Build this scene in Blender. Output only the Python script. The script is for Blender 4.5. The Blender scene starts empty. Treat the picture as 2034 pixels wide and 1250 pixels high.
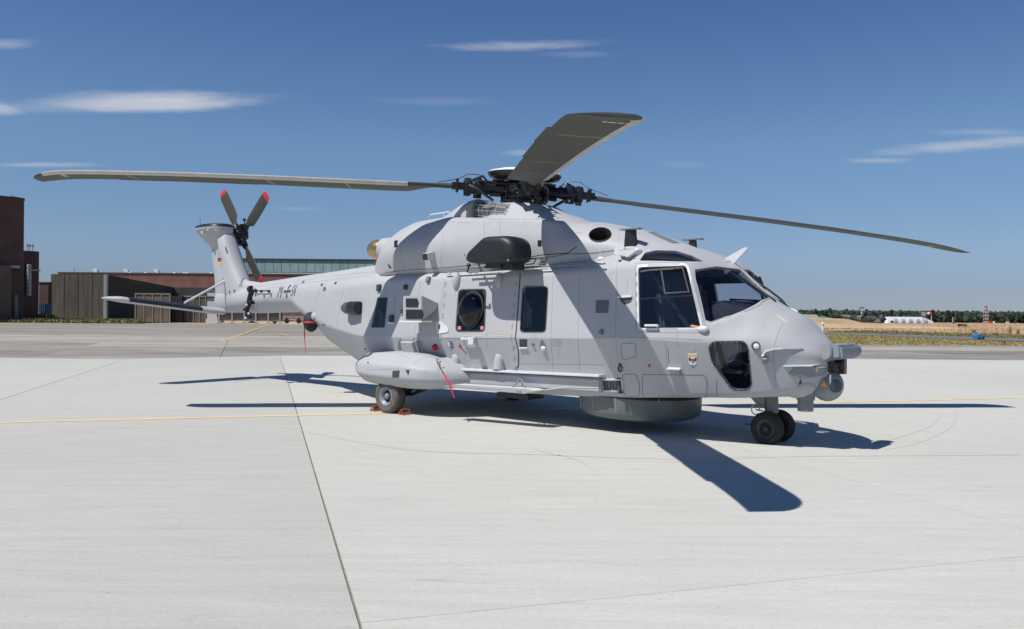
import bpy, bmesh, math, random
from mathutils import Vector, Matrix
from mathutils.bvhtree import BVHTree
from mathutils import noise as mnoise
R = random.Random(7)
scene = bpy.context.scene
COL = scene.collection
# ------------------------------------------------------------------ camera
FPX, CAMH, PITCH, ROLL = 1609.165, 1.6992, 0.0009, 0.0085      # solved from the photograph (2034 x 1250)
cr, sr = math.cos(ROLL), math.sin(ROLL)
cam_d = bpy.data.cameras.new('camera'); cam = bpy.data.objects.new('camera', cam_d); COL.objects.link(cam)
cam_d.sensor_width = 36.0; cam_d.lens = FPX / 2034 * 36.0; cam_d.clip_start = 0.1; cam_d.clip_end = 20000
cx = Vector((cr, 0, sr)); cu = Vector((-sr, 0, cr))
Rp = Matrix.Rotation(PITCH, 3, 'X')
cx, cu, cb = Rp @ cx, Rp @ cu, Rp @ Vector((0, -1, 0))
M3 = Matrix((cx, cu, cb)).transposed()
cam.matrix_world = Matrix.Translation((0, 0, CAMH)) @ M3.to_4x4()
scene.camera = cam
# ------------------------------------------------------------------ sun, sky, exposure
SAZ, SEL = math.radians(34.26), math.radians(58.14)
SUN = Vector((-math.cos(SAZ) * math.cos(SEL), -math.sin(SAZ) * math.cos(SEL), math.sin(SEL)))
sd = bpy.data.lights.new('sun', 'SUN'); sd.energy = 5.0; sd.angle = math.radians(0.53); sd.color = (1.0, 0.965, 0.90)
so = bpy.data.objects.new('sun', sd); COL.objects.link(so); so.rotation_euler = SUN.to_track_quat('Z', 'Y').to_euler()
so.location = (0, 0, 60)
vs = scene.view_settings
vs.view_transform = 'Standard'; vs.look = 'None'; vs.exposure = 0.0; vs.gamma = 1.0; vs.use_curve_mapping = False

def build_world():
    w = bpy.data.worlds.new('World'); scene.world = w; w.use_nodes = True
    nt = w.node_tree; nt.nodes.clear(); N = nt.nodes.new; L = nt.links.new
    def mth(op, a, b=None, c=None, clamp=False):
        n = N('ShaderNodeMath'); n.operation = op; n.use_clamp = clamp
        for i, v in enumerate((a, b, c)):
            if v is None: continue
            if isinstance(v, (int, float)): n.inputs[i].default_value = v
            else: L(v, n.inputs[i])
        return n.outputs[0]
    sky = N('ShaderNodeTexSky'); sky.sky_type = 'NISHITA'; sky.sun_disc = False
    sky.sun_elevation = SEL; sky.sun_rotation = math.atan2(SUN.x, SUN.y)
    sky.air_density = 1.0; sky.dust_density = 0.0; sky.ozone_density = 4.0; sky.altitude = 50
    bg = N('ShaderNodeBackground'); bg.inputs[1].default_value = 0.088
    hs = N('ShaderNodeHueSaturation'); hs.inputs['Saturation'].default_value = 1.0
    L(sky.outputs[0], hs.inputs['Color'])
    tc = N('ShaderNodeTexCoord'); sp = N('ShaderNodeSeparateXYZ'); L(tc.outputs['Generated'], sp.inputs[0])
    gr = N('ShaderNodeValToRGB'); L(sp.outputs[2], gr.inputs[0]); e_ = gr.color_ramp.elements
    stops = [(0.0, (.42, .50, .80)), (.035, (.49, .55, .79)), (.075, (.66, .70, .88)), (.2, (.82, .92, 1.0)), (.37, (.60, .77, 1.0)), (1.0, (.42, .58, .80))]
    e_[0].position = 0; e_[0].color = (*stops[0][1], 1); e_[1].position = 1; e_[1].color = (*stops[-1][1], 1)
    for p_, c_ in stops[1:-1]: q_ = gr.color_ramp.elements.new(p_); q_.color = (*c_, 1)
    ml = N('ShaderNodeVectorMath'); ml.operation = 'MULTIPLY'; L(hs.outputs[0], ml.inputs[0]); L(gr.outputs[0], ml.inputs[1]); L(ml.outputs[0], bg.inputs[0])
    az = mth('ARCTAN2', sp.outputs[0], sp.outputs[1]); el = mth('ARCSINE', sp.outputs[2])
    # stretched noise that frays the clouds
    cmb = N('ShaderNodeCombineXYZ'); L(mth('MULTIPLY', az, 22.0), cmb.inputs[0]); L(mth('MULTIPLY', mth('SUBTRACT', el, mth('MULTIPLY', mth('MULTIPLY', az, az), -0.12)), 150.0), cmb.inputs[1])
    no = N('ShaderNodeTexNoise'); no.inputs['Scale'].default_value = 1.0; no.inputs['Detail'].default_value = 6; no.inputs['Roughness'].default_value = 0.6
    L(cmb.outputs[0], no.inputs['Vector']); nz = no.outputs['Fac']
    def P(px, py):
        u, v = px - 1017, py - 625
        X = Vector((cr * u + sr * v, FPX, -(-sr * u + cr * v)))
        return math.atan2(X.x, X.y), math.asin(X.normalized().z)
    def cloud(px, py, hw, hh, tilt, k, soft=0.55, fray=0.5, flat=1.0):
        a0, e0 = P(px, py)
        (aL, eL), (aR, eR) = P(px - 60, py), P(px + 60, py); tilt = tilt + (eR - eL) / (aR - aL)
        da = mth('SUBTRACT', az, a0); de = mth('SUBTRACT', el, e0)
        de = mth('SUBTRACT', de, mth('MULTIPLY', da, tilt))
        x = mth('MULTIPLY', da, FPX / hw * 0.95)
        y = mth('MULTIPLY', de, FPX / hh)
        y = mth('MAXIMUM', y, mth('MULTIPLY', y, -flat))
        r = mth('SQRT', mth('ADD', mth('MULTIPLY', x, x), mth('MULTIPLY', y, y)))
        r = mth('ADD', r, mth('MULTIPLY', mth('SUBTRACT', nz, 0.5), fray))
        m = N('ShaderNodeMapRange'); m.interpolation_type = 'SMOOTHSTEP'
        L(r, m.inputs[0]); m.inputs[1].default_value = 1.0; m.inputs[2].default_value = 1.0 - soft
        m.inputs[3].default_value = 0.0; m.inputs[4].default_value = k
        return m.outputs[0]
    cl = [cloud(300, 206, 215, 29, 0.01, 0.84, 0.75, 0.5, 1.6), cloud(330, 200, 130, 18, 0.0, 0.9, 0.8, 0.4, 1.4), cloud(150, 212, 220, 14, -0.01, 0.26, 0.9, 0.7), cloud(470, 192, 130, 12, 0.0, 0.09, 0.9, 0.9),
          cloud(-5, 214, 52, 14, -0.1, 0.6, 0.9, 0.6), cloud(5, 86, 60, 12, 0, 0.36, 0.95, 0.8), cloud(1030, 90, 200, 12, 0.02, 0.42, 0.95, 0.9),
          cloud(1150, 106, 90, 9, 0, 0.14, 0.95, 0.9), cloud(90, 326, 110, 6, 0.0, 0.40, 0.95, 0.6), cloud(1930, 286, 185, 14, 0.10, 0.52, 0.95, 0.9),
          cloud(1750, 318, 75, 7, 0.0, 0.36, 0.95, 0.8), cloud(1965, 262, 100, 8, 0.0, 0.24, 0.95, 0.9), cloud(1035, 302, 50, 8, 0.02, 0.34, 0.95, 0.9),
          cloud(870, 200, 150, 12, 0.0, 0.10, 0.95, 0.9), cloud(1360, 326, 60, 9, 0.0, 0.12, 0.95, 0.9), cloud(590, 414, 60, 7, 0.0, 0.14, 0.95, 0.8),
          cloud(-900, 120, 260, 30, 0, 0.5, 0.8, 0.8), cloud(3100, 200, 300, 26, 0, 0.5, 0.8, 0.8)]
    tot = cl[0]
    for c in cl[1:]: tot = mth('MAXIMUM', tot, c)
    cb_ = N('ShaderNodeBackground'); cb_.inputs[0].default_value = (0.60, 0.63, 0.72, 1); cb_.inputs[1].default_value = 0.95
    mx = N('ShaderNodeMixShader'); L(tot, mx.inputs[0]); L(bg.outputs[0], mx.inputs[1]); L(cb_.outputs[0], mx.inputs[2])
    o = N('ShaderNodeOutputWorld'); L(mx.outputs[0], o.inputs[0])
build_world()

# ------------------------------------------------------------------ photograph rays
def ray(px, py):
    u, v = px - 1017, py - 625
    a, b = cr * u + sr * v, -sr * u + cr * v
    d = Rp @ Vector((a / FPX, 1.0, -b / FPX))
    return Vector((0, 0, CAMH)), d
def gnd(px, py, z=0.0):
    o, d = ray(px, py); return o + d * ((z - o.z) / d.z)
def at(px, py, Y):
    o, d = ray(px, py); return o + d * (Y / d.y)
HX, HY, TH = 0.1877, 14.0896, -0.7272
HM = Matrix.Translation((HX, HY, 0)) @ Matrix.Rotation(TH, 4, 'Z'); HI = HM.inverted()
CH = HI @ Vector((0, 0, CAMH))
def hray(px, py):
    o, d = ray(px, py); return CH, (HI.to_3x3() @ d).normalized()
def pl(px, py, y):                       # point of the helicopter's vertical plane y
    o, d = hray(px, py); return o + d * ((y - o.y) / d.y)

# ------------------------------------------------------------------ materials
MATS = {}
def mat(name, col, rough=0.6, metal=0.0, var=0.0, scale=3.0, bump=0.0, bscale=30.0, spec=0.5, coat=0.0, obj_rand=0.0, streak=None, emit=None, detail=4):
    if name in MATS: return MATS[name]
    m = bpy.data.materials.new(name); m.use_nodes = True; nt = m.node_tree; N = nt.nodes.new; L = nt.links.new
    b = nt.nodes['Principled BSDF']
    b.inputs['Base Color'].default_value = (*col, 1); b.inputs['Roughness'].default_value = rough
    b.inputs['Metallic'].default_value = metal; b.inputs['Specular IOR Level'].default_value = spec; b.inputs['Coat Weight'].default_value = coat
    tc = N('ShaderNodeTexCoord'); src = None
    if var > 0:
        mp = N('ShaderNodeMapping'); L(tc.outputs['Object'], mp.inputs[0])
        if streak: mp.inputs['Scale'].default_value = streak
        n = N('ShaderNodeTexNoise'); n.inputs['Scale'].default_value = scale; n.inputs['Detail'].default_value = detail; n.inputs['Roughness'].default_value = 0.6
        L(mp.outputs[0], n.inputs['Vector'])
        r = N('ShaderNodeMapRange'); L(n.outputs['Fac'], r.inputs[0]); r.inputs[1].default_value = 0.3; r.inputs[2].default_value = 0.7
        r.inputs[3].default_value = 1 - var; r.inputs[4].default_value = 1 + var
        mu = N('ShaderNodeVectorMath'); mu.operation = 'SCALE'; mu.inputs[0].default_value = col; L(r.outputs[0], mu.inputs['Scale'])
        src = mu.outputs[0]
    if obj_rand > 0:
        oi = N('ShaderNodeObjectInfo'); r2 = N('ShaderNodeMapRange'); L(oi.outputs['Random'], r2.inputs[0])
        r2.inputs[3].default_value = 1 - obj_rand; r2.inputs[4].default_value = 1 + obj_rand
        m2 = N('ShaderNodeVectorMath'); m2.operation = 'SCALE'; L(r2.outputs[0], m2.inputs['Scale'])
        if src: L(src, m2.inputs[0])
        else: m2.inputs[0].default_value = col
        src = m2.outputs[0]
    if src: L(src, b.inputs['Base Color'])
    if bump > 0:
        n2 = N('ShaderNodeTexNoise'); n2.inputs['Scale'].default_value = bscale; n2.inputs['Detail'].default_value = 3; L(tc.outputs['Object'], n2.inputs['Vector'])
        bp = N('ShaderNodeBump'); bp.inputs['Strength'].default_value = bump; bp.inputs['Distance'].default_value = 0.01
        L(n2.outputs['Fac'], bp.inputs['Height']); L(bp.outputs[0], b.inputs['Normal'])
    if emit: b.inputs['Emission Color'].default_value = (*emit, 1); b.inputs['Emission Strength'].default_value = 1
    MATS[name] = m; return m
def hull_mat():
    m = mat('hull_paint', (0.402, 0.409, 0.426), 0.55, spec=0.35, var=0.035, scale=1.6, bump=0.12, bscale=2.2)
    nt = m.node_tree; b = nt.nodes['Principled BSDF']; src = b.inputs['Base Color'].links[0].from_socket
    N = nt.nodes.new; L = nt.links.new
    tc = N('ShaderNodeTexCoord'); mp = N('ShaderNodeMapping'); mp.inputs['Scale'].default_value = (5, 5, 0.9); L(tc.outputs['Object'], mp.inputs[0])
    n = N('ShaderNodeTexNoise'); n.inputs['Scale'].default_value = 1.5; n.inputs['Detail'].default_value = 7; n.inputs['Roughness'].default_value = 0.7; L(mp.outputs[0], n.inputs['Vector'])
    r = N('ShaderNodeMapRange'); L(n.outputs['Fac'], r.inputs[0]); r.inputs[1].default_value = 0.55; r.inputs[2].default_value = 0.8; r.inputs[3].default_value = 0.0; r.inputs[4].default_value = 0.5
    mx = N('ShaderNodeMix'); mx.data_type = 'RGBA'; L(r.outputs[0], mx.inputs[0]); L(src, mx.inputs[6]); mx.inputs[7].default_value = (0.32, 0.315, 0.31, 1)
    L(mx.outputs[2], b.inputs['Base Color'])
    return m
HULL = hull_mat()
TRIM = mat('light_trim', (0.60, 0.61, 0.63), 0.45, var=0.06, scale=6)
DARKIN = mat('dark_interior', (0.042, 0.047, 0.064), 0.8, var=0.3, scale=4)
SEAM = mat('seam_sealant', (0.16, 0.165, 0.18), 0.8)
SEAML = mat('seam_light', (0.30, 0.31, 0.33), 0.8)
BLACK = mat('black_rubber', (0.022, 0.022, 0.024), 0.75, var=0.25, scale=9)
BLKPT = mat('black_paint', (0.018, 0.018, 0.022), 0.38, var=0.2, scale=7)
MECH = mat('hub_metal', (0.012, 0.013, 0.017), 0.40, metal=0.25, var=0.5, scale=14, bump=0.3, bscale=60)
STEEL = mat('bare_steel', (0.42, 0.42, 0.43), 0.35, metal=0.8, var=0.2, scale=20)
DGREY = mat('dark_grey_paint', (0.16, 0.18, 0.19), 0.5, var=0.08, scale=4)
MGREY = mat('mid_grey_paint', (0.215, 0.245, 0.265), 0.5, var=0.08, scale=4)
OLIVE = mat('blade_olive', (0.040, 0.041, 0.029), 0.6, var=0.12, scale=3, streak=(0.6, 8, 8))
EROS = mat('erosion_metal', (0.44, 0.43, 0.42), 0.42, metal=0.3, var=0.12, scale=5)
RED = mat('signal_red', (0.50, 0.02, 0.03), 0.6, var=0.1, scale=10)
BRASS = mat('hot_brass', (0.50, 0.34, 0.18), 0.30, metal=0.85, var=0.2, scale=5)
YEL = mat('pale_yellow_mark', (0.50, 0.50, 0.30), 0.6)
ORANGE = mat('orange_mark', (0.75, 0.30, 0.05), 0.6)
ORMK = mat('faded_orange_mark', (0.66, 0.45, 0.30), 0.6)
WHITE = mat('white_paint', (0.75, 0.75, 0.74), 0.5, var=0.06, scale=5)
BLUEM = mat('blue_mark', (0.05, 0.25, 0.55), 0.5)
YELP = mat('yellow_mark', (0.75, 0.60, 0.06), 0.5)
INK = mat('stencil_ink', (0.05, 0.05, 0.055), 0.7)
TYRE = mat('tyre_rubber', (0.018, 0.018, 0.018), 0.82, var=0.3, scale=12, bump=0.2, bscale=50)
TYREB = mat('dusty_tyre', (0.11, 0.095, 0.078), 0.9, var=0.3, scale=8, bump=0.2, bscale=50)
def glass(name, tint, gloss_rough=0.02, base=0.06):
    m = bpy.data.materials.new(name); m.use_nodes = True; nt = m.node_tree; nt.nodes.clear(); N = nt.nodes.new; L = nt.links.new
    t = N('ShaderNodeBsdfTransparent'); t.inputs[0].default_value = (*tint, 1)
    g = N('ShaderNodeBsdfGlossy'); g.inputs['Roughness'].default_value = gloss_rough
    f = N('ShaderNodeLayerWeight'); f.inputs[0].default_value = 0.5
    pw = N('ShaderNodeMath'); pw.operation = 'POWER'; L(f.outputs['Facing'], pw.inputs[0]); pw.inputs[1].default_value = 4.0
    ma = N('ShaderNodeMath'); ma.operation = 'MULTIPLY_ADD'; L(pw.outputs[0], ma.inputs[0]); ma.inputs[1].default_value = 0.85; ma.inputs[2].default_value = 0.05
    mx = N('ShaderNodeMixShader'); L(ma.outputs[0], mx.inputs[0]); L(t.outputs[0], mx.inputs[1]); L(g.outputs[0], mx.inputs[2])
    o = N('ShaderNodeOutputMaterial'); L(mx.outputs[0], o.inputs[0]); return m
GLASS = glass('cockpit_glass', (0.74, 0.78, 0.85))
DGLASS = glass('cabin_glass', (0.52, 0.56, 0.66))
CLEAR = glass('clear_cover', (0.86, 0.87, 0.88), 0.35)

# ------------------------------------------------------------------ mesh helpers
def link(name, me, mt=None, parent=None):
    o = bpy.data.objects.new(name, me); COL.objects.link(o)
    if mt is not None and len(me.materials) == 0: me.materials.append(mt)
    if parent is not None: o.parent = parent
    return o
def finish(me, ang=35):
    me.validate()
    if ang is None: return
    me.shade_smooth(); me.set_sharp_from_angle(angle=math.radians(ang))
def mk(name, verts, faces, mt, parent=None, ang=35):
    me = bpy.data.meshes.new(name); me.from_pydata([tuple(v) for v in verts], [], faces); finish(me, ang)
    return link(name, me, mt, parent)
class MB:
    def __init__(s): s.v = []; s.f = []; s.marks = []
    def each(s, name, mt, parent=None, ang=35, bevel=0.0):
        out = []; fi = s.marks + [(len(s.v), len(s.f))]
        for (a, fa), (b, fb) in zip(fi, fi[1:]):
            m = MB(); m.v = s.v[a:b]; m.f = [tuple(i - a for i in q) for q in s.f[fa:fb]]; out.append(m.build(name, mt, parent, ang, bevel))
        return out
    def add(s, v, f):
        n = len(s.v); s.marks.append((n, len(s.f))); s.v += [Vector(p) for p in v]; s.f += [tuple(i + n for i in q) for q in f]
    def box(s, c, h, rot=None, taper=1.0):
        c = Vector(c); vs_ = []
        for z in (-1, 1):
            k = taper if z > 0 else 1
            for x, y in ((-1, -1), (1, -1), (1, 1), (-1, 1)):
                p = Vector((x * h[0] * k, y * h[1] * k, z * h[2]))
                vs_.append(c + (rot @ p if rot else p))
        s.add(vs_, [(3, 2, 1, 0), (4, 5, 6, 7), (0, 1, 5, 4), (1, 2, 6, 5), (2, 3, 7, 6), (3, 0, 4, 7)])
    def tube(s, pts, r, n=8, cap=True):
        pts = [Vector(p) for p in pts]; rs = r if isinstance(r, (list, tuple)) else [r] * len(pts)
        base = len(s.v); vs_ = []; fs = []
        up = None
        for i, p in enumerate(pts):
            t = (pts[min(i + 1, len(pts) - 1)] - pts[max(i - 1, 0)]).normalized()
            if up is None: up = t.orthogonal().normalized()
            up = (up - t * up.dot(t)); up = up.normalized() if up.length > 1e-6 else t.orthogonal().normalized()
            w = t.cross(up)
            for k in range(n):
                a = 2 * math.pi * k / n; vs_.append(p + (up * math.cos(a) + w * math.sin(a)) * rs[i])
        for i in range(len(pts) - 1):
            for k in range(n):
                k2 = (k + 1) % n; fs.append((i * n + k, i * n + k2, (i + 1) * n + k2, (i + 1) * n + k))
        if cap: fs.append(tuple(range(n - 1, -1, -1))); fs.append(tuple((len(pts) - 1) * n + k for k in range(n)))
        s.add(vs_, fs)
    def lathe(s, prof, o=(0, 0, 0), ax=(0, 0, 1), n=24):
        o = Vector(o); ax = Vector(ax).normalized(); u = ax.orthogonal().normalized(); w = ax.cross(u); vs_ = []; fs = []
        for r, h in prof:
            for k in range(n):
                a = 2 * math.pi * k / n; vs_.append(o + ax * h + (u * math.cos(a) + w * math.sin(a)) * r)
        m = len(prof)
        for i in range(m - 1):
            for k in range(n):
                k2 = (k + 1) % n; fs.append((i * n + k, i * n + k2, (i + 1) * n + k2, (i + 1) * n + k))
        fs.append(tuple(range(n - 1, -1, -1))); fs.append(tuple((m - 1) * n + k for k in range(n)))
        s.add(vs_, fs)
    def ball(s, c, r, n=16, sc=(1, 1, 1), rot=None):
        c = Vector(c); vs_ = []; fs = []; m = n // 2
        for i in range(1, m):
            t = math.pi * i / m
            for k in range(n):
                a = 2 * math.pi * k / n
                p = Vector((math.sin(t) * math.cos(a) * r * sc[0], math.sin(t) * math.sin(a) * r * sc[1], math.cos(t) * r * sc[2]))
                vs_.append(c + (rot @ p if rot else p))
        for q in (Vector((0, 0, r * sc[2])), Vector((0, 0, -r * sc[2]))): vs_.append(c + (rot @ q if rot else q))
        T, B = len(vs_) - 2, len(vs_) - 1
        for i in range(m - 2):
            for k in range(n):
                k2 = (k + 1) % n; fs.append((i * n + k, (i + 1) * n + k, (i + 1) * n + k2, i * n + k2))
        for k in range(n):
            k2 = (k + 1) % n; fs.append((T, k, k2)); fs.append((B, (m - 2) * n + k2, (m - 2) * n + k))
        s.add(vs_, fs)
    def prism(s, pts, d):
        pts = [Vector(p) for p in pts]; d = Vector(d); n = len(pts)
        s.add(pts + [p + d for p in pts], [tuple(range(n - 1, -1, -1)), tuple(range(n, 2 * n))] + [(i, (i + 1) % n, (i + 1) % n + n, i + n) for i in range(n)])
    def build(s, name, mt, parent=None, ang=35, bevel=0.0, seg=2):
        bm = bmesh.new(); bv = [bm.verts.new(p) for p in s.v]
        for f in s.f:
            try: bm.faces.new([bv[i] for i in f])
            except ValueError: pass
        bmesh.ops.recalc_face_normals(bm, faces=bm.faces)
        if bevel > 0:
            es = [e for e in bm.edges if len(e.link_faces) == 2 and e.calc_face_angle(0) > 0.5]
            bmesh.ops.bevel(bm, geom=es, offset=bevel, segments=seg, affect='EDGES', clamp_overlap=True)
        me = bpy.data.meshes.new(name); bm.to_mesh(me); bm.free(); finish(me, ang)
        return link(name, me, mt, parent)
def loft(rings, close=True, caps=True):
    n = len(rings[0]); v = [p for r in rings for p in r]; f = []
    for i in range(len(rings) - 1):
        for k in range(n if close else n - 1):
            k2 = (k + 1) % n; f.append((i * n + k, i * n + k2, (i + 1) * n + k2, (i + 1) * n + k))
    if caps: f.append(tuple(range(n - 1, -1, -1))); f.append(tuple((len(rings) - 1) * n + k for k in range(n)))
    return v, f
def thing(name, label, cat, loc=(0, 0, 0), rz=0.0, group=None):
    o = bpy.data.objects.new(name, None); COL.objects.link(o); o.location = loc; o.rotation_euler = (0, 0, rz); o.empty_display_size = 0.3
    o['label'] = label; o['category'] = cat
    if group: o['group'] = group
    return o
def tag(o, label, cat, group=None):
    o['label'] = label; o['category'] = cat
    if group: o['group'] = group
    return o
def struct(o): o['kind'] = 'structure'; return o
def stuff(o): o['kind'] = 'stuff'; return o
def pchip(xs, ys, x):
    n = len(xs)
    if x <= xs[0]: return ys[0]
    if x >= xs[-1]: return ys[-1]
    i = max(j for j in range(n - 1) if xs[j] <= x)
    h = [xs[j + 1] - xs[j] for j in range(n - 1)]; d = [(ys[j + 1] - ys[j]) / h[j] for j in range(n - 1)]
    def m(j):
        if j == 0: return d[0]
        if j == n - 1: return d[-1]
        if d[j - 1] * d[j] <= 0: return 0
        w1, w2 = 2 * h[j] + h[j - 1], h[j] + 2 * h[j - 1]
        return (w1 + w2) / (w1 / d[j - 1] + w2 / d[j])
    t = (x - xs[i]) / h[i]; a, b = m(i), m(i + 1)
    return ys[i] * (1 + 2 * t) * (1 - t) ** 2 + a * h[i] * t * (1 - t) ** 2 + ys[i + 1] * t * t * (3 - 2 * t) + b * h[i] * t * t * (t - 1)
def rounded(ctrl, rad, seg=5, sub=3):
    """open 2D polyline with corner radii, fixed point count"""
    out = [Vector(ctrl[0])]; n = len(ctrl); c = [Vector(p) for p in ctrl]
    for i in range(1, n):
        if i < n - 1:
            a, b, d = c[i - 1], c[i], c[i + 1]
            r = min(rad[i], (a - b).length * 0.48, (d - b).length * 0.48)
            p, q = b + (a - b).normalized() * r, b + (d - b).normalized() * r
        else: p = c[i]
        s = out[-1].copy()
        for k in range(1, sub + 1): out.append(s.lerp(p, k / sub))
        if i < n - 1:
            for k in range(1, seg + 1):
                t = k / seg; out.append(p * (1 - t) ** 2 + b * 2 * t * (1 - t) + q * t * t)
    return out
def section_loft(table, rad, xs, corners):
    """table rows: x, then (y, z) pairs of the half section from belly centre to roof centre"""
    T = sorted(table); X = [r[0] for r in T]; rings = []
    for x in xs:
        vals = [pchip(X, [r[i] for r in T], x) for i in range(1, len(T[0]))]
        ctrl = [(vals[2 * i], vals[2 * i + 1]) for i in range(corners)]
        rr = [pchip([q[0] for q in rad], [q[1][i] for q in rad], x) for i in range(corners)]
        half = rounded(ctrl, rr)
        ring = [Vector((x, -p.x, p.y)) for p in half] + [Vector((x, p.x, p.y)) for p in reversed(half[1:-1])]
        rings.append(ring)
    return rings

# ------------------------------------------------------------------ GROUND
GU = math.radians(16.8); gu = Vector((math.cos(GU), math.sin(GU), 0)); gv = Vector((-math.sin(GU), math.cos(GU), 0))
def ground_mat(name, cols, scale, streak=None, rough=0.95, bump=0.1, contrast=(0.35, 0.65), fine=40, fine_amp=0.06, rot=0.0, obj_rand=0.0, marks=False):
    m = bpy.data.materials.new(name); m.use_nodes = True; nt = m.node_tree; N = nt.nodes.new; L = nt.links.new; b = nt.nodes['Principled BSDF']
    b.inputs['Roughness'].default_value = rough; b.inputs['Specular IOR Level'].default_value = 0.2
    tc = N('ShaderNodeTexCoord'); ge = N('ShaderNodeNewGeometry'); mp = N('ShaderNodeMapping'); L(ge.outputs['Position'], mp.inputs[0]); mp.inputs['Rotation'].default_value = (0, 0, rot)
    if streak: mp.inputs['Scale'].default_value = streak
    n = N('ShaderNodeTexNoise'); n.inputs['Scale'].default_value = scale; n.inputs['Detail'].default_value = 8; n.inputs['Roughness'].default_value = 0.62; L(mp.outputs[0], n.inputs['Vector'])
    cr_ = N('ShaderNodeValToRGB'); L(n.outputs['Fac'], cr_.inputs[0]); e = cr_.color_ramp.elements
    e[0].position = contrast[0]; e[0].color = (*cols[0], 1); e[1].position = contrast[1]; e[1].color = (*cols[-1], 1)
    for i, c in enumerate(cols[1:-1]):
        q = cr_.color_ramp.elements.new(contrast[0] + (contrast[1] - contrast[0]) * (i + 1) / (len(cols) - 1)); q.color = (*c, 1)
    n2 = N('ShaderNodeTexNoise'); n2.inputs['Scale'].default_value = fine; n2.inputs['Detail'].default_value = 5; n2.inputs['Roughness'].default_value = 0.7; L(ge.outputs['Position'], n2.inputs['Vector'])
    r = N('ShaderNodeMapRange'); L(n2.outputs['Fac'], r.inputs[0]); r.inputs[1].default_value = 0.25; r.inputs[2].default_value = 0.75; r.inputs[3].default_value = 1 - fine_amp; r.inputs[4].default_value = 1 + fine_amp
    mu = N('ShaderNodeVectorMath'); mu.operation = 'SCALE'; L(cr_.outputs[0], mu.inputs[0]); L(r.outputs[0], mu.inputs['Scale'])
    src = mu.outputs[0]
    # broad stains
    n3 = N('ShaderNodeTexNoise'); n3.inputs['Scale'].default_value = 0.16; n3.inputs['Detail'].default_value = 5; L(ge.outputs['Position'], n3.inputs['Vector'])
    r3 = N('ShaderNodeMapRange'); L(n3.outputs['Fac'], r3.inputs[0]); r3.inputs[1].default_value = 0.3; r3.inputs[2].default_value = 0.7; r3.inputs[3].default_value = 0.94; r3.inputs[4].default_value = 1.04
    m3 = N('ShaderNodeVectorMath'); m3.operation = 'SCALE'; L(src, m3.inputs[0]); L(r3.outputs[0], m3.inputs['Scale']); src = m3.outputs[0]
    if obj_rand:
        oi = N('ShaderNodeObjectInfo'); r2 = N('ShaderNodeMapRange'); L(oi.outputs['Random'], r2.inputs[0]); r2.inputs[3].default_value = 1 - obj_rand; r2.inputs[4].default_value = 1 + obj_rand
        m2 = N('ShaderNodeVectorMath'); m2.operation = 'SCALE'; L(src, m2.inputs[0]); L(r2.outputs[0], m2.inputs['Scale']); src = m2.outputs[0]
    if marks:
        # small dark smudges scattered over the slabs
        v = N('ShaderNodeTexNoise'); v.inputs['Scale'].default_value = 1.7; v.inputs['Detail'].default_value = 3; v.inputs['Distortion'].default_value = 1.2; L(mp.outputs[0], v.inputs['Vector'])
        rm = N('ShaderNodeMapRange'); L(v.outputs['Fac'], rm.inputs[0]); rm.inputs[1].default_value = 0.64; rm.inputs[2].default_value = 0.80; rm.inputs[3].default_value = 1.0; rm.inputs[4].default_value = 0.84
        m4 = N('ShaderNodeVectorMath'); m4.operation = 'SCALE'; L(src, m4.inputs[0]); L(rm.outputs[0], m4.inputs['Scale']); src = m4.outputs[0]
        # brush-finish grain and small pits
        mq = N('ShaderNodeMapping'); L(ge.outputs['Position'], mq.inputs[0]); mq.inputs['Rotation'].default_value = (0, 0, rot); mq.inputs['Scale'].default_value = (1.6, 22, 1)
        n5 = N('ShaderNodeTexNoise'); n5.inputs['Scale'].default_value = 1.0; n5.inputs['Detail'].default_value = 6; n5.inputs['Roughness'].default_value = 0.75; L(mq.outputs[0], n5.inputs['Vector'])
        r5 = N('ShaderNodeMapRange'); L(n5.outputs['Fac'], r5.inputs[0]); r5.inputs[1].default_value = 0.3; r5.inputs[2].default_value = 0.7; r5.inputs[3].default_value = 0.955; r5.inputs[4].default_value = 1.035
        m5 = N('ShaderNodeVectorMath'); m5.operation = 'SCALE'; L(src, m5.inputs[0]); L(r5.outputs[0], m5.inputs['Scale']); src = m5.outputs[0]
        vo = N('ShaderNodeTexVoronoi'); vo.inputs['Scale'].default_value = 5.5; L(ge.outputs['Position'], vo.inputs['Vector'])
        r6 = N('ShaderNodeMapRange'); L(vo.outputs['Distance'], r6.inputs[0]); r6.inputs[1].default_value = 0.03; r6.inputs[2].default_value = 0.085; r6.inputs[3].default_value = 0.80; r6.inputs[4].default_value = 1.0
        m6 = N('ShaderNodeVectorMath'); m6.operation = 'SCALE'; L(src, m6.inputs[0]); L(r6.outputs[0], m6.inputs['Scale']); src = m6.outputs[0]
    L(src, b.inputs['Base Color'])
    if bump:
        bp = N('ShaderNodeBump'); bp.inputs['Strength'].default_value = bump; bp.inputs['Distance'].default_value = 0.02; L(n2.outputs['Fac'], bp.inputs['Height']); L(bp.outputs[0], b.inputs['Normal'])
    return m
NEWC = ground_mat('new_concrete', [(0.450, 0.445, 0.407), (0.486, 0.480, 0.444), (0.512, 0.505, 0.470)], 1.6, streak=(0.5, 4.5, 1), rot=-GU, fine=26, fine_amp=0.085, bump=0.16, contrast=(0.28, 0.72), obj_rand=0.025, marks=True)
NEWD = ground_mat('new_concrete_left', [(0.415, 0.412, 0.378), (0.448, 0.444, 0.411), (0.475, 0.470, 0.438)], 1.6, streak=(0.5, 4.5, 1), rot=-GU, fine=26, fine_amp=0.085, bump=0.16, contrast=(0.28, 0.72), obj_rand=0.02, marks=True)
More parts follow.
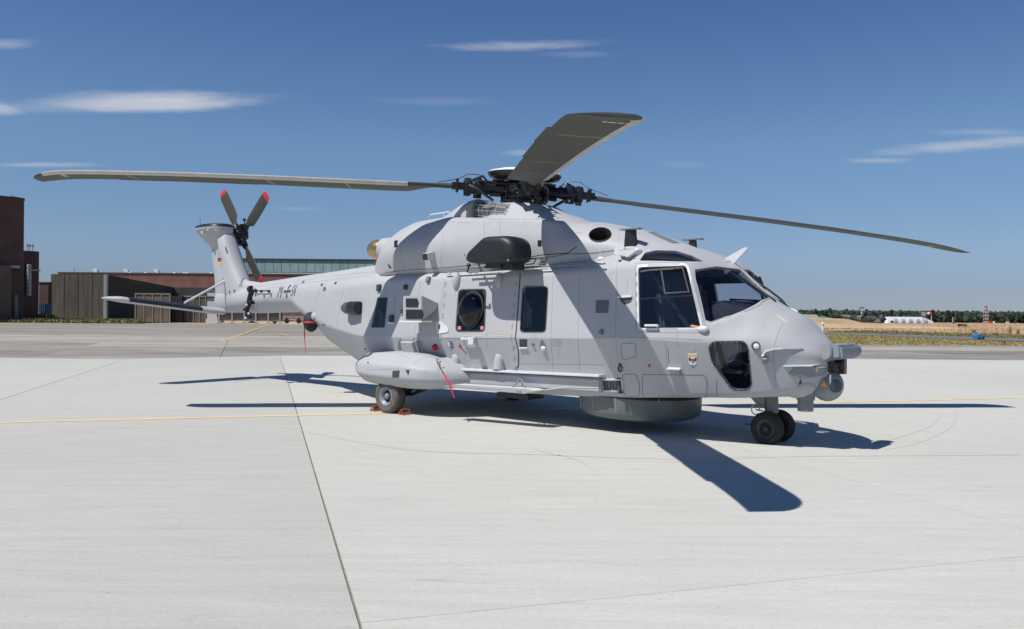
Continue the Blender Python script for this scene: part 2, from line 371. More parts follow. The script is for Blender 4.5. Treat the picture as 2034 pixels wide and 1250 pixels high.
OLDC = ground_mat('old_concrete', [(0.18, 0.165, 0.142), (0.245, 0.226, 0.198), (0.315, 0.293, 0.258)], 0.5, streak=(0.5, 2.4, 1), rot=-0.1, fine=12, fine_amp=0.12, obj_rand=0.17)
OLDL = ground_mat('old_concrete_pale', [(0.25, 0.235, 0.205), (0.33, 0.312, 0.275), (0.39, 0.37, 0.33)], 0.5, streak=(0.5, 2.4, 1), rot=-0.1, fine=12, fine_amp=0.12, obj_rand=0.07)
OLDF = ground_mat('old_concrete_far', [(0.18, 0.163, 0.14), (0.245, 0.226, 0.198), (0.31, 0.288, 0.255)], 0.12, streak=(0.35, 2.0, 1), rot=-0.1, fine=4, fine_amp=0.15)
JOINT = mat('joint_filler', (0.21, 0.175, 0.14), 0.9, var=0.3, scale=20)
DRYF = ground_mat('dry_field', [(0.31, 0.235, 0.13), (0.45, 0.32, 0.20), (0.53, 0.38, 0.25)], 0.06, streak=(0.6, 1.4, 1), fine=1.2, fine_amp=0.25, bump=0)
GRASSM = ground_mat('verge_grass', [(0.17, 0.165, 0.05), (0.32, 0.265, 0.10), (0.46, 0.355, 0.165)], 0.25, streak=(0.6, 1.2, 1), fine=3, fine_amp=0.28, bump=0)
GREENM = ground_mat('green_verge', [(0.14, 0.14, 0.05), (0.24, 0.22, 0.085), (0.40, 0.30, 0.15)], 0.2, fine=3, fine_amp=0.3, bump=0)
ASPH = ground_mat('taxiway_asphalt', [(0.125, 0.13, 0.14), (0.17, 0.172, 0.182)], 0.3, fine=5, fine_amp=0.1)
def sheet(name, pts, z, mt):
    o = mk(name, [(p[0], p[1], z) for p in pts], [tuple(range(len(pts)))], mt, None, None); return struct(o)
sheet('ground', [(-6000, -200), (6000, -200), (6000, 9000), (-6000, 9000)], -0.16, DRYF)
def line_xy(P, d): return Vector((P[0], P[1], 0)), Vector((math.cos(d), math.sin(d), 0))
# old apron: reaches to the right verge (y ~ 53 + slope) and, on the left, to the buildings
def vy(x, y0, s=0.072): return y0 + s * (x - 25)
sheet('old_apron', [(-200, -40), (90, -40), (90, vy(90, 53)), (14, vy(14, 53)), (10, 60), (-10, 128), (-66, 128), (-74, 118), (-120, 116), (-200, 116)], -0.035, OLDF)
sheet('verge', [(10, 53.2), (14, vy(14, 53.3)), (200, vy(200, 53.3)), (200, 80 - 0.0 * 0), (60, 58), (40.3, 63.9), (36.6, 86.0), (20, 160), (5, 160)], -0.075, GRASSM)
sheet('taxiway', [(40.6, 63.6), (90, 44), (95, 51), (46.9, 74.2), (38.9, 100.4), (22, 165), (19, 165), (36.2, 86.5)], -0.04, ASPH)
sheet('field_margin', [(46.9, 74.1), (95, 50.9), (110, 60), (53, 92), (44, 128), (28, 190), (21, 190), (38.9, 100.3)], -0.08, GREENM)
sheet('wall_verge', [(-140, 116.0), (-74, 117.8), (-66, 127.8), (-58, 150), (-75, 175), (-160, 170)], -0.02, GREENM)

# slabs of the new concrete, one lane is 5.38 m wide
apron = bpy.data.objects.new('new_apron', None); COL.objects.link(apron); struct(apron)
def slab_mesh(name, a, b, c, d, top=0.0, th=0.03):
    P = [Vector(q) for q in (a, b, c, d)]; ctr = sum(P, Vector()) / 4
    ins = [p + (ctr - p).normalized() * 0.006 for p in P]
    v = [Vector((p.x, p.y, top - th)) for p in P] + [Vector((p.x, p.y, top - 0.004)) for p in P] + [Vector((p.x, p.y, top)) for p in ins]
    f = [(8, 9, 10, 11)] + [(i, (i + 1) % 4, 4 + (i + 1) % 4, 4 + i) for i in range(4)] + [(4 + i, 4 + (i + 1) % 4, 8 + (i + 1) % 4, 8 + i) for i in range(4)]
    return v, f
U0, LW = 0.50, 5.38
gap = 0.0085
for li in range(-6, 7):
    u0, u1 = U0 + li * LW, U0 + (li + 1) * LW
    vend = 32.5 if -4 <= li <= 2 else 31.0
    cuts = {0: [-12, 4.51, vend], 1: [-12, 4.51, vend], 2: [-12, 4.51, vend], 3: [-12, 4.51, 30]}.get(li, [-12, vend])
    if li == -4: cuts = [-12, 20.0, 36]
    for a, b in zip(cuts, cuts[1:]):
        g = gap if li != 1 else gap * 0.6
        q = [gu * (u0 + gap) + gv * (a + gap * .5), gu * (u1 - gap) + gv * (a + gap * .5), gu * (u1 - gap) + gv * (b - gap * .5), gu * (u0 + gap) + gv * (b - gap * .5)]
        # the near edge of the lot follows the old concrete
        for k in (2, 3):
            if b >= 30:
                w = q[k]; lim = 29.2 if w.x < -12 else (32.6 if w.x < -6 else 33.3 + 0.03 * w.x)
                if li <= -3: lim = 28.0 + 0.25 * (w.x + 16)
                t = (lim - w.y) / gv.y; q[k] = w + gv * t
        v, f = slab_mesh('concrete_slab', *q)
        mk('concrete_slab', v, f, NEWD if li < 0 else NEWC, apron, None)
joint = sheet('joint_bed', [gu * -32 + gv * -12.2, gu * 36 + gv * -12.2, gu * 36 + gv * 27, gu * -32 + gv * 27], -0.013, JOINT)
joint.name = 'joint_filler'
# slabs of the old concrete beyond
oldap = bpy.data.objects.new('old_concrete_strip', None); COL.objects.link(oldap); struct(oldap)
ou = Vector((math.cos(0.075), math.sin(0.075), 0)); ov = Vector((math.cos(math.radians(108.5)), math.sin(math.radians(108.5)), 0))
OB = Vector((-12.02, 33.57, 0)) + ov * -8.0
for i in range(-9, 10):
    for j in range(0, 7):
        q = [OB + ou * (6.8 * (i + a)) + ov * (5.2 * (j + b)) for a, b in ((0.0015, 0.0015), (0.9985, 0.0015), (0.9985, 0.9985), (0.0015, 0.9985))]
        if max(p.y - vy(p.x, 53) for p in q) > -0.1 and max(p.x for p in q) > 9: continue
        if max(p.y for p in q) < 27: continue
        v, f = slab_mesh('old_slab', *q, top=-0.008, th=0.026); mk('old_slab', v, f, OLDL if (min(p.y for p in q) > 40 or max(p.y for p in q) < 34.5) else OLDC, oldap, None)
# painted lines and tyre marks
LINEY = mat('line_paint', (0.68, 0.53, 0.26), 0.8, var=0.15, scale=3)
LINEO = mat('worn_line_paint', (0.44, 0.33, 0.15), 0.85, var=0.45, scale=1.5)
LINEF = mat('faded_line_paint', (0.42, 0.34, 0.21), 0.9, var=0.25, scale=2)
def strip(name, a, b, w, z, mt):
    a, b = Vector(a), Vector(b); a.z = b.z = 0; d = (b - a).normalized(); s = Vector((-d.y, d.x, 0)) * w / 2
    return mk(name, [(p.x, p.y, z) for p in (a - s, b - s, b + s, a + s)], [(0, 1, 2, 3)], mt, None, None)
ld = math.radians(15.6); P0 = Vector((-2.41, 13.82, 0)); dd = Vector((math.cos(ld), math.sin(ld), 0))
struct(strip('taxi_line', P0 - dd * 24, P0 + dd * 40, 0.15, 0.004, LINEY))
struct(strip('apron_marking', gnd(437, 679), gnd(546, 641), 0.34, -0.003, LINEO))
struct(strip('apron_marking', gnd(-60, 684), gnd(660, 685), 0.16, -0.003, LINEF))
struct(strip('apron_marking', gnd(-60, 705), gnd(200, 704), 0.12, -0.003, LINEF))
struct(strip('apron_marking', gnd(380, 668), gnd(640, 664), 0.25, -0.003, LINEF))
struct(strip('apron_marking', gnd(545, 662), gnd(572, 667), 0.4, -0.002, LINEO))
SCUFF = mat('tyre_scuff', (0.470, 0.465, 0.438), 0.95, var=0.08, scale=3)
def curve_strip(name, pts, w, z, mt):
    n = len(pts); v = []; 
    for i, p in enumerate(pts):
        t = (pts[min(i + 1, n - 1)] - pts[max(i - 1, 0)]).normalized(); s = Vector((-t.y, t.x, 0)) * w / 2
        v += [(p.x - s.x, p.y - s.y, z), (p.x + s.x, p.y + s.y, z)]
    o = mk(name, v, [(2 * i, 2 * i + 1, 2 * i + 3, 2 * i + 2) for i in range(n - 1)], mt, None, None); o['kind'] = 'structure'; return o
def smooth_path(pp, n=10):
    P = [gnd(*p) for p in pp]; out = []
    for i in range(len(P) - 1):
        a, b, c, d = P[max(i - 1, 0)], P[i], P[i + 1], P[min(i + 2, len(P) - 1)]
        for k in range(n):
            t = k / n; out.append(0.5 * ((2 * b) + (c - a) * t + (2 * a - 5 * b + 4 * c - d) * t * t + (3 * b - a - 3 * c + d) * t ** 3))
    return out + [P[-1]]
for pp, w in (([(560, 848), (800, 892), (1060, 903), (1330, 912), (1600, 907), (2030, 904)], 0.035), ([(1030, 850), (1060, 890), (1150, 915), (1190, 945)], 0.03),
              ([(1870, 820), (1850, 845), (1790, 868), (1740, 880)], 0.03), 
              ([(1900, 815), (1885, 850), (1820, 880), (1760, 893)], 0.05)):
    curve_strip('tyre_mark', smooth_path(pp), w, 0.0025, SCUFF)

# ------------------------------------------------------------------ HELICOPTER
heli = thing('naval_helicopter', 'large light grey naval helicopter with rotor unfolded parked on the concrete apron', 'helicopter', (HX, HY, 0), TH)
HT = [  # x,   belly c        belly edge        crease        shoulder       roof edge     roof c
 (-10.45, 0, 1.73, .04, 1.74, .12, 1.98, .11, 2.10, .05, 2.20, 0, 2.22),
 (-10.0, 0, 1.70, .09, 1.71, .20, 1.93, .19, 2.15, .10, 2.28, 0, 2.30),
 (-8.5, 0, 1.70, .16, 1.72, .35, 1.98, .31, 2.20, .16, 2.33, 0, 2.35),
 (-7.2, 0, 1.72, .22, 1.74, .43, 2.02, .38, 2.26, .20, 2.40, 0, 2.42),
 (-6.5, 0, 1.73, .26, 1.75, .48, 2.00, .43, 2.28, .24, 2.43, 0, 2.46),
 (-6.1, 0, 1.62, .32, 1.65, .55, 1.85, .50, 2.28, .30, 2.45, 0, 2.48),
 (-5.5, 0, 1.40, .42, 1.43, .66, 1.66, .61, 2.28, .40, 2.49, 0, 2.53),
 (-4.9, 0, 1.12, .55, 1.15, .80, 1.53, .74, 2.28, .50, 2.50, 0, 2.57),
 (-4.2, 0, .93, .70, .96, .98, 1.43, .90, 2.28, .62, 2.50, 0, 2.60),
 (-3.6, 0, .77, .82, .80, 1.12, 1.36, 1.01, 2.28, .75, 2.50, 0, 2.6),
 (-2.8, 0, .52, .93, .56, 1.24, 1.29, 1.11, 2.30, .88, 2.47, 0, 2.58),
 (-2.0, 0, .43, .95, .46, 1.27, 1.29, 1.14, 2.33, .93, 2.48, 0, 2.58),
 (0.0, 0, .42, .95, .45, 1.28, 1.33, 1.14, 2.35, .95, 2.48, 0, 2.58),
 (2.0, 0, .47, .95, .50, 1.28, 1.37, 1.13, 2.37, .93, 2.52, 0, 2.62),
 (3.0, 0, .52, .93, .55, 1.25, 1.39, 1.09, 2.42, .87, 2.66, 0, 2.74),
 (3.4, 0, .55, .90, .58, 1.21, 1.39, 1.06, 2.42, .84, 2.63, 0, 2.70),
 (3.6, 0, .56, .88, .59, 1.19, 1.385, 1.04, 2.40, .78, 2.56, 0, 2.63),
 (3.80, 0, .575, .86, .605, 1.155, 1.38, 1.02, 2.36, .68, 2.47, 0, 2.54),
 (3.95, 0, .585, .83, .615, 1.13, 1.38, 1.06, 2.00, .60, 2.36, 0, 2.46),
 (4.10, 0, .59, .80, .625, 1.10, 1.38, 1.05, 1.60, .56, 2.19, 0, 2.345),
 (4.25, 0, .60, .77, .63, 1.06, 1.375, .94, 1.66, .47, 2.06, 0, 2.205),
 (4.40, 0, .61, .74, .64, 1.01, 1.37, .80, 1.745, .40, 1.97, 0, 2.075),
 (4.58, 0, .62, .69, .655, .95, 1.365, .66, 1.745, .32, 1.87, 0, 1.925),
 (4.72, 0, .63, .65, .67, .89, 1.36, .60, 1.68, .34, 1.79, 0, 1.835),
 (4.95, 0, .66, .54, .71, .75, 1.34, .52, 1.56, .32, 1.67, 0, 1.71),
 (5.15, 0, .70, .40, .77, .58, 1.29, .40, 1.40, .25, 1.48, 0, 1.505),
 (5.30, 0, .78, .24, .86, .38, 1.22, .26, 1.28, .15, 1.34, 0, 1.36),
 (5.38, 0, .92, .10, .96, .16, 1.15, .10, 1.2, .06, 1.24, 0, 1.25)]
RADT = [(-10.5, [0, .06, .1, .12, .1, 0]), (-7, [0, .10, .12, .14, .12, 0]), (-5, [0, .06, .08, .15, .2, 0]), (-3.5, [0, .05, .03, .12, .2, 0]), (-2, [0, .06, .015, .08, .2, 0]),
        (2.5, [0, .06, .015, .08, .2, 0]), (3.4, [0, .07, .02, .10, .20, 0]), (3.8, [0, .08, .04, .06, .2, 0]), (4.4, [0, .08, .08, .06, .25, 0]), (4.8, [0, .1, .18, .18, .2, 0]), (5.4, [0, .1, .2, .2, .2, 0])]
xs = [-10.45 + 0.14 * i for i in range(27)]
xs += [-6.62 + 0.11 * i for i in range(93)] + [3.65 + 0.07 * i for i in range(22)] + [5.19, 5.24, 5.28, 5.31, 5.34, 5.36, 5.38]
xs = sorted(set(round(x, 3) for x in xs if x <= 5.38))
rings = section_loft(HT, RADT, xs, 6)
hv, hf = loft(rings)
def bm_from(v, f):
    bm = bmesh.new(); bv = [bm.verts.new(p) for p in v]
    for q in f: bm.faces.new([bv[i] for i in q])
    bmesh.ops.recalc_face_normals(bm, faces=bm.faces); return bm
# cowling over the engines
CT = [
 (-3.42, 0, 2.45, .52, 2.45, .50, 2.62, .30, 2.74, 0, 2.78),
 (-3.15, 0, 2.42, .72, 2.42, .74, 2.72, .48, 2.90, 0, 2.94),
 (-2.85, 0, 2.40, .88, 2.40, .93, 2.82, .62, 3.10, 0, 3.15),
 (-2.70, 0, 2.40, .98, 2.40, 1.04, 2.86, .66, 3.20, 0, 3.25),
 (-2.35, 0, 2.38, 1.05, 2.42, 1.15, 2.90, .72, 3.36, 0, 3.40),
 (-2.0, 0, 2.38, 1.06, 2.42, 1.17, 2.90, .76, 3.43, 0, 3.48),
 (-1.4, 0, 2.38, 1.06, 2.42, 1.17, 2.90, .80, 3.43, 0, 3.50),
 (-.6, 0, 2.38, 1.06, 2.42, 1.14, 2.86, .93, 3.36, 0, 3.41),
 (0.4, 0, 2.38, 1.05, 2.42, 1.11, 2.84, .97, 3.27, 0, 3.31),
 (1.3, 0, 2.40, 1.00, 2.44, 1.06, 2.80, .93, 3.18, 0, 3.23),
 (1.65, 0, 2.42, .94, 2.46, .98, 2.84, .70, 3.13, 0, 3.20),
 (2.1, 0, 2.44, .88, 2.50, .90, 2.80, .58, 3.05, 0, 3.11),
 (2.64, 0, 2.46, .80, 2.52, .80, 2.72, .48, 2.92, 0, 2.98),
 (3.07, 0, 2.46, .68, 2.52, .66, 2.62, .38, 2.77, 0, 2.82),
 (3.49, 0, 2.44, .52, 2.48, .50, 2.52, .30, 2.62, 0, 2.66),
 (3.90, 0, 2.38, .30, 2.40, .28, 2.42, .18, 2.47, 0, 2.50)]
CR = [(-3.5, [0, .05, .25, .3, 0]), (-2, [0, .08, .4, .32, 0]), (-.8, [0, .08, .3, .12, 0]), (.2, [0, .08, .25, .05, 0]), (1.2, [0, .06, .25, .06, 0]), (2, [0, .05, .3, .3, 0]), (4, [0, .05, .2, .2, 0])]
cxs = [-3.42 + 0.09 * i for i in range(82)]
crings = section_loft(CT, CR, [x for x in cxs if x <= 3.9] + [3.9], 5)
cv, cf = loft(crings)
# mast pylon
PY = [(3.05, .15, 1.55, .82), (3.22, .14, 1.22, .76), (3.34, .12, .98, .66), (3.46, .08, .76, .58), (3.56, .04, .60, .52), (3.605, .02, .52, .47), (3.61, .02, .44, .40)]
def ell(z, x0, a, b, n=40, p=2.6):
    out = []
    for k in range(n):
        t = 2 * math.pi * k / n; c, s = math.cos(t), math.sin(t)
        out.append(Vector((x0 + a * math.copysign(abs(c) ** (2 / p), c), b * math.copysign(abs(s) ** (2 / p), s), z - 0.07 * (a * c) * (1 if z > 3.4 else 0))))
    return out
pv, pf = loft([ell(*q) for q in PY])
# fin
FT = [(1.70, -8.75, -10.50, .10), (1.74, -8.65, -10.52, .15), (2.0, -8.75, -10.55, .24), (2.3, -8.95, -10.58, .25), (2.6, -9.18, -10.62, .25), (3.0, -9.48, -10.68, .25), (3.4, -9.74, -10.74, .24), (3.7, -9.92, -10.72, .20), (3.84, -10.02, -10.6, .12), (3.90, -10.10, -10.5, .04)]
def fin_ring(z, le, te, t, n=14):
    c = le - te; out = []
    u_ = min(1, max(0, (z - 2.5) / .5)); B_ = lambda a, b: a * (1 - u_) + b * u_
    prof = [(0, 0), (.012, .36), (.04, .62), (.10, .86), (.20, .99), (B_(.32, .28), 1), (B_(.45, .36), B_(.92, .93)), (B_(.6, .43), B_(.74, .60)), (.75, B_(.52, .40)), (.88, B_(.32, .34)), (.97, B_(.2, .28)), (1, .12)]
    if z > 9: prof = [(0, 0), (.012, .40), (.05, .68), (.12, .86), (.24, .96), (.4, 1), (.6, 1), (.75, .96), (.86, .84), (.94, .62), (.985, .34), (1, .05)]
    L_ = [Vector((le - c * s, -t * w, z)) for s, w in prof]; Rr = [Vector((le - c * s, t * w, z)) for s, w in reversed(prof[1:])]
    return L_ + Rr
zs = [1.70, 1.74, 1.8] + [1.9 + 0.08 * i for i in range(20)] + [3.52, 3.58, 3.64, 3.70, 3.76, 3.80, 3.84, 3.87, 3.89, 3.90]
zs = sorted(set(round(z, 3) for z in zs)); FZ = [q[0] for q in FT]
fv, ff = loft([fin_ring(z, *[pchip(FZ, [q[i] for q in FT], z) for i in (1, 2, 3)]) for z in zs])
HNT = [(3.20, -10.15, -10.66, .05), (3.32, -10.10, -10.76, .09), (3.46, -10.05, -10.88, .16), (3.58, -10.0, -11.04, .25), (3.70, -9.95, -11.19, .335), (3.80, -9.93, -11.26, .405), (3.87, -9.93, -11.28, .445), (3.92, -9.95, -11.27, .445), (3.965, -10.0, -11.22, .40), (3.99, -10.08, -11.14, .32), (4.0, -10.2, -11.0, .22)]
def horn_ring(z, le, te, t):
    prof = [(0, 0), (.01, .35), (.05, .62), (.12, .82), (.25, .95), (.42, 1), (.62, .97), (.78, .86), (.9, .62), (.97, .34), (1, .03)]; c = le - te
    return [Vector((le - c * q, -t * w, z)) for q, w in prof] + [Vector((le - c * q, t * w * .55, z)) for q, w in reversed(prof[1:-1])]
NZ = [q[0] for q in HNT]; nv, nf = loft([horn_ring(z, *[pchip(NZ, [q[i] for q in HNT], z) for i in (1, 2, 3)]) for z in [3.18 + .04 * k for k in range(18)] + [3.88, 3.90, 3.92, 3.94, 3.96, 3.975, 3.99, 4.0]])
# sponson (starboard, y negative), mirrored for port
SPT = [(-3.04, 1.02, .78, .72), (-2.98, 1.16, .84, .66), (-2.85, 1.36, .92, .59), (-2.6, 1.60, .99, .53), (-2.2, 1.78, 1.035, .485), (-1.6, 1.85, 1.06, .46), (-1.05, 1.85, 1.05, .455), (-.75, 1.79, 1.0, .46), (-.50, 1.62, .93, .475), (-.31, 1.40, .85, .51), (-.18, 1.18, .77, .56), (-.12, 1.05, .70, .61)]
def sp_ring(x, w, zt, zb, sgn=-1):
    h = zt - zb; b = .95
    c = [(b, zb + h * .5 - .001), (b, zb), (w - .16 * min(1, (w - b) / .5), zb), (w, zb + h * .30), (w - .02, zb + h * .66), (b + (w - b) * .62, zt - h * .04), (b, zt), (b, zb + h * .5 + .001)]
    r = [0, .01, .07, .05, .05, .03, .01, 0]
    return [Vector((x, sgn * p.x, p.y)) for p in rounded(c, r, 4, 2)]
SX = [q[0] for q in SPT]; sxs = [-3.04, -3.02, -3.0, -2.97] + [-2.92 + 0.09 * i for i in range(30)] + [-.27, -.23, -.19, -.16, -.14, -.12]
def sponson_mesh(sgn): return loft([sp_ring(x, *[pchip(SX, [q[i] for q in SPT], x) for i in (1, 2, 3)], sgn) for x in sorted(sxs)])
spv, spf = sponson_mesh(-1)
def bvh(parts):
    V, F = [], []
    for v, f in parts:
        n = len(V); V += v
        for q in f: F.append(tuple(i + n for i in q))
    return BVHTree.FromPolygons(V, F)
B_H = bvh([(hv, hf)]); B_ALL = bvh([(hv, hf), (cv, cf), (pv, pf), (fv, ff), (nv, nf), (spv, spf)]); B_C = bvh([(cv, cf), (pv, pf)])
def hit(px, py, B=None):
    o, d = hray(px, py); B = B or B_ALL
    P, n, i, t = B.ray_cast(o, d)
    if P is None:
        for k in range(1, 30):
            P, n, i, t = B.ray_cast(o, (d + Vector((0, 0, -0.0016 * k))).normalized())
            if P: break
        if P is None:
            P, n, i, t = B.find_nearest(o + d * 13)
    if n.dot(d) > 0: n = -n
    return P.copy(), n.copy()
def hitxz(x, z, B=None):
    P, n, i, t = (B or B_H).ray_cast(Vector((x, -5, z)), Vector((0, 1, 0)))
    if P is None: P, n, i, t = (B or B_H).find_nearest(Vector((x, -0.5, z)))
    if n.y > 0: n = -n
    return P.copy(), n.copy()
def rpoly(pts, r, seg=4):
    out = []; n = len(pts)
    for i in range(n):
        a, b, c = Vector(pts[i - 1]), Vector(pts[i]), Vector(pts[(i + 1) % n])
        q = min(r, (a - b).length * .45, (c - b).length * .45); p0 = b + (a - b).normalized() * q; p1 = b + (c - b).normalized() * q
        for k in range(seg + 1):
            t = k / seg; out.append(tuple(p0 * (1 - t) ** 2 + b * 2 * t * (1 - t) + p1 * t * t))
    return out
def grid2d(pts, step):
    bm = bmesh.new(); vs_ = [bm.verts.new((p[0], p[1], 0)) for p in pts]; bm.faces.new(vs_); bm.normal_update()
    bmesh.ops.triangulate(bm, faces=bm.faces)
    for ax in (0, 1):
        lo, hi = min(p[ax] for p in pts), max(p[ax] for p in pts); c = math.floor(lo / step) * step + step
        while c < hi - 1e-6:
            co = Vector((0, 0, 0)); co[ax] = c; no = Vector((0, 0, 0)); no[ax] = 1
            bmesh.ops.bisect_plane(bm, geom=bm.verts[:] + bm.edges[:] + bm.faces[:], plane_co=co, plane_no=no, dist=1e-7); c += step
    bmesh.ops.remove_doubles(bm, verts=bm.verts, dist=1e-6)
    return bm
def patch(name, pts, mt, parent, off=0.004, depth=0.012, step=10, B=None, mode='px', mirror=False, ang=40, inset=0.0):
    """a skin piece that follows the surface under the outline pts (photo pixels, or x/z metres)"""
    bm = grid2d(pts, step); mp = {}
    for v in bm.verts: mp[v] = hit(v.co.x, v.co.y, B) if mode == 'px' else hitxz(v.co.x, v.co.y, B)
    bnd = [e for e in bm.edges if e.is_boundary]
    lower = {}
    for e in bnd:
        for v in e.verts:
            if v not in lower: P, n = mp[v]; lower[v] = P + n * (off - depth)
    for v, (P, n) in mp.items(): v.co = P + n * off
    nl = {v: bm.verts.new(c) for v, c in lower.items()}
    for e in bnd:
        a, b = e.verts; bm.faces.new((a, b, nl[b], nl[a]))
    if mirror:
        for v in bm.verts: v.co.y = -v.co.y
    bmesh.ops.recalc_face_normals(bm, faces=bm.faces)
    me = bpy.data.meshes.new(name); bm.to_mesh(me); bm.free(); finish(me, ang)
    return link(name, me, mt, parent)
def resample(pts, step):
    out = [Vector(pts[0])]
    for a, b in zip(pts, pts[1:]):
        a, b = Vector(a), Vector(b); n = max(1, int((b - a).length / step))
        for k in range(1, n + 1): out.append(a.lerp(b, k / n))
    return out
def seam(pts, parent, w=0.007, mt=None, name='seam', B=None, off=0.0025, closed=False, h=0.0):
    if closed: pts = list(pts) + [pts[0]]
    P = [hit(p[0], p[1], B) for p in resample(pts, 7)]
    v = []; f = []
    for i, (p, n) in enumerate(P):
        t = (P[min(i + 1, len(P) - 1)][0] - P[max(i - 1, 0)][0]).normalized(); s = n.cross(t) * (w / 2)
        v += [p - s * 1.1, p - s + n * off, p + s + n * off, p + s * 1.1]
    for i in range(len(P) - 1):
        for k in range(3): f.append((4 * i + k, 4 * i + k + 1, 4 * i + k + 5, 4 * i + k + 4))
    return mk(name, v, f, mt or SEAM, parent, 40)
def bolt_row(name, pts, parent, mt, r=0.012, step=9, B=None, h=0.006):
    mb = MB()
    for p in resample(pts, step):
        P, n = hit(p.x, p.y, B); mb.lathe([(r, 0), (r * .8, h)], P, n, 6)
    return stuff(mb.build(name, mt, parent))
def bump_box(name, px, py, w, h, d, mt, parent, B=None, rot=0.0, bevel=0.01):
    P, n = hit(px, py, B); u = Vector((0, 0, 1)).cross(n).normalized(); v = n.cross(u)
    M = Matrix((u, v, n)).transposed() @ Matrix.Rotation(rot, 3, 'Z')
    mb = MB(); mb.box(P + n * (d / 2 - 0.005), (w / 2, h / 2, d / 2), M); return mb.build(name, mt, parent, bevel=bevel)

# ---- windows to be cut out of the skin
WIN = {
 'door': (rpoly([(1268, 531), (1362, 528), (1367, 541), (1392, 651), (1270, 652)], 6), GLASS, 'cockpit_door_window'),
 'brow': (rpoly([(1270, 518), (1281, 502), (1303, 497), (1342, 498), (1375, 508), (1398, 520)], 3), GLASS, 'roof_window'),
 'cabin': (rpoly([(1040, 570), (1088, 570), (1083, 659), (1034, 659)], 7), DGLASS, 'cabin_window'),
 'rear': (rpoly([(750, 591), (770, 591), (764, 651), (737, 651)], 3), DGLASS, 'rear_cabin_window'),
 'sdoor': (rpoly([(913, 577), (964, 576), (961, 657), (907, 657)], 6), DGLASS, 'sliding_door_window'),
 'chin': (rpoly([(1409, 689), (1417, 680), (1477, 679), (1485, 690), (1492, 766), (1482, 775), (1455, 773), (1438, 750), (1415, 718)], 7), GLASS, 'chin_window')}
def cutter(pts3, nrm, a=0.3, b=0.3):
    mb = MB(); pts = [p - nrm * b for p in pts3]; mb.prism(pts, nrm * (a + b))
    bm = bm_from(mb.v, mb.f); bmesh.ops.triangulate(bm, faces=bm.faces); me = bpy.data.meshes.new('c'); bm.to_mesh(me); bm.free()
    return bpy.data.objects.new('c', me)
bm = bm_from(hv, hf); me = bpy.data.meshes.new('fuselage'); bm.to_mesh(me); bm.free()
me.materials.append(HULL); me.materials.append(DARKIN)
fus = link('fuselage', me, None, heli)
sol = fus.modifiers.new('s', 'SOLIDIFY'); sol.thickness = 0.045; sol.offset = -1; sol.material_offset = 1; sol.material_offset_rim = 0; sol.use_even_offset = False
cutters = []
for k, (poly, gm, nm) in WIN.items():
    poly = [tuple(p) for p in resample(list(poly) + [poly[0]], 7)[:-1]]
    H = [hit(p[0], p[1], B_H) for p in poly]; n = sum((h[1] for h in H), Vector()).normalized()
    deep = 0.16 if k in ('brow',) else 0.22
    cutters.append(cutter([h[0] for h in H], n, 0.3, deep))
    if k not in ('sdoor', 'rear', 'cabin'):
        fl = lambda p: Vector((p.x, -p.y, p.z)); cutters.append(cutter([fl(h[0]) for h in reversed(H)], fl(n), 0.3, deep))
# windscreen panes: outline in (y, z), cut along the slope normal
wn = Vector((0.66, 0, 0.75)).normalized()
B_TOP = B_H
def wspt(y, z):
    P, n, i, t = B_H.ray_cast(Vector((8, y, z)), Vector((-1, 0, 0)))
    return P, n
WS = rpoly([(-0.045, 2.37), (-0.045, 1.975), (-0.30, 1.925), (-0.66, 1.80), (-0.88, 1.705), (-1.02, 1.63), (-1.04, 1.66), (-0.995, 2.20), (-0.945, 2.325), (-0.5, 2.39)], 0.03)
WS = [tuple(p) for p in resample(WS + [WS[0]], .09)[:-1]]
WSH = [wspt(y, z) for y, z in WS]
wn = sum((h[1] if h[1].x > 0 else -h[1] for h in WSH), Vector()).normalized()
print('ws normal', wn, [tuple(round(c, 2) for c in h[0]) for h in WSH[::5]])
for sg in (1, -1):
    pp = [Vector((h[0].x, h[0].y * sg, h[0].z)) for h in WSH]; w_ = Vector((wn.x, wn.y * sg, wn.z))
    if sg < 0: pp.reverse()
    cutters.append(cutter(pp, w_, 0.25, 0.2))
for i, c in enumerate(cutters):
    COL.objects.link(c); c.parent = heli; md = fus.modifiers.new('b%d' % i, 'BOOLEAN'); md.object = c; md.operation = 'DIFFERENCE'; md.solver = 'MANIFOLD'
dg = bpy.context.evaluated_depsgraph_get(); dg.update()
me2 = bpy.data.meshes.new_from_object(fus.evaluated_get(dg)); fus.modifiers.clear(); old = fus.data; fus.data = me2; me2.name = 'fuselage'
finish(me2, 32)
print('fuselage faces', len(me2.polygons), 'mats', len(me2.materials))
for c in cutters: bpy.data.objects.remove(c)
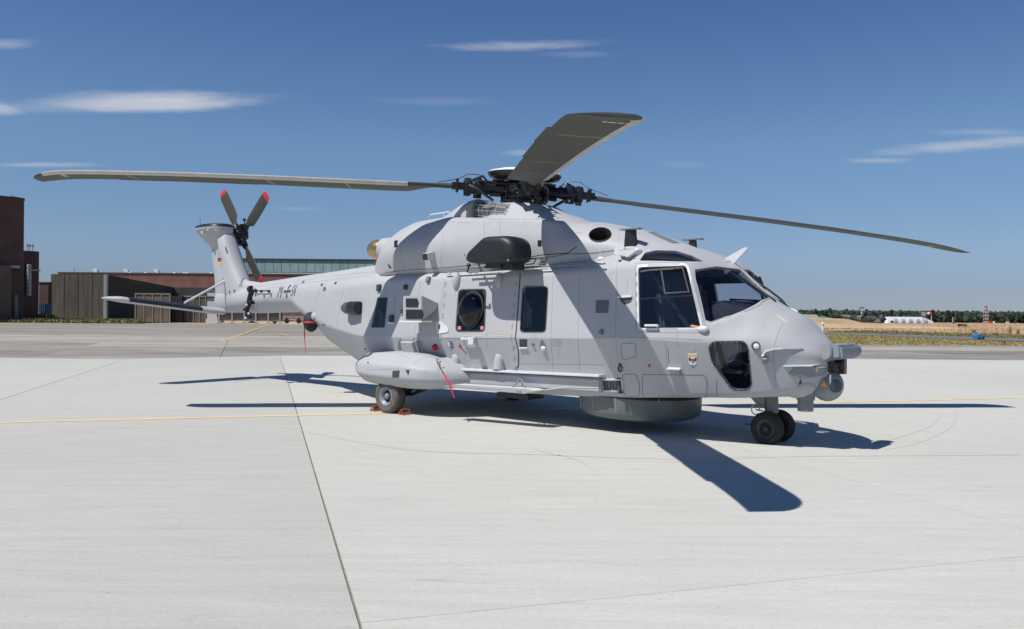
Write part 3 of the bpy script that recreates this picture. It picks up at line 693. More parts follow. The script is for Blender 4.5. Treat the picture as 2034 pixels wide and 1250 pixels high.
# panes and frames
GASK = mat('window_gasket', (0.05, 0.052, 0.06), 0.7)
def ring_px(name, poly, grow, mt, parent, off, depth, mirror=False, B=None, grow0=0.0):
    c = sum((Vector(p) for p in poly), Vector((0, 0))) / len(poly); n = len(poly); v = []; f = []
    def off2(i, g):
        a, b, d = Vector(poly[i - 1]), Vector(poly[i]), Vector(poly[(i + 1) % n])
        t = (d - a).normalized(); nn = Vector((t.y, -t.x))
        if nn.dot(b - c) < 0: nn = -nn
        return b + nn * g
    for i in range(n):
        qi, qo = off2(i, grow0), off2(i, grow)
        Pi, ni = hit(qi.x, qi.y, B or B_H); Po, no = hit(qo.x, qo.y, B or B_H)
        v += [Pi - ni * (depth - off), Pi + ni * off, Po + no * off, Po - no * 0.004]
    for i in range(n):
        j = (i + 1) % n
        for k in range(3): f.append((4 * i + k, 4 * i + k + 1, 4 * j + k + 1, 4 * j + k))
    if mirror: v = [Vector((p.x, -p.y, p.z)) for p in v]; f = [tuple(reversed(q)) for q in f]
    return mk(name, v, f, mt, parent, 40)
for k, (poly, gm, nm) in WIN.items():
    for mir in ((False, True) if k not in ('sdoor', 'rear', 'cabin') else (False,)):
        w = patch(nm, poly, gm, heli, off=-0.014, depth=0.006, step=14, B=B_H, mirror=mir)
        if k == 'brow': continue
        fr = {'door': (TRIM, 4.2, 0.008), 'chin': (GASK, 2.2, 0.005), 'cabin': (GASK, 1.6, 0.006), 'rear': (SEAML, 1.2, 0.004), 'sdoor': (GASK, 2.4, 0.006)}[k]
        ring_px('window_frame', poly, fr[1], fr[0], w, fr[2], 0.03, mir)
def ws_pane(sg):
    bm = grid2d([(p[0] * 10, p[1] * 10) for p in WS], 0.7)
    for v in bm.verts:
        P, n = wspt(v.co.x / 10, v.co.y / 10); P = P - wn * 0.014; v.co = Vector((P.x, P.y * sg, P.z))
    me = bpy.data.meshes.new('windscreen'); bm.to_mesh(me); bm.free(); finish(me, 40); o = link('windscreen', me, GLASS, heli)
    n = len(WS); v = []; f = []; c = Vector((-0.5, 2.05))
    for y, z in WS:
        q = Vector((y, z)); d = (q - c).normalized() * 0.02
        if abs(q.x) > .9: d = d * .35
        P, n1 = wspt(q.x, q.y); Q, n2 = wspt((q + d).x, (q + d).y); n2 = n2 if n2.dot(wn) > 0 else -n2
        v += [P - wn * 0.03, P + wn * 0.007, Q + n2 * 0.006, Q - n2 * 0.006]
    v = [Vector((p.x, p.y * sg, p.z)) for p in v]
    for i in range(n):
        j = (i + 1) % n
        for k in range(3): f.append((4 * i + k, 4 * i + k + 1, 4 * j + k + 1, 4 * j + k))
    mk('window_frame', v, f, HULL, o, 40)
ws_pane(1); ws_pane(-1)

# ---- other big skins
bm = bm_from(cv, cf); me = bpy.data.meshes.new('engine_cowling')
bm.to_mesh(me); bm.free(); finish(me, 40); me.materials.append(HULL); me.materials.append(DARKIN); cowl = link('engine_cowling', me, None, heli)
ipoly = []
for k in range(20):
    a = 2 * math.pi * k / 20; ipoly.append((1192 + 21 * math.cos(a) + 1.5 * math.sin(a), 467 + 13.0 * math.sin(a) - 2.5 * math.cos(a)))
IH = [hit(p[0], p[1], B_C) for p in ipoly]; inn = sum((h[1] for h in IH), Vector()).normalized()
cowl.modifiers.new('s', 'SOLIDIFY').thickness = 0.03; cowl.modifiers['s'].offset = -1; cowl.modifiers['s'].material_offset = 1
ics = [cutter([h[0] for h in IH], inn, .2, .2)]; COL.objects.link(ics[0]); ics[0].parent = heli; md = cowl.modifiers.new('b', 'BOOLEAN'); md.object = ics[0]; md.solver = 'MANIFOLD'
dg = bpy.context.evaluated_depsgraph_get(); dg.update(); me2 = bpy.data.meshes.new_from_object(cowl.evaluated_get(dg)); cowl.modifiers.clear(); cowl.data = me2; finish(me2, 40); bpy.data.objects.remove(ics[0])
# intake throat
mb = MB(); ctr = sum((h[0] for h in IH), Vector()) / len(IH); ringsI = []
for k, (sc, dp) in enumerate([(1.08, .012), (1.02, .02), (.97, -.01), (.9, -.12), (.8, -.3), (.3, -.34), (.01, -.30)]):
    ringsI.append([ctr + (h[0] - ctr) * sc + inn * dp for h in IH])
v, f = loft(ringsI, caps=False); mk('intake_lip', v, f, mat('intake_dark', (0.05, 0.047, 0.04), 0.5, metal=0.4, var=0.3, scale=8), cowl, 50)
bm = bm_from(pv, pf); me = bpy.data.meshes.new('mast_fairing'); bm.to_mesh(me); bm.free(); finish(me, 40); link('mast_fairing', me, HULL, heli)
bm = bm_from(fv, ff); me = bpy.data.meshes.new('tail_fin'); bm.to_mesh(me); bm.free(); finish(me, 42); fin = link('tail_fin', me, HULL, heli)
bm = bm_from(nv, nf); me = bpy.data.meshes.new('fin_tip_fairing'); bm.to_mesh(me); bm.free(); finish(me, 45); link('fin_tip_fairing', me, HULL, heli)
mb = MB(); rg_ = [[p + Vector((p.x + 10.6, p.y, 0)).normalized() * .006 for p in horn_ring(z, *[pchip(NZ, [q[i] for q in HNT], z) for i in (1, 2, 3)])] for z in (3.895, 3.92, 3.94, 3.965, 3.985)]; v, f = loft(rg_, caps=False); mk('fin_tip_rim', v, f, BLKPT, heli, 50)
for sg in (-1, 1):
    v, f = sponson_mesh(sg); bm = bm_from(v, f); me = bpy.data.meshes.new('sponson'); bm.to_mesh(me); bm.free(); finish(me, 40); o = link('sponson', me, HULL, heli)
    if sg < 0: spon = o
# drive-shaft spine on the boom
def spine(x, w, z0, z1, n=9):
    return [Vector((x, w * math.cos(math.pi * k / n), z0 + (z1 - z0) * math.sin(math.pi * k / n) ** 0.8)) for k in range(n + 1)]
v, f = loft([spine(*q) for q in [(-9.35, .13, 2.2, 2.62), (-9.0, .16, 2.2, 2.50), (-8.4, .18, 2.22, 2.44), (-6.7, .20, 2.3, 2.55), (-5.3, .22, 2.35, 2.63), (-4.2, .26, 2.4, 2.70), (-3.6, .32, 2.4, 2.74), (-3.2, .4, 2.4, 2.76)]], close=True)
mk('shaft_cover', v, f, HULL, heli, 50)
# exhaust fairing and nozzle, both sides
for sg in (-1, 1):
    mb = MB(); c = Vector((-3.02, sg * .72, 2.93)); ax = Vector((-1, sg * .28, .10)).normalized()
    mb.lathe([(.27, -.46), (.255, -.22), (.235, -.08), (.20, -.06), (.17, -.14)], c, ax, 24); o = mb.build('exhaust_fairing', HULL, heli)
    mb = MB(); mb.lathe([(.17, -.3), (.20, -.08), (.195, .05), (.17, .15), (.12, .22), (.05, .245), (.005, .25)], c, ax, 24); mb.build('exhaust_nozzle', BRASS, heli, 60)
# antler fairings behind the mast: dome and caged intake
v = []
DR = [(-1.62, .03, 3.44, .02), (-1.45, .16, 3.44, .10), (-1.2, .26, 3.44, .20), (-.95, .32, 3.44, .30), (-.75, .34, 3.44, .345), (-.66, .34, 3.44, .35)]
def dome_ring(x, w, z, h, y0=-.42, n=14): return [Vector((x, y0 + w * math.cos(math.pi * k / n), z - .06 + h * math.sin(math.pi * k / n))) for k in range(n + 1)]
X_ = [q[0] for q in DR]; vv, f_ = loft([dome_ring(x, *[pchip(X_, [q[i] for q in DR], x) for i in (1, 2, 3)]) for x in [-1.62, -1.57, -1.5, -1.42, -1.3, -1.15, -1, -.85, -.75, -.66]], close=True)
dome = mk('intake_dome', vv, f_, HULL, heli, 45)
mb = MB(); mb.tube([(-.70, -.42, 3.53), (.10, -.50, 3.44)], [.14, .12], 20); mb.build('intake_core', mat('grey_duct', (0.22, 0.22, 0.225), 0.5, var=0.2), dome)
mb = MB(); a, b = Vector((-.70, -.42, 3.53)), Vector((.14, -.50, 3.42))
for k in range(12):
    t = 2 * math.pi * k / 12; p = [a.lerp(b, s) + Vector((0, math.cos(t), math.sin(t))) * (.20 - .05 * s) for s in (0, .25, .5, .75, 1)]; mb.tube(p, .004, 5)
for s in (0, .25, .5, .75, 1):
    c = a.lerp(b, s); rr = .20 - .05 * s; mb.tube([c + Vector((0, math.cos(2 * math.pi * k / 18), math.sin(2 * math.pi * k / 18))) * rr for k in range(19)], .005, 5)
mb.build('intake_cage', mat('cage_grey', (0.42, 0.43, 0.44), .6), dome)
mb = MB(); mb.tube([a + Vector((0.02, 0, 0)), b], [.185, .14], 20, cap=False); mb.build('intake_cover', CLEAR, dome)

# ---- main rotor
ZH = 3.8896; tilt = Matrix.Rotation(0.0696, 4, 'Y') @ Matrix.Rotation(-0.0067 * -1, 4, 'X')
# tilt forward: disc drops towards +x
rotM = Matrix.Translation((0, 0, ZH)) @ tilt
mb = MB()
mb.lathe([(.33, -.33), (.35, -.28), (.24, -.25), (.24, -.20), (.36, -.19), (.37, -.14), (.26, -.12), (.22, -.05), (.36, -.04), (.38, 0), (.38, .07), (.30, .10), (.16, .13), (.16, .26)], rotM @ Vector((0, 0, 0)), rotM.to_3x3() @ Vector((0, 0, 1)), 28)
hub = mb.build('rotor_hub', MECH, heli)
mb = MB(); mb.lathe([(.10, -.09), (.48, -.085), (.60, -.055), (.64, .0), (.64, .03)], rotM @ Vector((0, 0, .23)), rotM.to_3x3() @ Vector((0, 0, 1)), 40)
mb.build('hub_cap_underside', BLKPT, hub)
mb = MB(); mb.lathe([(.637, .03), (.62, .05), (.47, .09), (.25, .115), (.02, .12)], rotM @ Vector((0, 0, .23)), rotM.to_3x3() @ Vector((0, 0, 1)), 40)
mb.build('hub_cap', WHITE, hub, 60)
# blade profile, local x = radius, y = towards leading edge
def airfoil(n=11):
    up, lo = [], []
    for k in range(n + 1):
        s = 0.5 * (1 - math.cos(math.pi * k / n)); t = 5 * .115 * (.2969 * math.sqrt(s) - .1260 * s - .3516 * s ** 2 + .2843 * s ** 3 - .1036 * s ** 4)
        c = .012 * math.sin(math.pi * s); up.append((s, c + t)); lo.append((s, c - t))
    return up, lo
UP, LO = airfoil()
BS = [  # r, leading edge y, chord, thickness factor, pitch deg, z
 (1.00, .075, .15, 5.2, 3, 0.0), (1.35, .075, .15, 5.0, 3, 0.0), (1.6, .11, .24, 2.4, 4, 0.0), (1.85, .155, .48, 1.3, 5, 0), (2.05, .165, .63, 1.0, 5, 0), (2.5, .165, .65, 1, 5, .004), (3.5, .165, .65, 1, 4.6, .01), (4.5, .165, .65, 1, 4, .016),
 (5.5, .165, .65, .95, 3.4, .016), (6.5, .165, .65, .9, 2.8, .004), (7.3, .165, .65, .88, 2.3, -.014), (7.55, .162, .647, .85, 2.2, -.025), (7.75, .145, .63, .85, 2.1, -.04), (7.90, .10, .585, .8, 2.0, -.058), (8.0, .045, .53, .75, 2, -.072), (8.08, -.03, .455, .7, 2, -.085), (8.13, -.11, .375, .6, 2, -.094), (8.15, -.17, .315, .5, 2, -.098)]
def blade_ring(r, le, ch, tf, pitch, z, pts):
    out = []; cp, sp_ = math.cos(math.radians(pitch)), math.sin(math.radians(pitch))
    for s, t in pts:
        y, zz = le - s * ch, t * ch * tf; out.append(Vector((r, y * cp - zz * sp_, z + y * sp_ + zz * cp)))
    return out
BRs = [q[0] for q in BS]
def bs(r): return [pchip(BRs, [q[i] for q in BS], r) for i in range(1, 6)]
full = UP + list(reversed(LO[1:-1])) 
rr_ = [1.0, 1.35, 1.5, 1.6, 1.7, 1.8, 1.9, 2.0, 2.1] + [2.1 + .35 * k for k in range(1, 15)] + [7.3, 7.45, 7.55, 7.65, 7.75, 7.84, 7.92, 8.0, 8.05, 8.09, 8.12, 8.14, 8.15]
rr_ = sorted(set(round(r, 3) for r in rr_))
v, f = loft([blade_ring(r, *bs(r), full) for r in rr_]); bm = bm_from(v, f); blade_me = bpy.data.meshes.new('rotor_blade'); bm.to_mesh(blade_me); bm.free(); finish(blade_me, 40); blade_me.materials.append(OLIVE)
# metal strip round the leading edge
E_ = [p for p in UP if p[0] <= .2]; e2 = [p for p in LO if p[0] <= .2]
strip_p = list(reversed(e2)) + E_[1:]
def grow(pts, k=.0045): 
    return [(s - k * (1.6 if s < .02 else .2), t + math.copysign(k, t if abs(t) > 1e-6 else 0) * (0 if s < 1e-4 else 1)) for s, t in pts]
er = [r for r in rr_ if 2.0 <= r <= 7.92]
v, f = loft([blade_ring(r, *bs(r), grow(strip_p)) for r in er], close=False, caps=False); strip_me = bpy.data.meshes.new('erosion_strip'); strip_me.from_pydata([tuple(p) for p in v], [], f); finish(strip_me, 50); strip_me.materials.append(EROS)
def cross_stripe(r, w, s0, s1, slope=0.0):
    v = []; n = 8
    for k in range(n + 1):
        s = s0 + (s1 - s0) * k / n
        # interpolate lower surface
        t = min(LO, key=lambda p: abs(p[0] - s)); i = max(j for j in range(len(LO) - 1) if LO[j][0] <= s); q = (s - LO[i][0]) / (LO[i + 1][0] - LO[i][0]); tt = LO[i][1] * (1 - q) + LO[i + 1][1] * q
        for dr in (-w / 2, w / 2):
            R_ = r + dr + slope * k / n; P = blade_ring(R_, *bs(R_), [(s, tt - .004)])[0]; v.append(P)
    return v, [(2 * k, 2 * k + 1, 2 * k + 3, 2 * k + 2) for k in range(n)]
stripe_ms = []
for r in (3.05, 4.35, 6.6):
    v, f = cross_stripe(r, .035, .14, .85, -.05); me = bpy.data.meshes.new('blade_stripe'); me.from_pydata([tuple(p) for p in v], [], f); me.materials.append(mat('blade_marking', (0.26, 0.26, 0.19), 0.6)); stripe_ms.append(me)
mb = MB()
for r, a_, b_ in ((7.62, .10, .2), (7.62, .22, .30), (7.62, .32, .42), (7.62, .44, .5)): mb.add(*cross_stripe(r, .07, a_, b_))
tipmark_me = bpy.data.meshes.new('tip_marking'); tipmark_me.from_pydata([tuple(p) for p in mb.v], [], mb.f); tipmark_me.materials.append(YEL)
# trailing edge tabs
mb = MB()
for r0, r1, c_ in ((4.6, 5.9, .022), (5.9, 6.9, .034)):
    pts = [blade_ring(r, *bs(r), [(1.0, 0)])[0] for r in (r0, r1)]
    mb.prism([pts[0] + Vector((0, .01, 0.003)), pts[1] + Vector((0, .01, 0.003)), pts[1] + Vector((0, -c_, .003)), pts[0] + Vector((0, -c_, .003))], (0, 0, -.006))
tab_bld = mb
# arm assembly, shared mesh
mb = MB()
mb.tube([(.20, 0, 0), (.42, 0, 0), (.60, 0, 0), (.74, 0, 0)], [.15, .11, .09, .12], 14)
mb.tube([(.74, 0, 0), (.78, 0, 0), (.84, 0, 0), (.86, 0, 0), (.92, 0, 0)], [.165, .17, .165, .13, .12], 14)
mb.tube([(.92, 0, 0), (.97, 0, 0), (1.03, 0, 0), (1.05, 0, 0)], [.15, .155, .15, .1], 14)
mb.box((1.12, 0, 0), (.13, .085, .06))
for yy in (-.09, .09):
    mb.tube([(1.16, yy, -.10), (1.16, yy, .12)], .022, 8)
mb.tube([(.3, -.2, -.02), (.55, -.26, -.05), (.86, -.17, -.03)], [.045, .055, .04], 10)      # lag damper
mb.tube([(.25, .18, .06), (.8, .15, .09)], [.03, .022], 8)
mb.tube([(.62, .0, .08), (.72, 0, .20), (.9, .0, .12)], .018, 6)
for k in range(8):
    a = 2 * math.pi * k / 8; mb.lathe([(.018, -.03), (.018, .03), (.01, .045)], (.80, .14 * math.cos(a), .14 * math.sin(a)), (1, 0, 0), 6)
    mb.lathe([(.014, -.03), (.014, .03)], (.99, .12 * math.cos(a), .12 * math.sin(a)), (1, 0, 0), 6)
mb.box((.80, -.13, -.13), (.07, .05, .05)); mb.box((1.0, .10, -.12), (.05, .04, .05)); mb.box((.45, .02, .11), (.10, .05, .03)); mb.box((.50, 0.02, -.12), (.09, .06, .03))
mb.tube([(.95, .20, 0), (.84, .30, -.05), (.55, .34, -.25)], [.035, .03, .02], 8)             # pitch horn and link
arm_o = mb.build('blade_arm', MECH, None); arm_me = arm_o.data; bpy.data.objects.remove(arm_o)
mb = MB()
mb.tube([(.60, -.02, .10), (.78, -.04, .22), (.98, -.03, .22), (1.14, -.02, .13), (1.5, 0, .05)], .011, 6)
mb.box((.44, .02, .145), (.05, .03, .006)); mb.lathe([(.02, 0), (.02, .02)], (.36, .10, .09), (0, 0.5, 1), 8); mb.lathe([(.018, 0), (.018, .02)], (.40, -.12, .02), (0, -1, 0.3), 8); mb.lathe([(.02, 0), (.02, .02)], (.78, -.17, -.13), (0, -1, -.3), 8)
mb.lathe([(.018, 0), (.018, .02)], (.32, .12, -.06), (0, 1, -.3), 8)
bits_o = mb.build('arm_fitting', STEEL, None); bits_me = bits_o.data; bpy.data.objects.remove(bits_o)
PSI = 3.9531; DR_ = {0: .325, 1: .265, 2: .61, 3: .43}; DA_ = {0: .020, 1: .009, 2: .036, 3: 0.0}; PR_ = {0: 3.0, 1: -1.0, 2: 1.0, 3: 0.0}
for k in range(4):
    az_ = PSI + k * math.pi / 2 + DA_[k]; fl = math.asin((DR_[k] - .098) / 8.15)
    Rb = rotM @ Matrix.Rotation(az_, 4, 'Z')
    A = bpy.data.objects.new('blade_arm', arm_me); COL.objects.link(A); A.parent = heli; A.matrix_local = Rb @ Matrix.Rotation(fl * .6, 4, 'Y')
    f2 = bpy.data.objects.new('arm_fitting', bits_me); COL.objects.link(f2); f2.parent = A
    b_ = bpy.data.objects.new('rotor_blade', blade_me); COL.objects.link(b_); b_.parent = heli; b_.matrix_local = Rb @ Matrix.Rotation(fl, 4, 'Y') @ Matrix.Rotation(math.radians(PR_[k]), 4, 'X')
    for nm, me_ in [('erosion_strip', strip_me), ('tip_marking', tipmark_me)] + [('blade_stripe', m_) for m_ in stripe_ms]:
        c = bpy.data.objects.new(nm, me_); COL.objects.link(c); c.parent = b_
    if k == 0:
        tb = tab_bld.build('trim_tab', OLIVE, b_); tab_me = tb.data
    else: tb = bpy.data.objects.new('trim_tab', tab_me); COL.objects.link(tb); tb.parent = b_
# swashplate and clutter under the hub
mb = MB(); up = rotM.to_3x3() @ Vector((0, 0, 1))
mb.lathe([(.33, -.34), (.335, 0)], rotM @ Vector((0, 0, .0)), up, 24); mb.lathe([(.30, -.30), (.40, -.28), (.40, -.23), (.34, -.21), (.36, -.17), (.28, -.15)], rotM @ Vector((0, 0, .02)), up, 28)
for k in range(9):
    a = 2 * math.pi * k / 9 + .2; r1 = .36; p = rotM @ Vector((r1 * math.cos(a), r1 * math.sin(a), -.34)); q = rotM @ Vector((.40 * math.cos(a + .25), .40 * math.sin(a + .25), -.02)); mb.tube([p, q], .02, 7); mb.ball(p, .035, 8); mb.ball(q, .035, 8)
for k in range(14):
    a = R.uniform(0, 6.28); mb.box(rotM @ Vector((.34 * math.cos(a), .34 * math.sin(a), R.uniform(-.26, .08))), (R.uniform(.02, .06), R.uniform(.02, .05), R.uniform(.02, .05)), Matrix.Rotation(a, 3, 'Z'))
mb.build('swashplate', MECH, hub)
mb = MB()
for (px, py, s) in ((1058, 398, .022), (962, 378, .02)):
    mb.ball(pl(px, py, -.42), s, 8, (0.7, .7, 1.6))
mb.each('hub_fitting', STEEL, hub)

# ---- tail rotor
tr = Vector((-10.12, .42, 3.70))
mb = MB(); mb.tube([tr + Vector((0, -.45, -.02)), tr + Vector((0, -.15, 0)), tr + Vector((0, .02, 0))], [.14, .11, .13], 16)
mb.lathe([(.14, -.06), (.19, -.03), (.19, .04), (.12, .08), (.08, .18)], tr, (0, 1, 0), 18)
for k in range(4):
    a = math.radians(40 + 90 * k); d = Vector((math.cos(a), 0, math.sin(a))); e = Vector((-math.sin(a), 0, math.cos(a)))
    mb.tube([tr + d * .1, tr + d * .30, tr + d * .42], [.075, .085, .06], 10); mb.box(tr + d * .3 + e * .07 + Vector((0, -.06, 0)), (.05, .06, .05)); mb.tube([tr + d * .32 + e * .10, tr + e * .12 + Vector((0, -.2, 0))], .018, 6)
    mb.box(tr + d * .22 - e * .08, (.04, .07, .04))
mb.tube([tr + Vector((0, .15, .1)), tr + Vector((0, .1, .42))], .014, 6); mb.box(tr + Vector((0, .1, .44)), (.03, .03, .03))
trh = mb.build('tail_rotor_hub', MECH, heli)
TS = [(.36, .06, .12, 3.2, 8), (.5, .09, .20, 1.5, 8), (.58, .11, .31, 1.1, 8), (1.0, .115, .335, 1, 7), (1.4, .115, .335, .9, 6), (1.5, .10, .30, .9, 6), (1.56, .07, .24, .8, 6), (1.59, .03, .14, .7, 6), (1.6, 0, .05, .6, 6)]
TR_ = [q[0] for q in TS]
def tblade(r0, r1, k=0.0):
    rs = sorted(set([r0, r1] + [round(.36 + .06 * i, 3) for i in range(21)] + [1.5, 1.53, 1.56, 1.58, 1.59, 1.6])); rs = [r for r in rs if r0 <= r <= r1]
    rg = []
    for r in rs:
        le, ch, tf, pi_ = [pchip(TR_, [q[i] for q in TS], r) for i in (1, 2, 3, 4)]
        rg.append(blade_ring(r, le + k, ch + 2 * k, tf * (1 + k * 30), pi_, 0, full))
    v, f = loft(rg); bm = bm_from(v, f); me = bpy.data.meshes.new('tail_rotor_blade'); bm.to_mesh(me); bm.free(); finish(me, 40); return me
tb_me = tblade(.36, 1.6); tb_me.materials.append(OLIVE); tt_me = tblade(1.455, 1.6, .003); tt_me.materials.append(RED)
tes = tblade(.6, 1.38, .002)
for k in range(4):
    a = math.radians(40 + 90 * k)
    # local x -> radius in the xz plane, local z -> +y (away from the fin)
    ex = Vector((math.cos(a), 0, math.sin(a))); ez = Vector((0, -1, 0)); ey = ez.cross(ex)
    M = Matrix.Translation(tr) @ Matrix((ex, ey, ez)).transposed().to_4x4()
    o = bpy.data.objects.new('tail_rotor_blade', tb_me); COL.objects.link(o); o.parent = heli; o.matrix_local = M
    c = bpy.data.objects.new('red_blade_tip', tt_me); COL.objects.link(c); c.parent = o

# ---- stabiliser with de-icing boot and strut
def stab_ring(y, xle, ch, z, th):
    pts = UP + list(reversed(LO[1:-1])); return [Vector((xle - s * ch, y, z + t * th * 10.0)) for s, t in pts]
SR = [(-.12, -9.85, .80, 1.72, .145), (-.5, -9.85, .8, 1.75, .145), (-2.70, -9.735, .67, 1.975, .122), (-2.79, -9.77, .61, 1.985, .11), (-2.93, -9.95, .39, 2.005, .07), (-3.01, -10.1, .15, 2.015, .03)]
v, f = loft([stab_ring(*q) for q in SR]); bm = bm_from(v, f); me = bpy.data.meshes.new('stabiliser'); bm.to_mesh(me); bm.free(); finish(me, 40); stab = link('stabiliser', me, HULL, heli)
sp2 = [p for p in reversed(LO) if p[0] < .03] + [p for p in UP[1:] if p[0] <= .45]
def boot(y, xle, ch, z, th): return [Vector((xle - s * ch + (.010 if s < .1 else 0), y, z + t * th * 10.0 + (.006 if t > 0 else 0))) for s, t in sp2]
v, f = loft([boot(*q) for q in [(-.75, -9.84, .786, 1.773, .1435), (-1.4, -9.806, .745, 1.842, .1355), (-2.0, -9.772, .708, 1.903, .1295), (-2.58, -9.742, .678, 1.963, .1232)]], close=False, caps=False)
mk('deicing_boot', v, f, mat('boot_rubber', (0.02, 0.023, 0.035), 0.45), stab, 50)
mb = MB(); mb.tube([pl(447, 558, -.2), pl(366, 602, -1.35)], [.028, .026], 10); mb.ball(pl(447, 558, -.2), .05, 10); mb.build('stabiliser_strut', TRIM, heli)
mb = MB(); mb.ball(pl(447, 556, -.18), .06, 10); mb.build('strut_joint', MECH, heli)

# ---- fin and boom fittings
mb = MB()
for pp in ([(500, 573), (497, 592), (492, 612), (489, 630)],):
    P = [pl(x, y, -.36) for x, y in pp]; mb.tube(P, [.055, .07, .055, .035], 10)
for px, py, s in ((497, 574, .09), (505, 577, .06), (492, 622, .06), (496, 629, .05), (500, 600, .07), (488, 615, .05)): mb.box(pl(px, py, -.38), (s * .75, .05, s * .55), Matrix.Rotation(R.uniform(-.5, .5), 3, 'Y'))
mb.build('fold_hinge', MECH, heli)
mb = MB(); mb.tube([pl(507, 577, -.40), pl(520, 578, -.42), pl(535, 577, -.44)], .012, 6)
for px in (519, 534): mb.box(pl(px, 579, -.45), (.035, .02, .03))
mb.build('fold_latch', BLACK, heli)
mb = MB()
for px, py in ((494, 623), (488, 632), (505, 573), (490, 606)): mb.ball(pl(px, py, -.45), .032, 8)
mb.each('hinge_fitting', TRIM, heli)
seam([(445, 556), (447, 580), (449, 618)], fin, .012)
patch('fin_grille', [(473, 570), (482, 552), (491, 556), (486, 570)], mat('grille_grey', (0.20, 0.21, 0.22), 0.6), fin, .006, .02, 6)
patch('fin_emblem', [(447, 488), (450, 492), (453, 504), (451, 505), (448, 497)], INK, fin, .004, .008, 6)
for i, (c_, y0) in enumerate(((INK, 513), (mat('flag_red', (0.45, 0.03, 0.04), .6), 517), (mat('flag_gold', (0.75, 0.45, 0.05), .6), 520.5))):
    patch('flag_stripe', [(433, y0), (441, y0 - .5), (441, y0 + 3.4), (433, y0 + 3.9)], c_, fin, .004, .008, 6)
for px, py in ((456, 580), (466, 578)): bump_box('fastener', px, py, .05, .05, .02, BLACK, fin)
mb = MB()
a = pl(400, 470, .1); mb.tube([a + Vector((0, 0, .05)), pl(397, 433, .1)], .008, 5); mb.build('whip_antenna', DGREY, fin)
bump_box('tip_light', 414, 457, .10, .05, .03, TRIM, heli); bump_box('tip_light', 431, 457, .16, .03, .02, TRIM, heli)
bump_box('tail_light', 404, 462, .10, .09, .06, WHITE, fin, bevel=.02)
seam([(520, 566), (520, 575), (640, 558), (735, 548)], heli, .010, SEAML)
for px, py in ((603, 561), (640, 566), (667, 563), (646, 574)): bump_box('boom_fitting', px, py, .06, .06, .03, DGREY, heli)
patch('boom_marking', [(643, 570), (646, 570), (644, 579), (641, 579)], DGREY, heli, .003, .008, 6)
seam(rpoly([(523, 580), (534, 578), (534, 592), (526, 598), (519, 598)], 4), heli, .01, SEAML, closed=True)
# registration 79 (cross) 54, mapped onto the boom side by x and z
def text_on(txt, x0, z0, h, sx, mt, name, B=None, shear=0.0, direction=1):
    cu_ = bpy.data.curves.new(name, 'FONT'); cu_.body = txt; cu_.size = h; cu_.space_character = 1.05; cu_.resolution_u = 4; cu_.offset = .008
    o = bpy.data.objects.new(name, cu_); COL.objects.link(o); d_ = bpy.context.evaluated_depsgraph_get(); d_.update(); me = bpy.data.meshes.new_from_object(o.evaluated_get(d_)); bpy.data.objects.remove(o)
    bm = bmesh.new(); bm.from_mesh(me); bmesh.ops.triangulate(bm, faces=bm.faces)
    for ax in (0, 1):
        for k in range(1, 40):
            co = Vector((0, 0, 0)); co[ax] = -.2 + k * .025; no = Vector((0, 0, 0)); no[ax] = 1
            bmesh.ops.bisect_plane(bm, geom=bm.verts[:] + bm.edges[:] + bm.faces[:], plane_co=co, plane_no=no, dist=1e-7)
    for v in bm.verts:
        P, n = hitxz(x0 + v.co.x * sx, z0 + v.co.y, B); v.co = P + n * .006
    bm.to_mesh(me); bm.free(); me.materials.append(mt); return link(name, me, mt, heli)
rg = [pl(x, y, -.42) for x, y in ((553, 592), (565, 592), (581, 590), (597, 588))]
print('reg', rg); print('hits', [(q, tuple(round(c, 2) for c in hit(*q)[0])) for q in ((1513, 606), (1524, 615), (1540, 602), (1545, 610), (1560, 620), (1580, 630), (1545, 720), (1600, 740), (1636, 700), (433, 518), (441, 518), (1470, 620))])
zb_ = rg[0].z + .02
text_on('79', -7.06, 2.06, .33, .70, SEAM, 'registration_number'); text_on('54', -6.43, 2.09, .33, .70, SEAM, 'registration_number')
def iron_cross(cx_, cz_, s, k):
    pts = []
    for q in range(4):
        a = q * math.pi / 2; r = lambda x, y: (cx_ + (x * math.cos(a) - y * math.sin(a)) * 1.0, cz_ + (x * math.sin(a) + y * math.cos(a)))
        w0, w1 = .13 * s + k, .30 * s + k; pts += [r(w1, s + k), r(-w1, s + k), r(-w0, w0)]
    return pts
xc, zc = -6.60, 2.19
patch('cross_border', iron_cross(xc, zc, .15, .014), WHITE, heli, .004, .008, .03, B_H, 'xz'); patch('cross_emblem', iron_cross(xc, zc, .15, 0), INK, heli, .009, .008, .03, B_H, 'xz')

# ---- cowling details
seam([(799, 460), (794, 480), (796, 505), (803, 538)], cowl, .008, SEAML); seam([(962, 440), (962, 470)], cowl, .008, SEAML); seam([(993, 438), (993, 468)], cowl, .007, SEAML)
seam([(767, 541), (810, 537), (905, 530), (1040, 516), (1105, 509), (1125, 505), (1180, 503), (1232, 496)], cowl, .014, SEAM)
seam([(888, 440), (935, 443)], cowl, .008, SEAML); seam([(938, 434), (1000, 436), (1095, 435)], cowl, .01, SEAML)
patch('exhaust_vent', [(783, 479), (790, 477), (790, 491), (783, 492)], BLKPT, cowl, .004, .01, 8); patch('exhaust_vent', [(770, 524), (776, 529), (778, 534), (773, 532)], BLKPT, cowl, .004, .01, 8)
patch('side_drain', rpoly([(1068, 477), (1076, 477), (1076, 490), (1068, 490)], 4), BLKPT, cowl, .004, .01, 8)
mb = MB(); P, n = hit(858, 509, B_C); mb.tube([P, P + n * .16], [.10, .085], 4); q = mb.build('sensor_horn', TRIM, cowl)
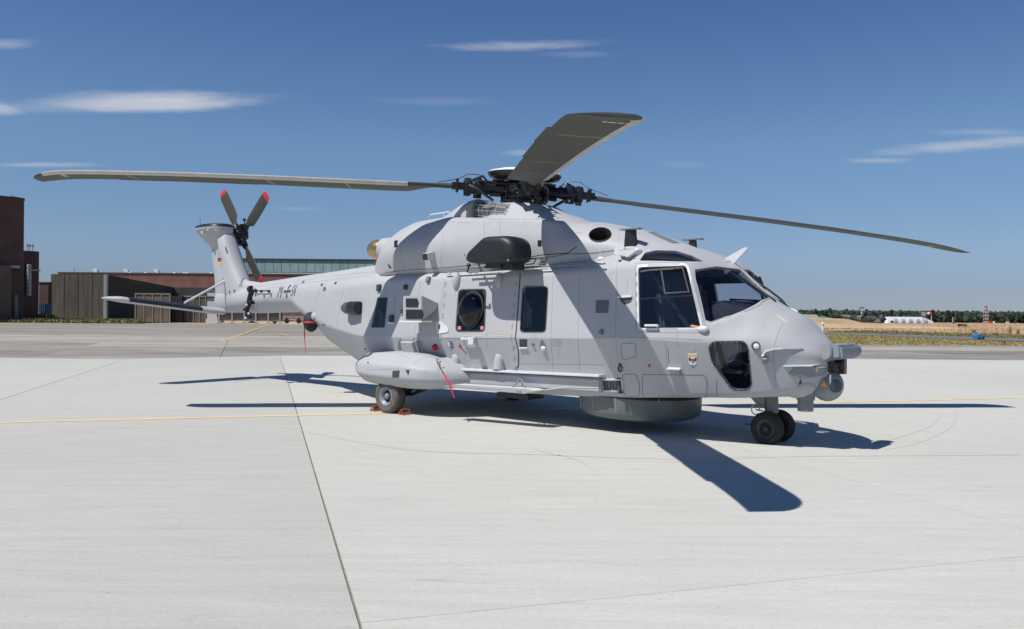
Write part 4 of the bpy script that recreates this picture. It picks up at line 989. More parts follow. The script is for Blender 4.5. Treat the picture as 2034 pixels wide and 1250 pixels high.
mb = MB(); mb.tube([P + n * .155, P + n * .172], [.078, .076], 4); mb.build('sensor_face', BLKPT, q)
mb = MB(); hp = [(852, 432), (855, 424), (893, 419), (896, 421)]
mb.tube([pl(852, 434, -.55), pl(855, 427, -.55), pl(893, 421, -.55), pl(895, 430, -.55)], .014, 7); mb.tube([pl(882, 423, -.55), pl(883, 432, -.55)], .012, 7); mb.build('grab_handle', TRIM, cowl)
seam([(1106, 422), (1114, 426), (1110, 435), (1102, 430)], heli, .014, INK, B=B_C, closed=True)
for px, py in ((1146, 462), (1152, 462)): patch('red_marking', [(px - 2, py), (px, py - 2.5), (px + 2, py), (px, py + 2.5)], mat('pink_mark', (0.6, 0.25, 0.2), .6), cowl, .003, .006, 6)
patch('roof_grille', rpoly([(1285, 461), (1300, 462), (1350, 483), (1335, 484)], 3), DGREY, cowl, .006, .015, 7)
seam([(1280, 459), (1352, 484)], cowl, .012, SEAM)
# vanes in the grille
# blade antennas with a top plate
for (a_, b_, yy) in (((1236, 491), (1263, 490), -.62), ((1366, 500), (1383, 501), .62)):
    if yy < 0: A0, B0 = hit(1239, 491)[0], hit(1263, 490)[0]
    else: A0, B0 = pl(a_[0], a_[1] + 3, yy), pl(b_[0], b_[1] + 3, yy)
    h_ = .25 if yy < 0 else .21
    mb = MB(); mb.prism([A0, B0, B0 + Vector((-.02, 0, h_)), A0 + Vector((.02, 0, h_))], (0, .05, 0)); o = mb.build('blade_antenna', BLKPT, heli, bevel=.006)
    mb = MB(); mb.box((A0 + B0) / 2 + Vector((0, .025, h_ + .008)), (.16, .055, .01)); mb.build('antenna_plate', DGREY, o)
bump_box('antenna_base', 1232, 500, .16, .12, .05, TRIM, heli)
# air scoop beside the door
a, b, c, d = pl(1240, 503, -1.12), pl(1268, 494, -.98), pl(1270, 514, -1.02), pl(1252, 515, -1.1)
mb = MB(); mb.prism([pl(1227, 497, -1.0), pl(1258, 494, -1.0), pl(1270, 496, -.98), pl(1246, 512, -1.1), pl(1230, 508, -1.06)], (0, .25, -.02)); sc = mb.build('air_scoop', HULL, heli, bevel=.012)
patch('scoop_opening', [(1239, 503), (1249, 501), (1262, 514), (1253, 515)], DGREY, sc, .02, .02, 8)
mb = MB(); P, n = hit(1266, 503, B_H); mb.ball(P + n * .02, .07, 14, (1, .9, .8)); mb.build('scoop_fairing', TRIM, heli, 60)
mb = MB(); P, n = hit(1194, 505, B_H); mb.ball(P, .06, 12, (1, .8, .7)); mb.tube([P, P + Vector((0, -.03, .13))], [.015, .005], 6); mb.build('probe_base', TRIM, heli)
mb = MB(); A0 = pl(1447, 521, 0.0); mb.prism([A0 + Vector((-.22, 0, -.02)), A0 + Vector((.06, 0, -.05)), A0 + Vector((.30, 0, .19)), A0 + Vector((.24, 0, .20))], (0, .03, 0)); mb.build('wire_cutter', TRIM, heli, bevel=.004)

# ---- rescue hoist pod
HO = -1.78
ho = rpoly([(917, 517), (921, 503), (956, 469), (1003, 467), (1017, 478), (1021, 500), (1017, 519), (985, 523), (926, 523)], 8)
hp_ = [pl(x, y, HO) for x, y in ho]; hc_ = sum(hp_, Vector()) / len(hp_)
hr_ = [[hc_ + (p - hc_) * k + Vector((0, dy, 0)) for p in hp_] for dy, k in ((-.02, .02), (-.02, .55), (-.012, .74), (.01, .86), (.05, .94), (.10, .985), (.16, 1.0), (.30, 1.0), (.42, .97), (.46, .90))]
v, f = loft(hr_); bm = bm_from(v, f); me = bpy.data.meshes.new('rescue_hoist'); bm.to_mesh(me); bm.free(); finish(me, 60); hoist = link('rescue_hoist', me, mat('hoist_black', (0.012, 0.012, 0.015), 0.5, var=0.2, scale=5), heli)
mb = MB(); mb.box(pl(990, 527, -1.5), (.16, .12, .05)); mb.box(pl(1018, 521, -1.45), (.12, .14, .12)); mb.tube([pl(1020, 500, -1.5), pl(1032, 508, -1.45), pl(1040, 520, -1.3), pl(1036, 530, -1.2)], .022, 7)
mb.tube([pl(1018, 495, -1.5), pl(1036, 503, -1.4), pl(1050, 515, -1.2), pl(1078, 512, -1.15)], .012, 6); mb.tube([pl(1036, 512, -1.3), pl(1045, 526, -1.25), pl(1060, 524, -1.2), pl(1066, 512, -1.15)], .009, 6)
mb.tube([pl(931, 523, -1.6), pl(931, 530, -1.6), pl(928, 540, -1.55)], .016, 6); mb.ball(pl(931, 527, -1.6), .035, 8); mb.each('hoist_gear', BLKPT, hoist)
mb = MB(); mb.tube([pl(935, 532, -1.32), pl(1035, 528, -1.30)], .022, 7); mb.tube([pl(930, 541, -1.22), pl(1060, 532, -1.22)], .014, 7)
for px in (950, 985, 1010): mb.tube([pl(px, 524, -1.5), pl(px + 5, 536, -1.2)], .02, 7)
mb.build('hoist_arm', DGREY, hoist)
mb = MB()
for px, py in ((923, 507), (1009, 517), (984, 489), (987, 507)): mb.lathe([(.02, 0), (.015, .008)], pl(px, py, HO), (0, -1, 0), 8)
mb.each('hoist_fitting', STEEL, hoist)
# rail along the door top, gutters
def bar_px(name, pp, y, r, mt, parent=None, n=6):
    mb = MB(); mb.tube([pl(a, b, y) for a, b in pp], r, n); return mb.build(name, mt, parent or heli)
bar_px('gutter_rail', [(885, 541), (1040, 531), (1200, 524)], -1.165, .014, DGREY); bar_px('gutter_rail', [(1040, 513), (1075, 507), (1128, 503), (1145, 490)], -1.12, .007, BLACK)
seam([(1036, 531), (1202, 524)], heli, .03, TRIM, 'rail_plate', off=.02)
for i, px in enumerate((893, 906, 935, 946)): bump_box('rail_clip', px, 545 - i, .07, .05, .03, TRIM, heli)
seam([(885, 541), (888, 550), (905, 550), (1000, 541)], heli, .02, SEAM)
for px, py, s in ((909, 553, 1.0), (993, 551, .8)):
    P, n = hit(px, py, B_H); mb = MB(); mb.ball(P + n * .02 + Vector((0, 0, -.06)), .10 * s, 14, (.8, .75, 1.6)); mb.build('teardrop_fairing', HULL, heli, 60)
bump_box('vent_cover', 1080, 517, .13, .05, .02, DGREY, heli); bump_box('vent_cover', 1077, 524, .13, .04, .02, DGREY, heli)

# ---- panel joints and rivet rows of the skin
for pts in ([(836, 545), (830, 600), (824, 668)], [(1100, 530), (1097, 600), (1094, 672)], [(1152, 527), (1150, 600), (1148, 671)], [(1225, 520), (1224, 600), (1222, 671)], [(690, 545), (676, 600), (668, 650)], [(640, 553), (628, 600), (622, 634)], [(722, 668), (728, 700)],
            [(1148, 671), (1152, 738)], [(1094, 672), (1098, 736)], [(1222, 671), (1232, 742)], [(1320, 672), (1326, 742)], [(560, 560), (552, 590), (548, 617)], [(590, 556), (582, 590), (576, 616)]):
    seam(pts, heli, .005, SEAML, 'panel_joint')
for pts in ([(846, 550), (838, 668)], [(1108, 535), (1102, 668)], [(1160, 532), (1156, 668)], [(1216, 526), (1214, 668)], [(700, 550), (684, 650)], [(650, 556), (636, 636)], [(1044, 664), (1220, 664)], [(736, 662), (868, 667)], [(1044, 730), (1190, 733)], [(1240, 676), (1400, 682)], [(530, 612), (590, 610)], [(600, 566), (730, 549)]):
    bolt_row('rivet_row', pts, heli, SEAML, .0045, 5.5, None, .0025)
for pts in ([(1000, 442), (1090, 441)], [(1112, 446), (1126, 500)], [(806, 462), (802, 530)], [(830, 524), (905, 516)]):
    bolt_row('rivet_row', pts, cowl, SEAML, .0045, 6, B_C, .0025)
seam([(1130, 445), (1148, 500)], cowl, .005, SEAML, 'panel_joint', B_C); seam([(1225, 450), (1232, 492)], cowl, .005, SEAML, 'panel_joint', B_C); seam([(880, 445), (876, 530)], cowl, .005, SEAML, 'panel_joint', B_C)
# ---- exhaust soot film on the boom shoulder behind the nozzle, oil runs below the cowling
SOOT = mat('soot_film', (0.335, 0.34, 0.355), .7, var=.12, scale=6)
for pts in ([(742, 540), (744, 552), (741, 566)], [(815, 541), (812, 560)], [(1118, 512), (1117, 522)], [(1010, 538), (1008, 556)], [(1172, 530), (1170, 552)], [(968, 660), (967, 690)], [(1110, 676), (1109, 708)], [(1345, 662), (1347, 690)], [(1062, 664), (1062, 680)]):
    seam(pts, heli, .012, SOOT, 'oil_run', off=.0018)
# ---- sliding door
door_poly = [(880, 553), (1028, 545), (1034, 540), (1026, 650), (1025, 672), (1030, 700), (1029, 728), (1024, 738), (897, 737), (886, 728), (876, 700), (872, 672), (874, 620)]
seam([(1034, 538), (1026, 650), (1024, 672), (1030, 700), (1030, 726), (1023, 739)], heli, .022, INK)
seam([(883, 552), (874, 620), (870, 672)], heli, .006, SEAML)
for y in range(560, 735, 21):
    xl = 884 - (y - 560) * .085; patch('door_latch', [(xl, y), (xl + 3, y), (xl + 2, y + 10), (xl - 1, y + 10)], SEAML, heli, .004, .01, 8)
    xr = 1027 - (y - 560) * .09 if y < 672 else 1020 + (y - 672) * .12; patch('door_latch', [(xr - 3, y), (xr, y), (xr - 1, y + 9), (xr - 4, y + 9)], SEAML, heli, .004, .01, 8)
for px in (926, 944, 962, 1022): patch('door_vent', [(px - 3, 730), (px + 3, 730), (px + 3, 735), (px - 3, 735)], SEAML, heli, .004, .01, 8)
seam([(875, 672), (1024, 672)], heli, .006, SEAML)
# bubble window
bc = [hit(p[0], p[1], B_H) for p in ((937, 577), (937, 656), (910, 615), (962, 615), (936, 616))]
cB = bc[4][0]; nB = bc[4][1]; rx = (bc[3][0] - bc[2][0]).length / 2 * .94; rz = (bc[1][0] - bc[0][0]).length / 2 * .96
uB = Vector((0, 0, 1)).cross(nB).normalized(); vB = nB.cross(uB); MBm = Matrix((uB, vB, nB)).transposed()
def bubble(sc, dp, name, mt, par):
    v = []; f = []; nr, na = 10, 28
    for i in range(nr + 1):
        t = i / nr * math.pi / 2; r_, h_ = math.cos(t), math.sin(t)
        for k in range(na):
            a = 2 * math.pi * k / na; yy = math.sin(a) * r_; w_ = 1 - .18 * max(0, -yy)
            v.append(cB + MBm @ Vector((rx * sc * r_ * math.cos(a) * w_, rz * sc * yy, dp * h_ - .01)))
    for i in range(nr):
        for k in range(na): f.append((i * na + k, i * na + (k + 1) % na, (i + 1) * na + (k + 1) % na, (i + 1) * na + k))
    return mk(name, v, f, mt, par, 60)
bub = bubble(.94, .17, 'bubble_window', glass('bubble_glass', (0.22, 0.23, 0.27), 0.01), heli)
mb = MB(); mb.tube([cB + MBm @ Vector((rx * .95 * math.cos(2 * math.pi * k / 32) * (1 - .18 * max(0, -math.sin(2 * math.pi * k / 32))), rz * .95 * math.sin(2 * math.pi * k / 32), .004)) for k in range(33)], .012, 7); mb.build('bubble_rim', GASK, bub)
for px in (912, 957): patch('window_sticker', rpoly([(px - 3.5, 648), (px + 3.5, 648), (px + 3.5, 655), (px - 3.5, 655)], 2), mat('pink_sticker', (0.62, 0.16, 0.18), .6), bub, -.004, .006, 8, B_H)
for px, py in ((962, 581), (965, 586)): bump_box('window_latch', px, py, .03, .03, .03, STEEL, bub, B_H)
# door handle, arrow, texts
P1, P2 = hit(920, 672), hit(943, 672)
mb = MB(); mb.tube([P1[0] + P1[1] * .05, P2[0] + P2[1] * .05], .02, 8); mb.tube([P1[0], P1[0] + P1[1] * .05], .02, 8); mb.box(P2[0] + P2[1] * .07 + Vector((0, 0, -.03)), (.06, .03, .06)); mb.tube([P2[0], P2[0] + P2[1] * .09], .03, 8); mb.build('door_handle', TRIM, heli, bevel=.004)
seam([(913, 686), (917, 693), (922, 698), (927, 702)], heli, .022, RED, 'arrow_marking'); patch('arrow_head', [(911, 690), (913, 683), (918, 689)], RED, heli, .004, .006, 8)
for a, b, y in ((921, 959, 667), (975, 1000, 667)): patch('orange_lettering', [(a, y), (b, y), (b, y + 1.6), (a, y + 1.6)], ORMK, heli, .003, .006, 12)
for a, b, y in ((968, 982, 660), (985, 1004, 661), (983, 1002, 655), (935, 950, 699), (940, 953, 717)): patch('orange_lettering', [(a, y), (b, y), (b, y + .9), (a, y + .9)], ORMK, heli, .003, .006, 12)
for px in (906, 992):
    P, n = hit(px, 718); mb = MB(); v = []; f = []
    mb.ball(P + Vector((0, 0, .035)), .085, 18, (1, .8, 1.35)); mb.tube([P + Vector((0, 0, .04)), P + Vector((0, -.01, -.13))], [.083, .092], 18); mb.build('door_roller_fairing', HULL, heli, 60)
    mb = MB(); mb.box(P + Vector((0, -.02, -.155)), (.09, .06, .022)); mb.build('roller_bracket', DGREY, heli)
patch('hatch_plate', rpoly([(867, 640), (874, 638), (891, 652), (891, 660), (869, 664)], 2), TRIM, heli, .014, .02, 8); patch('hatch_slot', [(873, 645), (876, 645), (875, 654), (872, 654)], INK, heli, .018, .01, 8)
mb = MB(); P, n = hit(866, 689); mb.lathe([(.055, 0), (.05, .05), (.03, .075)], P, n, 14); mb.build('red_cap', mat('dark_red_cap', (0.42, 0.01, 0.02), .5), heli)
bump_box('step_recess', 896, 685, .10, .12, .012, DGREY, heli); bump_box('step_lip', 893, 684, .07, .09, .02, TRIM, heli)
# cabin panels
for (a, b, c, d) in ((1032, 674, 1047, 690),): patch('foot_step', [(a, b), (c, b), (c, d), (a, d)], INK, heli, .004, .01, 8); patch('foot_step_lip', [(a, d), (c + 1, d), (c + 1, d + 2), (a, d + 2)], WHITE, heli, .02, .02, 8)
patch('fuel_port', rpoly([(1072, 694), (1073, 680), (1077, 674), (1082, 682), (1086, 693)], 2), DGREY, heli, .004, .01, 8)
mb = MB(); P, n = hit(1080, 692); mb.ball(P + n * .01, .05, 10, (1, .6, .8)); mb.build('fuel_cap', TRIM, heli)
mb = MB(); P, n = hit(1059, 684); mb.lathe([(.03, 0), (.025, .02)], P, n, 10); mb.build('ground_plug', DGREY, heli)
seam([(1034, 722), (1200, 724)], heli, .006, SEAML)
for y in (674, 678, 682, 686): patch('stencil_lettering', [(1096, y), (1114 + (y % 5), y), (1114 + (y % 5), y + .8), (1096, y + .8)], SEAML, heli, .002, .005, 12)
patch('side_grille', [(1184, 597), (1210, 596), (1208, 622), (1183, 622)], mat('grille_dark', (0.13, 0.135, 0.15), .6), heli, .004, .01, 8)
mb = MB()
for k in range(5):
    a_ = 1187 + k * 4.6; A0, nA = hit(a_, 598); B0, nB2 = hit(a_ - .7, 621); mb.tube([A0 + nA * .006, B0 + nB2 * .006], .006, 5)
mb.each('grille_bar', SEAM, heli)
patch('dark_recess', [(1228, 592), (1255, 590), (1254, 600), (1240, 606)], INK, heli, .004, .01, 8)
patch('recess_lip', [(1226, 589), (1256, 587), (1256, 591), (1228, 593)], TRIM, heli, .03, .03, 8)
seam(rpoly([(1233, 683), (1262, 681), (1264, 708), (1240, 716), (1235, 710)], 6), heli, .008, SEAM, closed=True)
seam(rpoly([(1236, 744), (1263, 743), (1270, 760), (1270, 788), (1242, 788), (1237, 770)], 6), heli, .008, SEAM, closed=True)
seam(rpoly([(1275, 744), (1400, 745), (1404, 760), (1404, 790), (1277, 790)], 6), heli, .008, SEAM, closed=True)
seam([(1404, 746), (1409, 775), (1414, 786)], heli, .006, SEAML); seam([(1423, 756), (1424, 785)], heli, .008, SEAM)
patch('red_triangle', [(1286, 724), (1294, 724), (1290, 731)], RED, heli, .003, .006, 8)
P, n = hit(1233, 731); mb = MB(); mb.tube([P + n * .02 + Vector((.03 * math.cos(a * .6), 0, .045 * math.sin(a * .6))) for a in range(11)], .01, 6); mb.ball(P + n * .01 + Vector((0, 0, .05)), .03, 8); mb.build('tie_down_ring', INK, heli)
bump_box('footrest', 1340, 731, .20, .015, .07, TRIM, heli); bump_box('footrest_bracket', 1349, 740, .03, .10, .05, HULL, heli)
seam([(1326, 690), (1329, 722)], heli, .008, SEAM); seam([(1247, 553), (1245, 580)], heli, .006, SEAML)
seam([(1556, 640), (1544, 665), (1537, 690), (1537, 720), (1542, 760)], heli, .007, SEAML)
seam([(1395, 675), (1330, 672), (1230, 670)], heli, .005, SEAML)
# squadron badge: shield with helmet-like crest
patch('badge_crest', rpoly([(1369, 692), (1375, 690), (1379, 694), (1378, 701), (1370, 701)], 2), mat('badge_grey', (0.42, 0.43, 0.45), .6), heli, .003, .006, 8)
patch('badge_shield', rpoly([(1366, 702), (1385, 702), (1384, 722), (1376, 729), (1368, 722)], 2), WHITE, heli, .003, .006, 8)
patch('badge_band', [(1367, 704), (1385, 704), (1385, 709), (1380, 709), (1376, 705), (1372, 709), (1367, 709)], YELP, heli, .005, .006, 8)
patch('badge_field', [(1368, 711), (1372, 711), (1373, 717), (1369, 717)], INK, heli, .005, .006, 8); patch('badge_field', [(1381, 711), (1384, 711), (1383, 718), (1379, 717)], INK, heli, .005, .006, 8)
patch('badge_field', [(1373, 713), (1380, 713), (1379, 717), (1374, 717)], RED, heli, .005, .006, 8); patch('badge_field', [(1374, 718), (1379, 718), (1376.5, 722)], INK, heli, .005, .006, 8)
patch('badge_tip', [(1371, 725), (1381, 725), (1376, 729.5)], BLUEM, heli, .005, .006, 8)
# cockpit door outline, hinges, handle
dp = [(1262, 524), (1366, 520), (1372, 540), (1401, 655), (1385, 661), (1262, 660)]
seam(rpoly([(1262, 523), (1363, 520), (1370, 534), (1402, 655), (1395, 661), (1263, 660)], 4), heli, .008, SEAML, closed=True)
for py in (540, 560, 580, 600, 622, 642): patch('frame_clip', [(1264, py), (1266, py), (1266, py + 9), (1264, py + 9)], SEAML, heli, .012, .012, 8, B_H)
mb = MB(); P1, P2 = hit(1284, 648, B_H), hit(1307, 648, B_H); mb.tube([P1[0] + P1[1] * .05, P2[0] + P2[1] * .05], .017, 7); mb.tube([P2[0], P2[0] + P2[1] * .055], .02, 7); mb.tube([P1[0] + Vector((0, 0, -.04)) + P1[1] * .02, P2[0] + P2[1] * .02 + Vector((0, 0, -.04))], .012, 6); mb.build('cockpit_door_handle', TRIM, heli)
P, n = hit(1396, 654, B_H); mb = MB(); mb.ball(P + n * .01, .075, 14, (1.1, .6, .6)); mb.build('hinge_fairing', TRIM, heli, 60)
# sliding pane inside the door window
mb = MB(); q = [(1313, 535), (1356, 532), (1368, 580), (1321, 583)]; H_ = [hit(a, b, B_H) for a, b in q]; P_ = [h[0] - h[1] * .004 for h in H_]; mb.tube(P_ + [P_[0]], .014, 6); mb.build('sliding_pane_frame', mat('frame_grey', (0.10, 0.102, 0.11), .5), heli)
mb = MB(); mb.tube([hit(1272, 594, B_H)[0] + Vector((0, .03, 0)), hit(1378, 587, B_H)[0] + Vector((0, .03, 0))], .012, 6); mb.build('window_bar', BLKPT, heli)
bar_px('window_top_trim', [(1272, 540), (1290, 537), (1340, 534)], -1.075, .014, mat('frame_grey', (0.1, 0.1, 0.11), .5))
patch('orange_tag', [(1370, 648), (1374, 645), (1388, 648), (1386, 652)], ORANGE, heli, -.004, .006, 8, B_H)
bolt_row('window_bolt', [(1413, 686), (1420, 681), (1475, 680), (1486, 692), (1492, 765)], heli, SEAML, .006, 10, B_H, .006); bolt_row('window_bolt', [(1488, 775), (1455, 774), (1430, 745), (1410, 706)], heli, SEAML, .006, 11, B_H, .01)

# ---- cabin contents seen through the side windows
CUR = mat('curtain_grey', (0.42, 0.42, 0.43), .9, var=.25, scale=9)
for (xa, xb, za, zb, yy) in ((pl(1040, 600, -.99).x, pl(1056, 600, -.99).x, 1.50, 1.98, -.99), (pl(752, 610, -.97).x, pl(761, 610, -.97).x, 1.40, 1.80, -.97)):
    v = []; n_ = 14
    for k in range(n_ + 1):
        t_ = k / n_; x_ = xa + (xb - xa) * t_; y_ = yy + .018 * math.sin(t_ * 22); top_ = zb - .22 * t_ * t_; v += [(x_, y_, za), (x_, y_, top_), (x_, y_ + .012, top_), (x_, y_ + .012, za)]
    f = []
    for k in range(n_):
        for q_ in range(4): f.append((4 * k + q_, 4 * k + (q_ + 1) % 4, 4 * k + 4 + (q_ + 1) % 4, 4 * k + 4 + q_))
    mk('curtain', v, f, CUR, heli, 60)
mb = MB(); mb.box((1.30, -.75, 1.15), (.45, .22, .05)); mb.box((1.30, -.52, 1.55), (.45, .05, .38)); mb.build('cabin_seat', mat('seat_fabric', (0.085, 0.092, 0.115), .85, var=.2), heli, bevel=.03)
# ---- cockpit interior
seatm = mat('seat_fabric', (0.085, 0.092, 0.115), .85, var=.2)
mb = MB(); mb.box((2.72, 0, 1.55), (.02, 1.05, .95)); mb.build('bulkhead', DARKIN, heli)
mb = MB(); mb.box((3.60, 0, .98), (.85, .78, .02)); mb.build('cockpit_floor', DARKIN, heli)
mb = MB(); mb.prism([(3.98, -.60, 1.02), (4.36, -.60, 1.05), (4.32, -.60, 1.76), (4.06, -.60, 1.91), (3.90, -.60, 1.86)], (0, 1.20, 0)); ip = mb.build('instrument_panel', mat('panel_dark', (0.055, 0.06, 0.07), .7, var=.2), heli, bevel=.02)
mb = MB()
for yy in (-.5, -.2, .1, .4): mb.box((3.93, yy, 1.55), (.02, .11, .12))
mb.each('display', BLKPT, ip)
for yy in (-.48, .48):
    mb = MB(); mb.box((3.42, yy, 1.32), (.26, .24, .08)); mb.box((3.16, yy, 1.68), (.06, .23, .36), Matrix.Rotation(-.18, 3, 'Y')); mb.box((3.09, yy, 2.12), (.05, .13, .10)); mb.box((3.42, yy, 1.12), (.16, .18, .14)); mb.build('pilot_seat', seatm, heli, bevel=.03)
    mb = MB(); mb.tube([(3.74, yy, 1.0), (3.78, yy, 1.35), (3.74, yy, 1.62)], .018, 7); mb.build('cyclic_stick', BLKPT, heli)
mb = MB(); mb.box((3.20, 0, 2.44), (.38, .10, .14)); mb.box((3.40, 0, 2.34), (.30, .20, .05)); mb.build('overhead_sky_block', DARKIN, heli)  # roof panel plus centre block added to stop sky showing through the roof windows
mb = MB(); mb.prism([(3.0, .55, 2.20), (3.95, .55, 2.20), (4.12, .45, 2.16), (4.0, .45, 2.36), (3.0, .55, 2.50)], (0, .02, 0)); mb.build('upper_sky_plate', DARKIN, heli)  # dark plate added to cut off sky high in the far glass
mb = MB(); mb.prism([(3.55, .62, 1.55), (4.55, .55, 1.70), (4.50, .55, 1.86), (4.2, .62, 1.95), (3.55, .66, 1.98)], (0, .03, 0)); mb.build('lower_sky_plate', DARKIN, heli)  # second dark plate, added to cut off sky low in the far glass
mb = MB(); mb.tube([(3.86, .95, 2.3), (4.10, 1.0, 1.68)], .05, 8); mb.build('door_post', BLKPT, heli)
mb = MB(); mb.box((3.35, -.28, 2.0), (.01, .03, .17)); mb.box((3.55, -.1, 1.95), (.01, .03, .13)); mb.each('red_ribbon', mat('deep_red_ribbon', (0.20, 0.01, 0.03), .8), heli)
mb = MB(); mb.tube([(3.15, -.95, 2.35), (4.05, -.9, 1.15)], .035, 8); mb.build('door_frame_brace', BLKPT, heli)
mb = MB()
for k in range(3): mb.tube([(3.92 + .07 * k, -.58, 1.90 + .008 * k), (4.10 + .05 * k, .10, 1.93 - .01 * k)], .010, 6)
mb.build('glareshield_edge', mat('glare_edge', (0.13, 0.13, 0.13), .6), ip)
# foot well floor under the chin window
mb = MB(); mb.box((4.52, -.40, .98), (.22, .26, .015)); mb.tube([(4.42, -.6, .92), (4.50, -.55, 1.12), (4.60, -.42, 1.15)], .018, 6); mb.tube([(4.35, -.45, 1.0), (4.62, -.4, 1.22)], .015, 6); mb.box((4.58, -.45, 1.1), (.02, .07, .05)); mb.build('rudder_pedal', DGREY, heli)
mb = MB(); mb.tube([(4.30 + .2 * math.cos(t_ / 3), -.62 , 1.0 + .12 * math.sin(t_ / 3)) for t_ in range(8)], .009, 5); mb.build('foot_well_cable', STEEL, heli)
# wipers
WIPM = BLKPT
mb = MB(); mb.tube([pl(a, b, -.06) for a, b in [(1447, 531), (1470, 548), (1500, 570), (1530, 590), (1540, 598), (1541, 608), (1534, 616)]], .014, 6); mb.tube([pl(1452, 536, -.05), pl(1490, 564, -.05), pl(1536, 598, -.05)], .024, 6)
mb.tube([pl(1470, 546, -.02), pl(1500, 568, -.03)], .034, 6); mb.box(pl(1534, 620, -.06), (.04, .03, .05)); mb.build('wiper', WIPM, heli)
mb = MB(); mb.tube([pl(1497, 559, .22), pl(1522, 572, .22), pl(1548, 592, .22), pl(1566, 617, .22), pl(1578, 629, .22)], .016, 6); mb.tube([pl(1494, 562, .22), pl(1497, 557, .22), pl(1501, 559, .22)], .010, 5); mb.tube([pl(1550, 596, .2), pl(1576, 628, .2)], .028, 7); mb.build('wiper', WIPM, heli)
mb = MB(); mb.prism([pl(1506, 609, -.30), pl(1516, 611, -.3), pl(1536, 636, -.3), pl(1522, 626, -.3)], (0, .04, .03)); mb.box(pl(1520, 620, -.26), (.035, .03, .05)); mb.build('wiper_mount', DGREY, heli)
mb = MB(); mb.tube([pl(1570, 616, .2), pl(1580, 620, .2), pl(1586, 634, .2)], [.03, .035, .04], 10); mb.build('wiper_pivot', TRIM, heli)
# light bar edge running by the windscreen pillar
bar_px('pillar_tube', [(1442, 530), (1480, 560), (1538, 602)], -.035, .02, TRIM)
patch('nose_stencil', [(1540, 626), (1546, 626), (1566, 641), (1560, 641)], mat('pale_sticker', (0.50, 0.50, 0.40), .6), heli, .003, .006, 10)

# ---- nose equipment
P = pl(1501, 687, -.84); mb = MB(); P, n = hit(1501, 687); mb.lathe([(.055, 0), (.055, .012), (.04, .02)], P, n, 18); mb.build('static_port', INK, heli); mb = MB(); mb.lathe([(.038, 0), (.035, .02), (.01, .03)], P + n * .008 + Vector((.008, 0, -.008)), n, 16); mb.build('static_port_disc', TRIM, heli)
# curved strake of the nose
sk = [(1514, 716), (1514, 706), (1520, 698), (1535, 694), (1555, 693), (1594, 693)]
H_ = [hit(a, b, B_H) for a, b in resample(sk, 6)]; v = []; f = []
for i, (p, n) in enumerate(H_):
    w = .055 * (1 - .8 * i / (len(H_) - 1)) + .008; v += [p - n * .01 + Vector((0, 0, .008)), p + n * w + Vector((0, 0, .006)), p + n * w - Vector((0, 0, .006)), p - n * .01 - Vector((0, 0, .008))]
for i in range(len(H_) - 1):
    for k in range(4): f.append((4 * i + k, 4 * i + (k + 1) % 4, 4 * i + 4 + (k + 1) % 4, 4 * i + 4 + k))
mk('nose_strake', v, f, TRIM, heli, 40)
mb = MB(); P, n = hit(1515, 714); mb.lathe([(.045, -.01), (.04, .07), (.03, .08)], P + Vector((.03, 0, 0)), n, 12); mb.build('pitot_base', DGREY, heli); mb = MB(); mb.ball(P + n * .07 + Vector((.02, 0, .02)), .022, 8); mb.ball(P + n * .07 + Vector((-.0, 0, .07)), .018, 8); mb.build('pitot_tip', WHITE, heli)
# radar pods on the nose, facing sideways
mb = MB(); mb.prism([pl(1632, 684, -.42), pl(1668, 686, -.42), pl(1672, 700, -.42), pl(1671, 714, -.42), pl(1632, 718, -.42)], (0, .62, 0)); mb.build('nose_mount', MGREY, heli, bevel=.03)
mb = MB(); mb.prism([pl(a, b, -.47) for a, b in rpoly([(1633, 684), (1644, 684), (1651, 691), (1651, 708), (1643, 716), (1633, 716)], 5)], (0, .12, 0)); mb.build('nose_sensor', mat('sensor_grey', (0.25, 0.275, 0.29), .55), heli, bevel=.012)
mb = MB(); mb.prism([pl(a, b, .22) for a, b in rpoly([(1669, 682), (1690, 682), (1701, 692), (1701, 703), (1690, 712), (1669, 712)], 8)], (0, .22, 0)); mb.build('nose_sensor', mat('sensor_blue_grey', (0.17, 0.195, 0.225), .55), heli, bevel=.02)
mb = MB(); mb.prism([pl(1553, 728, -.62), pl(1613, 727, -.55), pl(1628, 733, -.50), pl(1622, 748, -.50), pl(1600, 751, -.55), pl(1553, 742, -.62)], (0, 1.0, 0)); mb.build('sensor_shelf', MGREY, heli, bevel=.012)
mb = MB(); mb.prism([pl(1554, 726, -.66), pl(1614, 725.5, -.60), pl(1614, 728, -.60), pl(1554, 728.5, -.66)], (0, .3, 0)); mb.build('shelf_top', TRIM, heli)
# turret
tc_ = pl(1643, 765, -.05); mb = MB(); mb.ball(tc_, .205, 28, (1, 1, 1.03)); tur = mb.build('sensor_turret', MGREY, heli, 60)
mb = MB(); mb.lathe([(.14, 0), (.135, .05), (.125, .06), (.02, .06)], tc_ + Vector((-.06, -.155, .0)), Vector((0, -1, 0)), 26); mb.build('turret_cheek', MGREY, tur)
mb = MB(); d_ = Vector((.80, -.60, .0)).normalized(); mb.lathe([(.085, .185), (.08, .207), (.01, .209)], tc_, d_, 24); mb.build('turret_lens', mat('lens_blue', (0.04, 0.055, 0.085), .12), tur, 50)
tp = [pl(1628, 768, -.29), pl(1643, 768, -.29), pl(1635.5, 756, -.29)]; mb = MB(); mb.prism([p + Vector((.005, 0, 0)) for p in tp], (0, .012, 0)); mb.build('warning_triangle', ORANGE, tur)
mb = MB(); mb.lathe([(.14, .17), (.17, .20), (.17, .28), (.20, .30)], tc_, (0, 0, 1), 20)
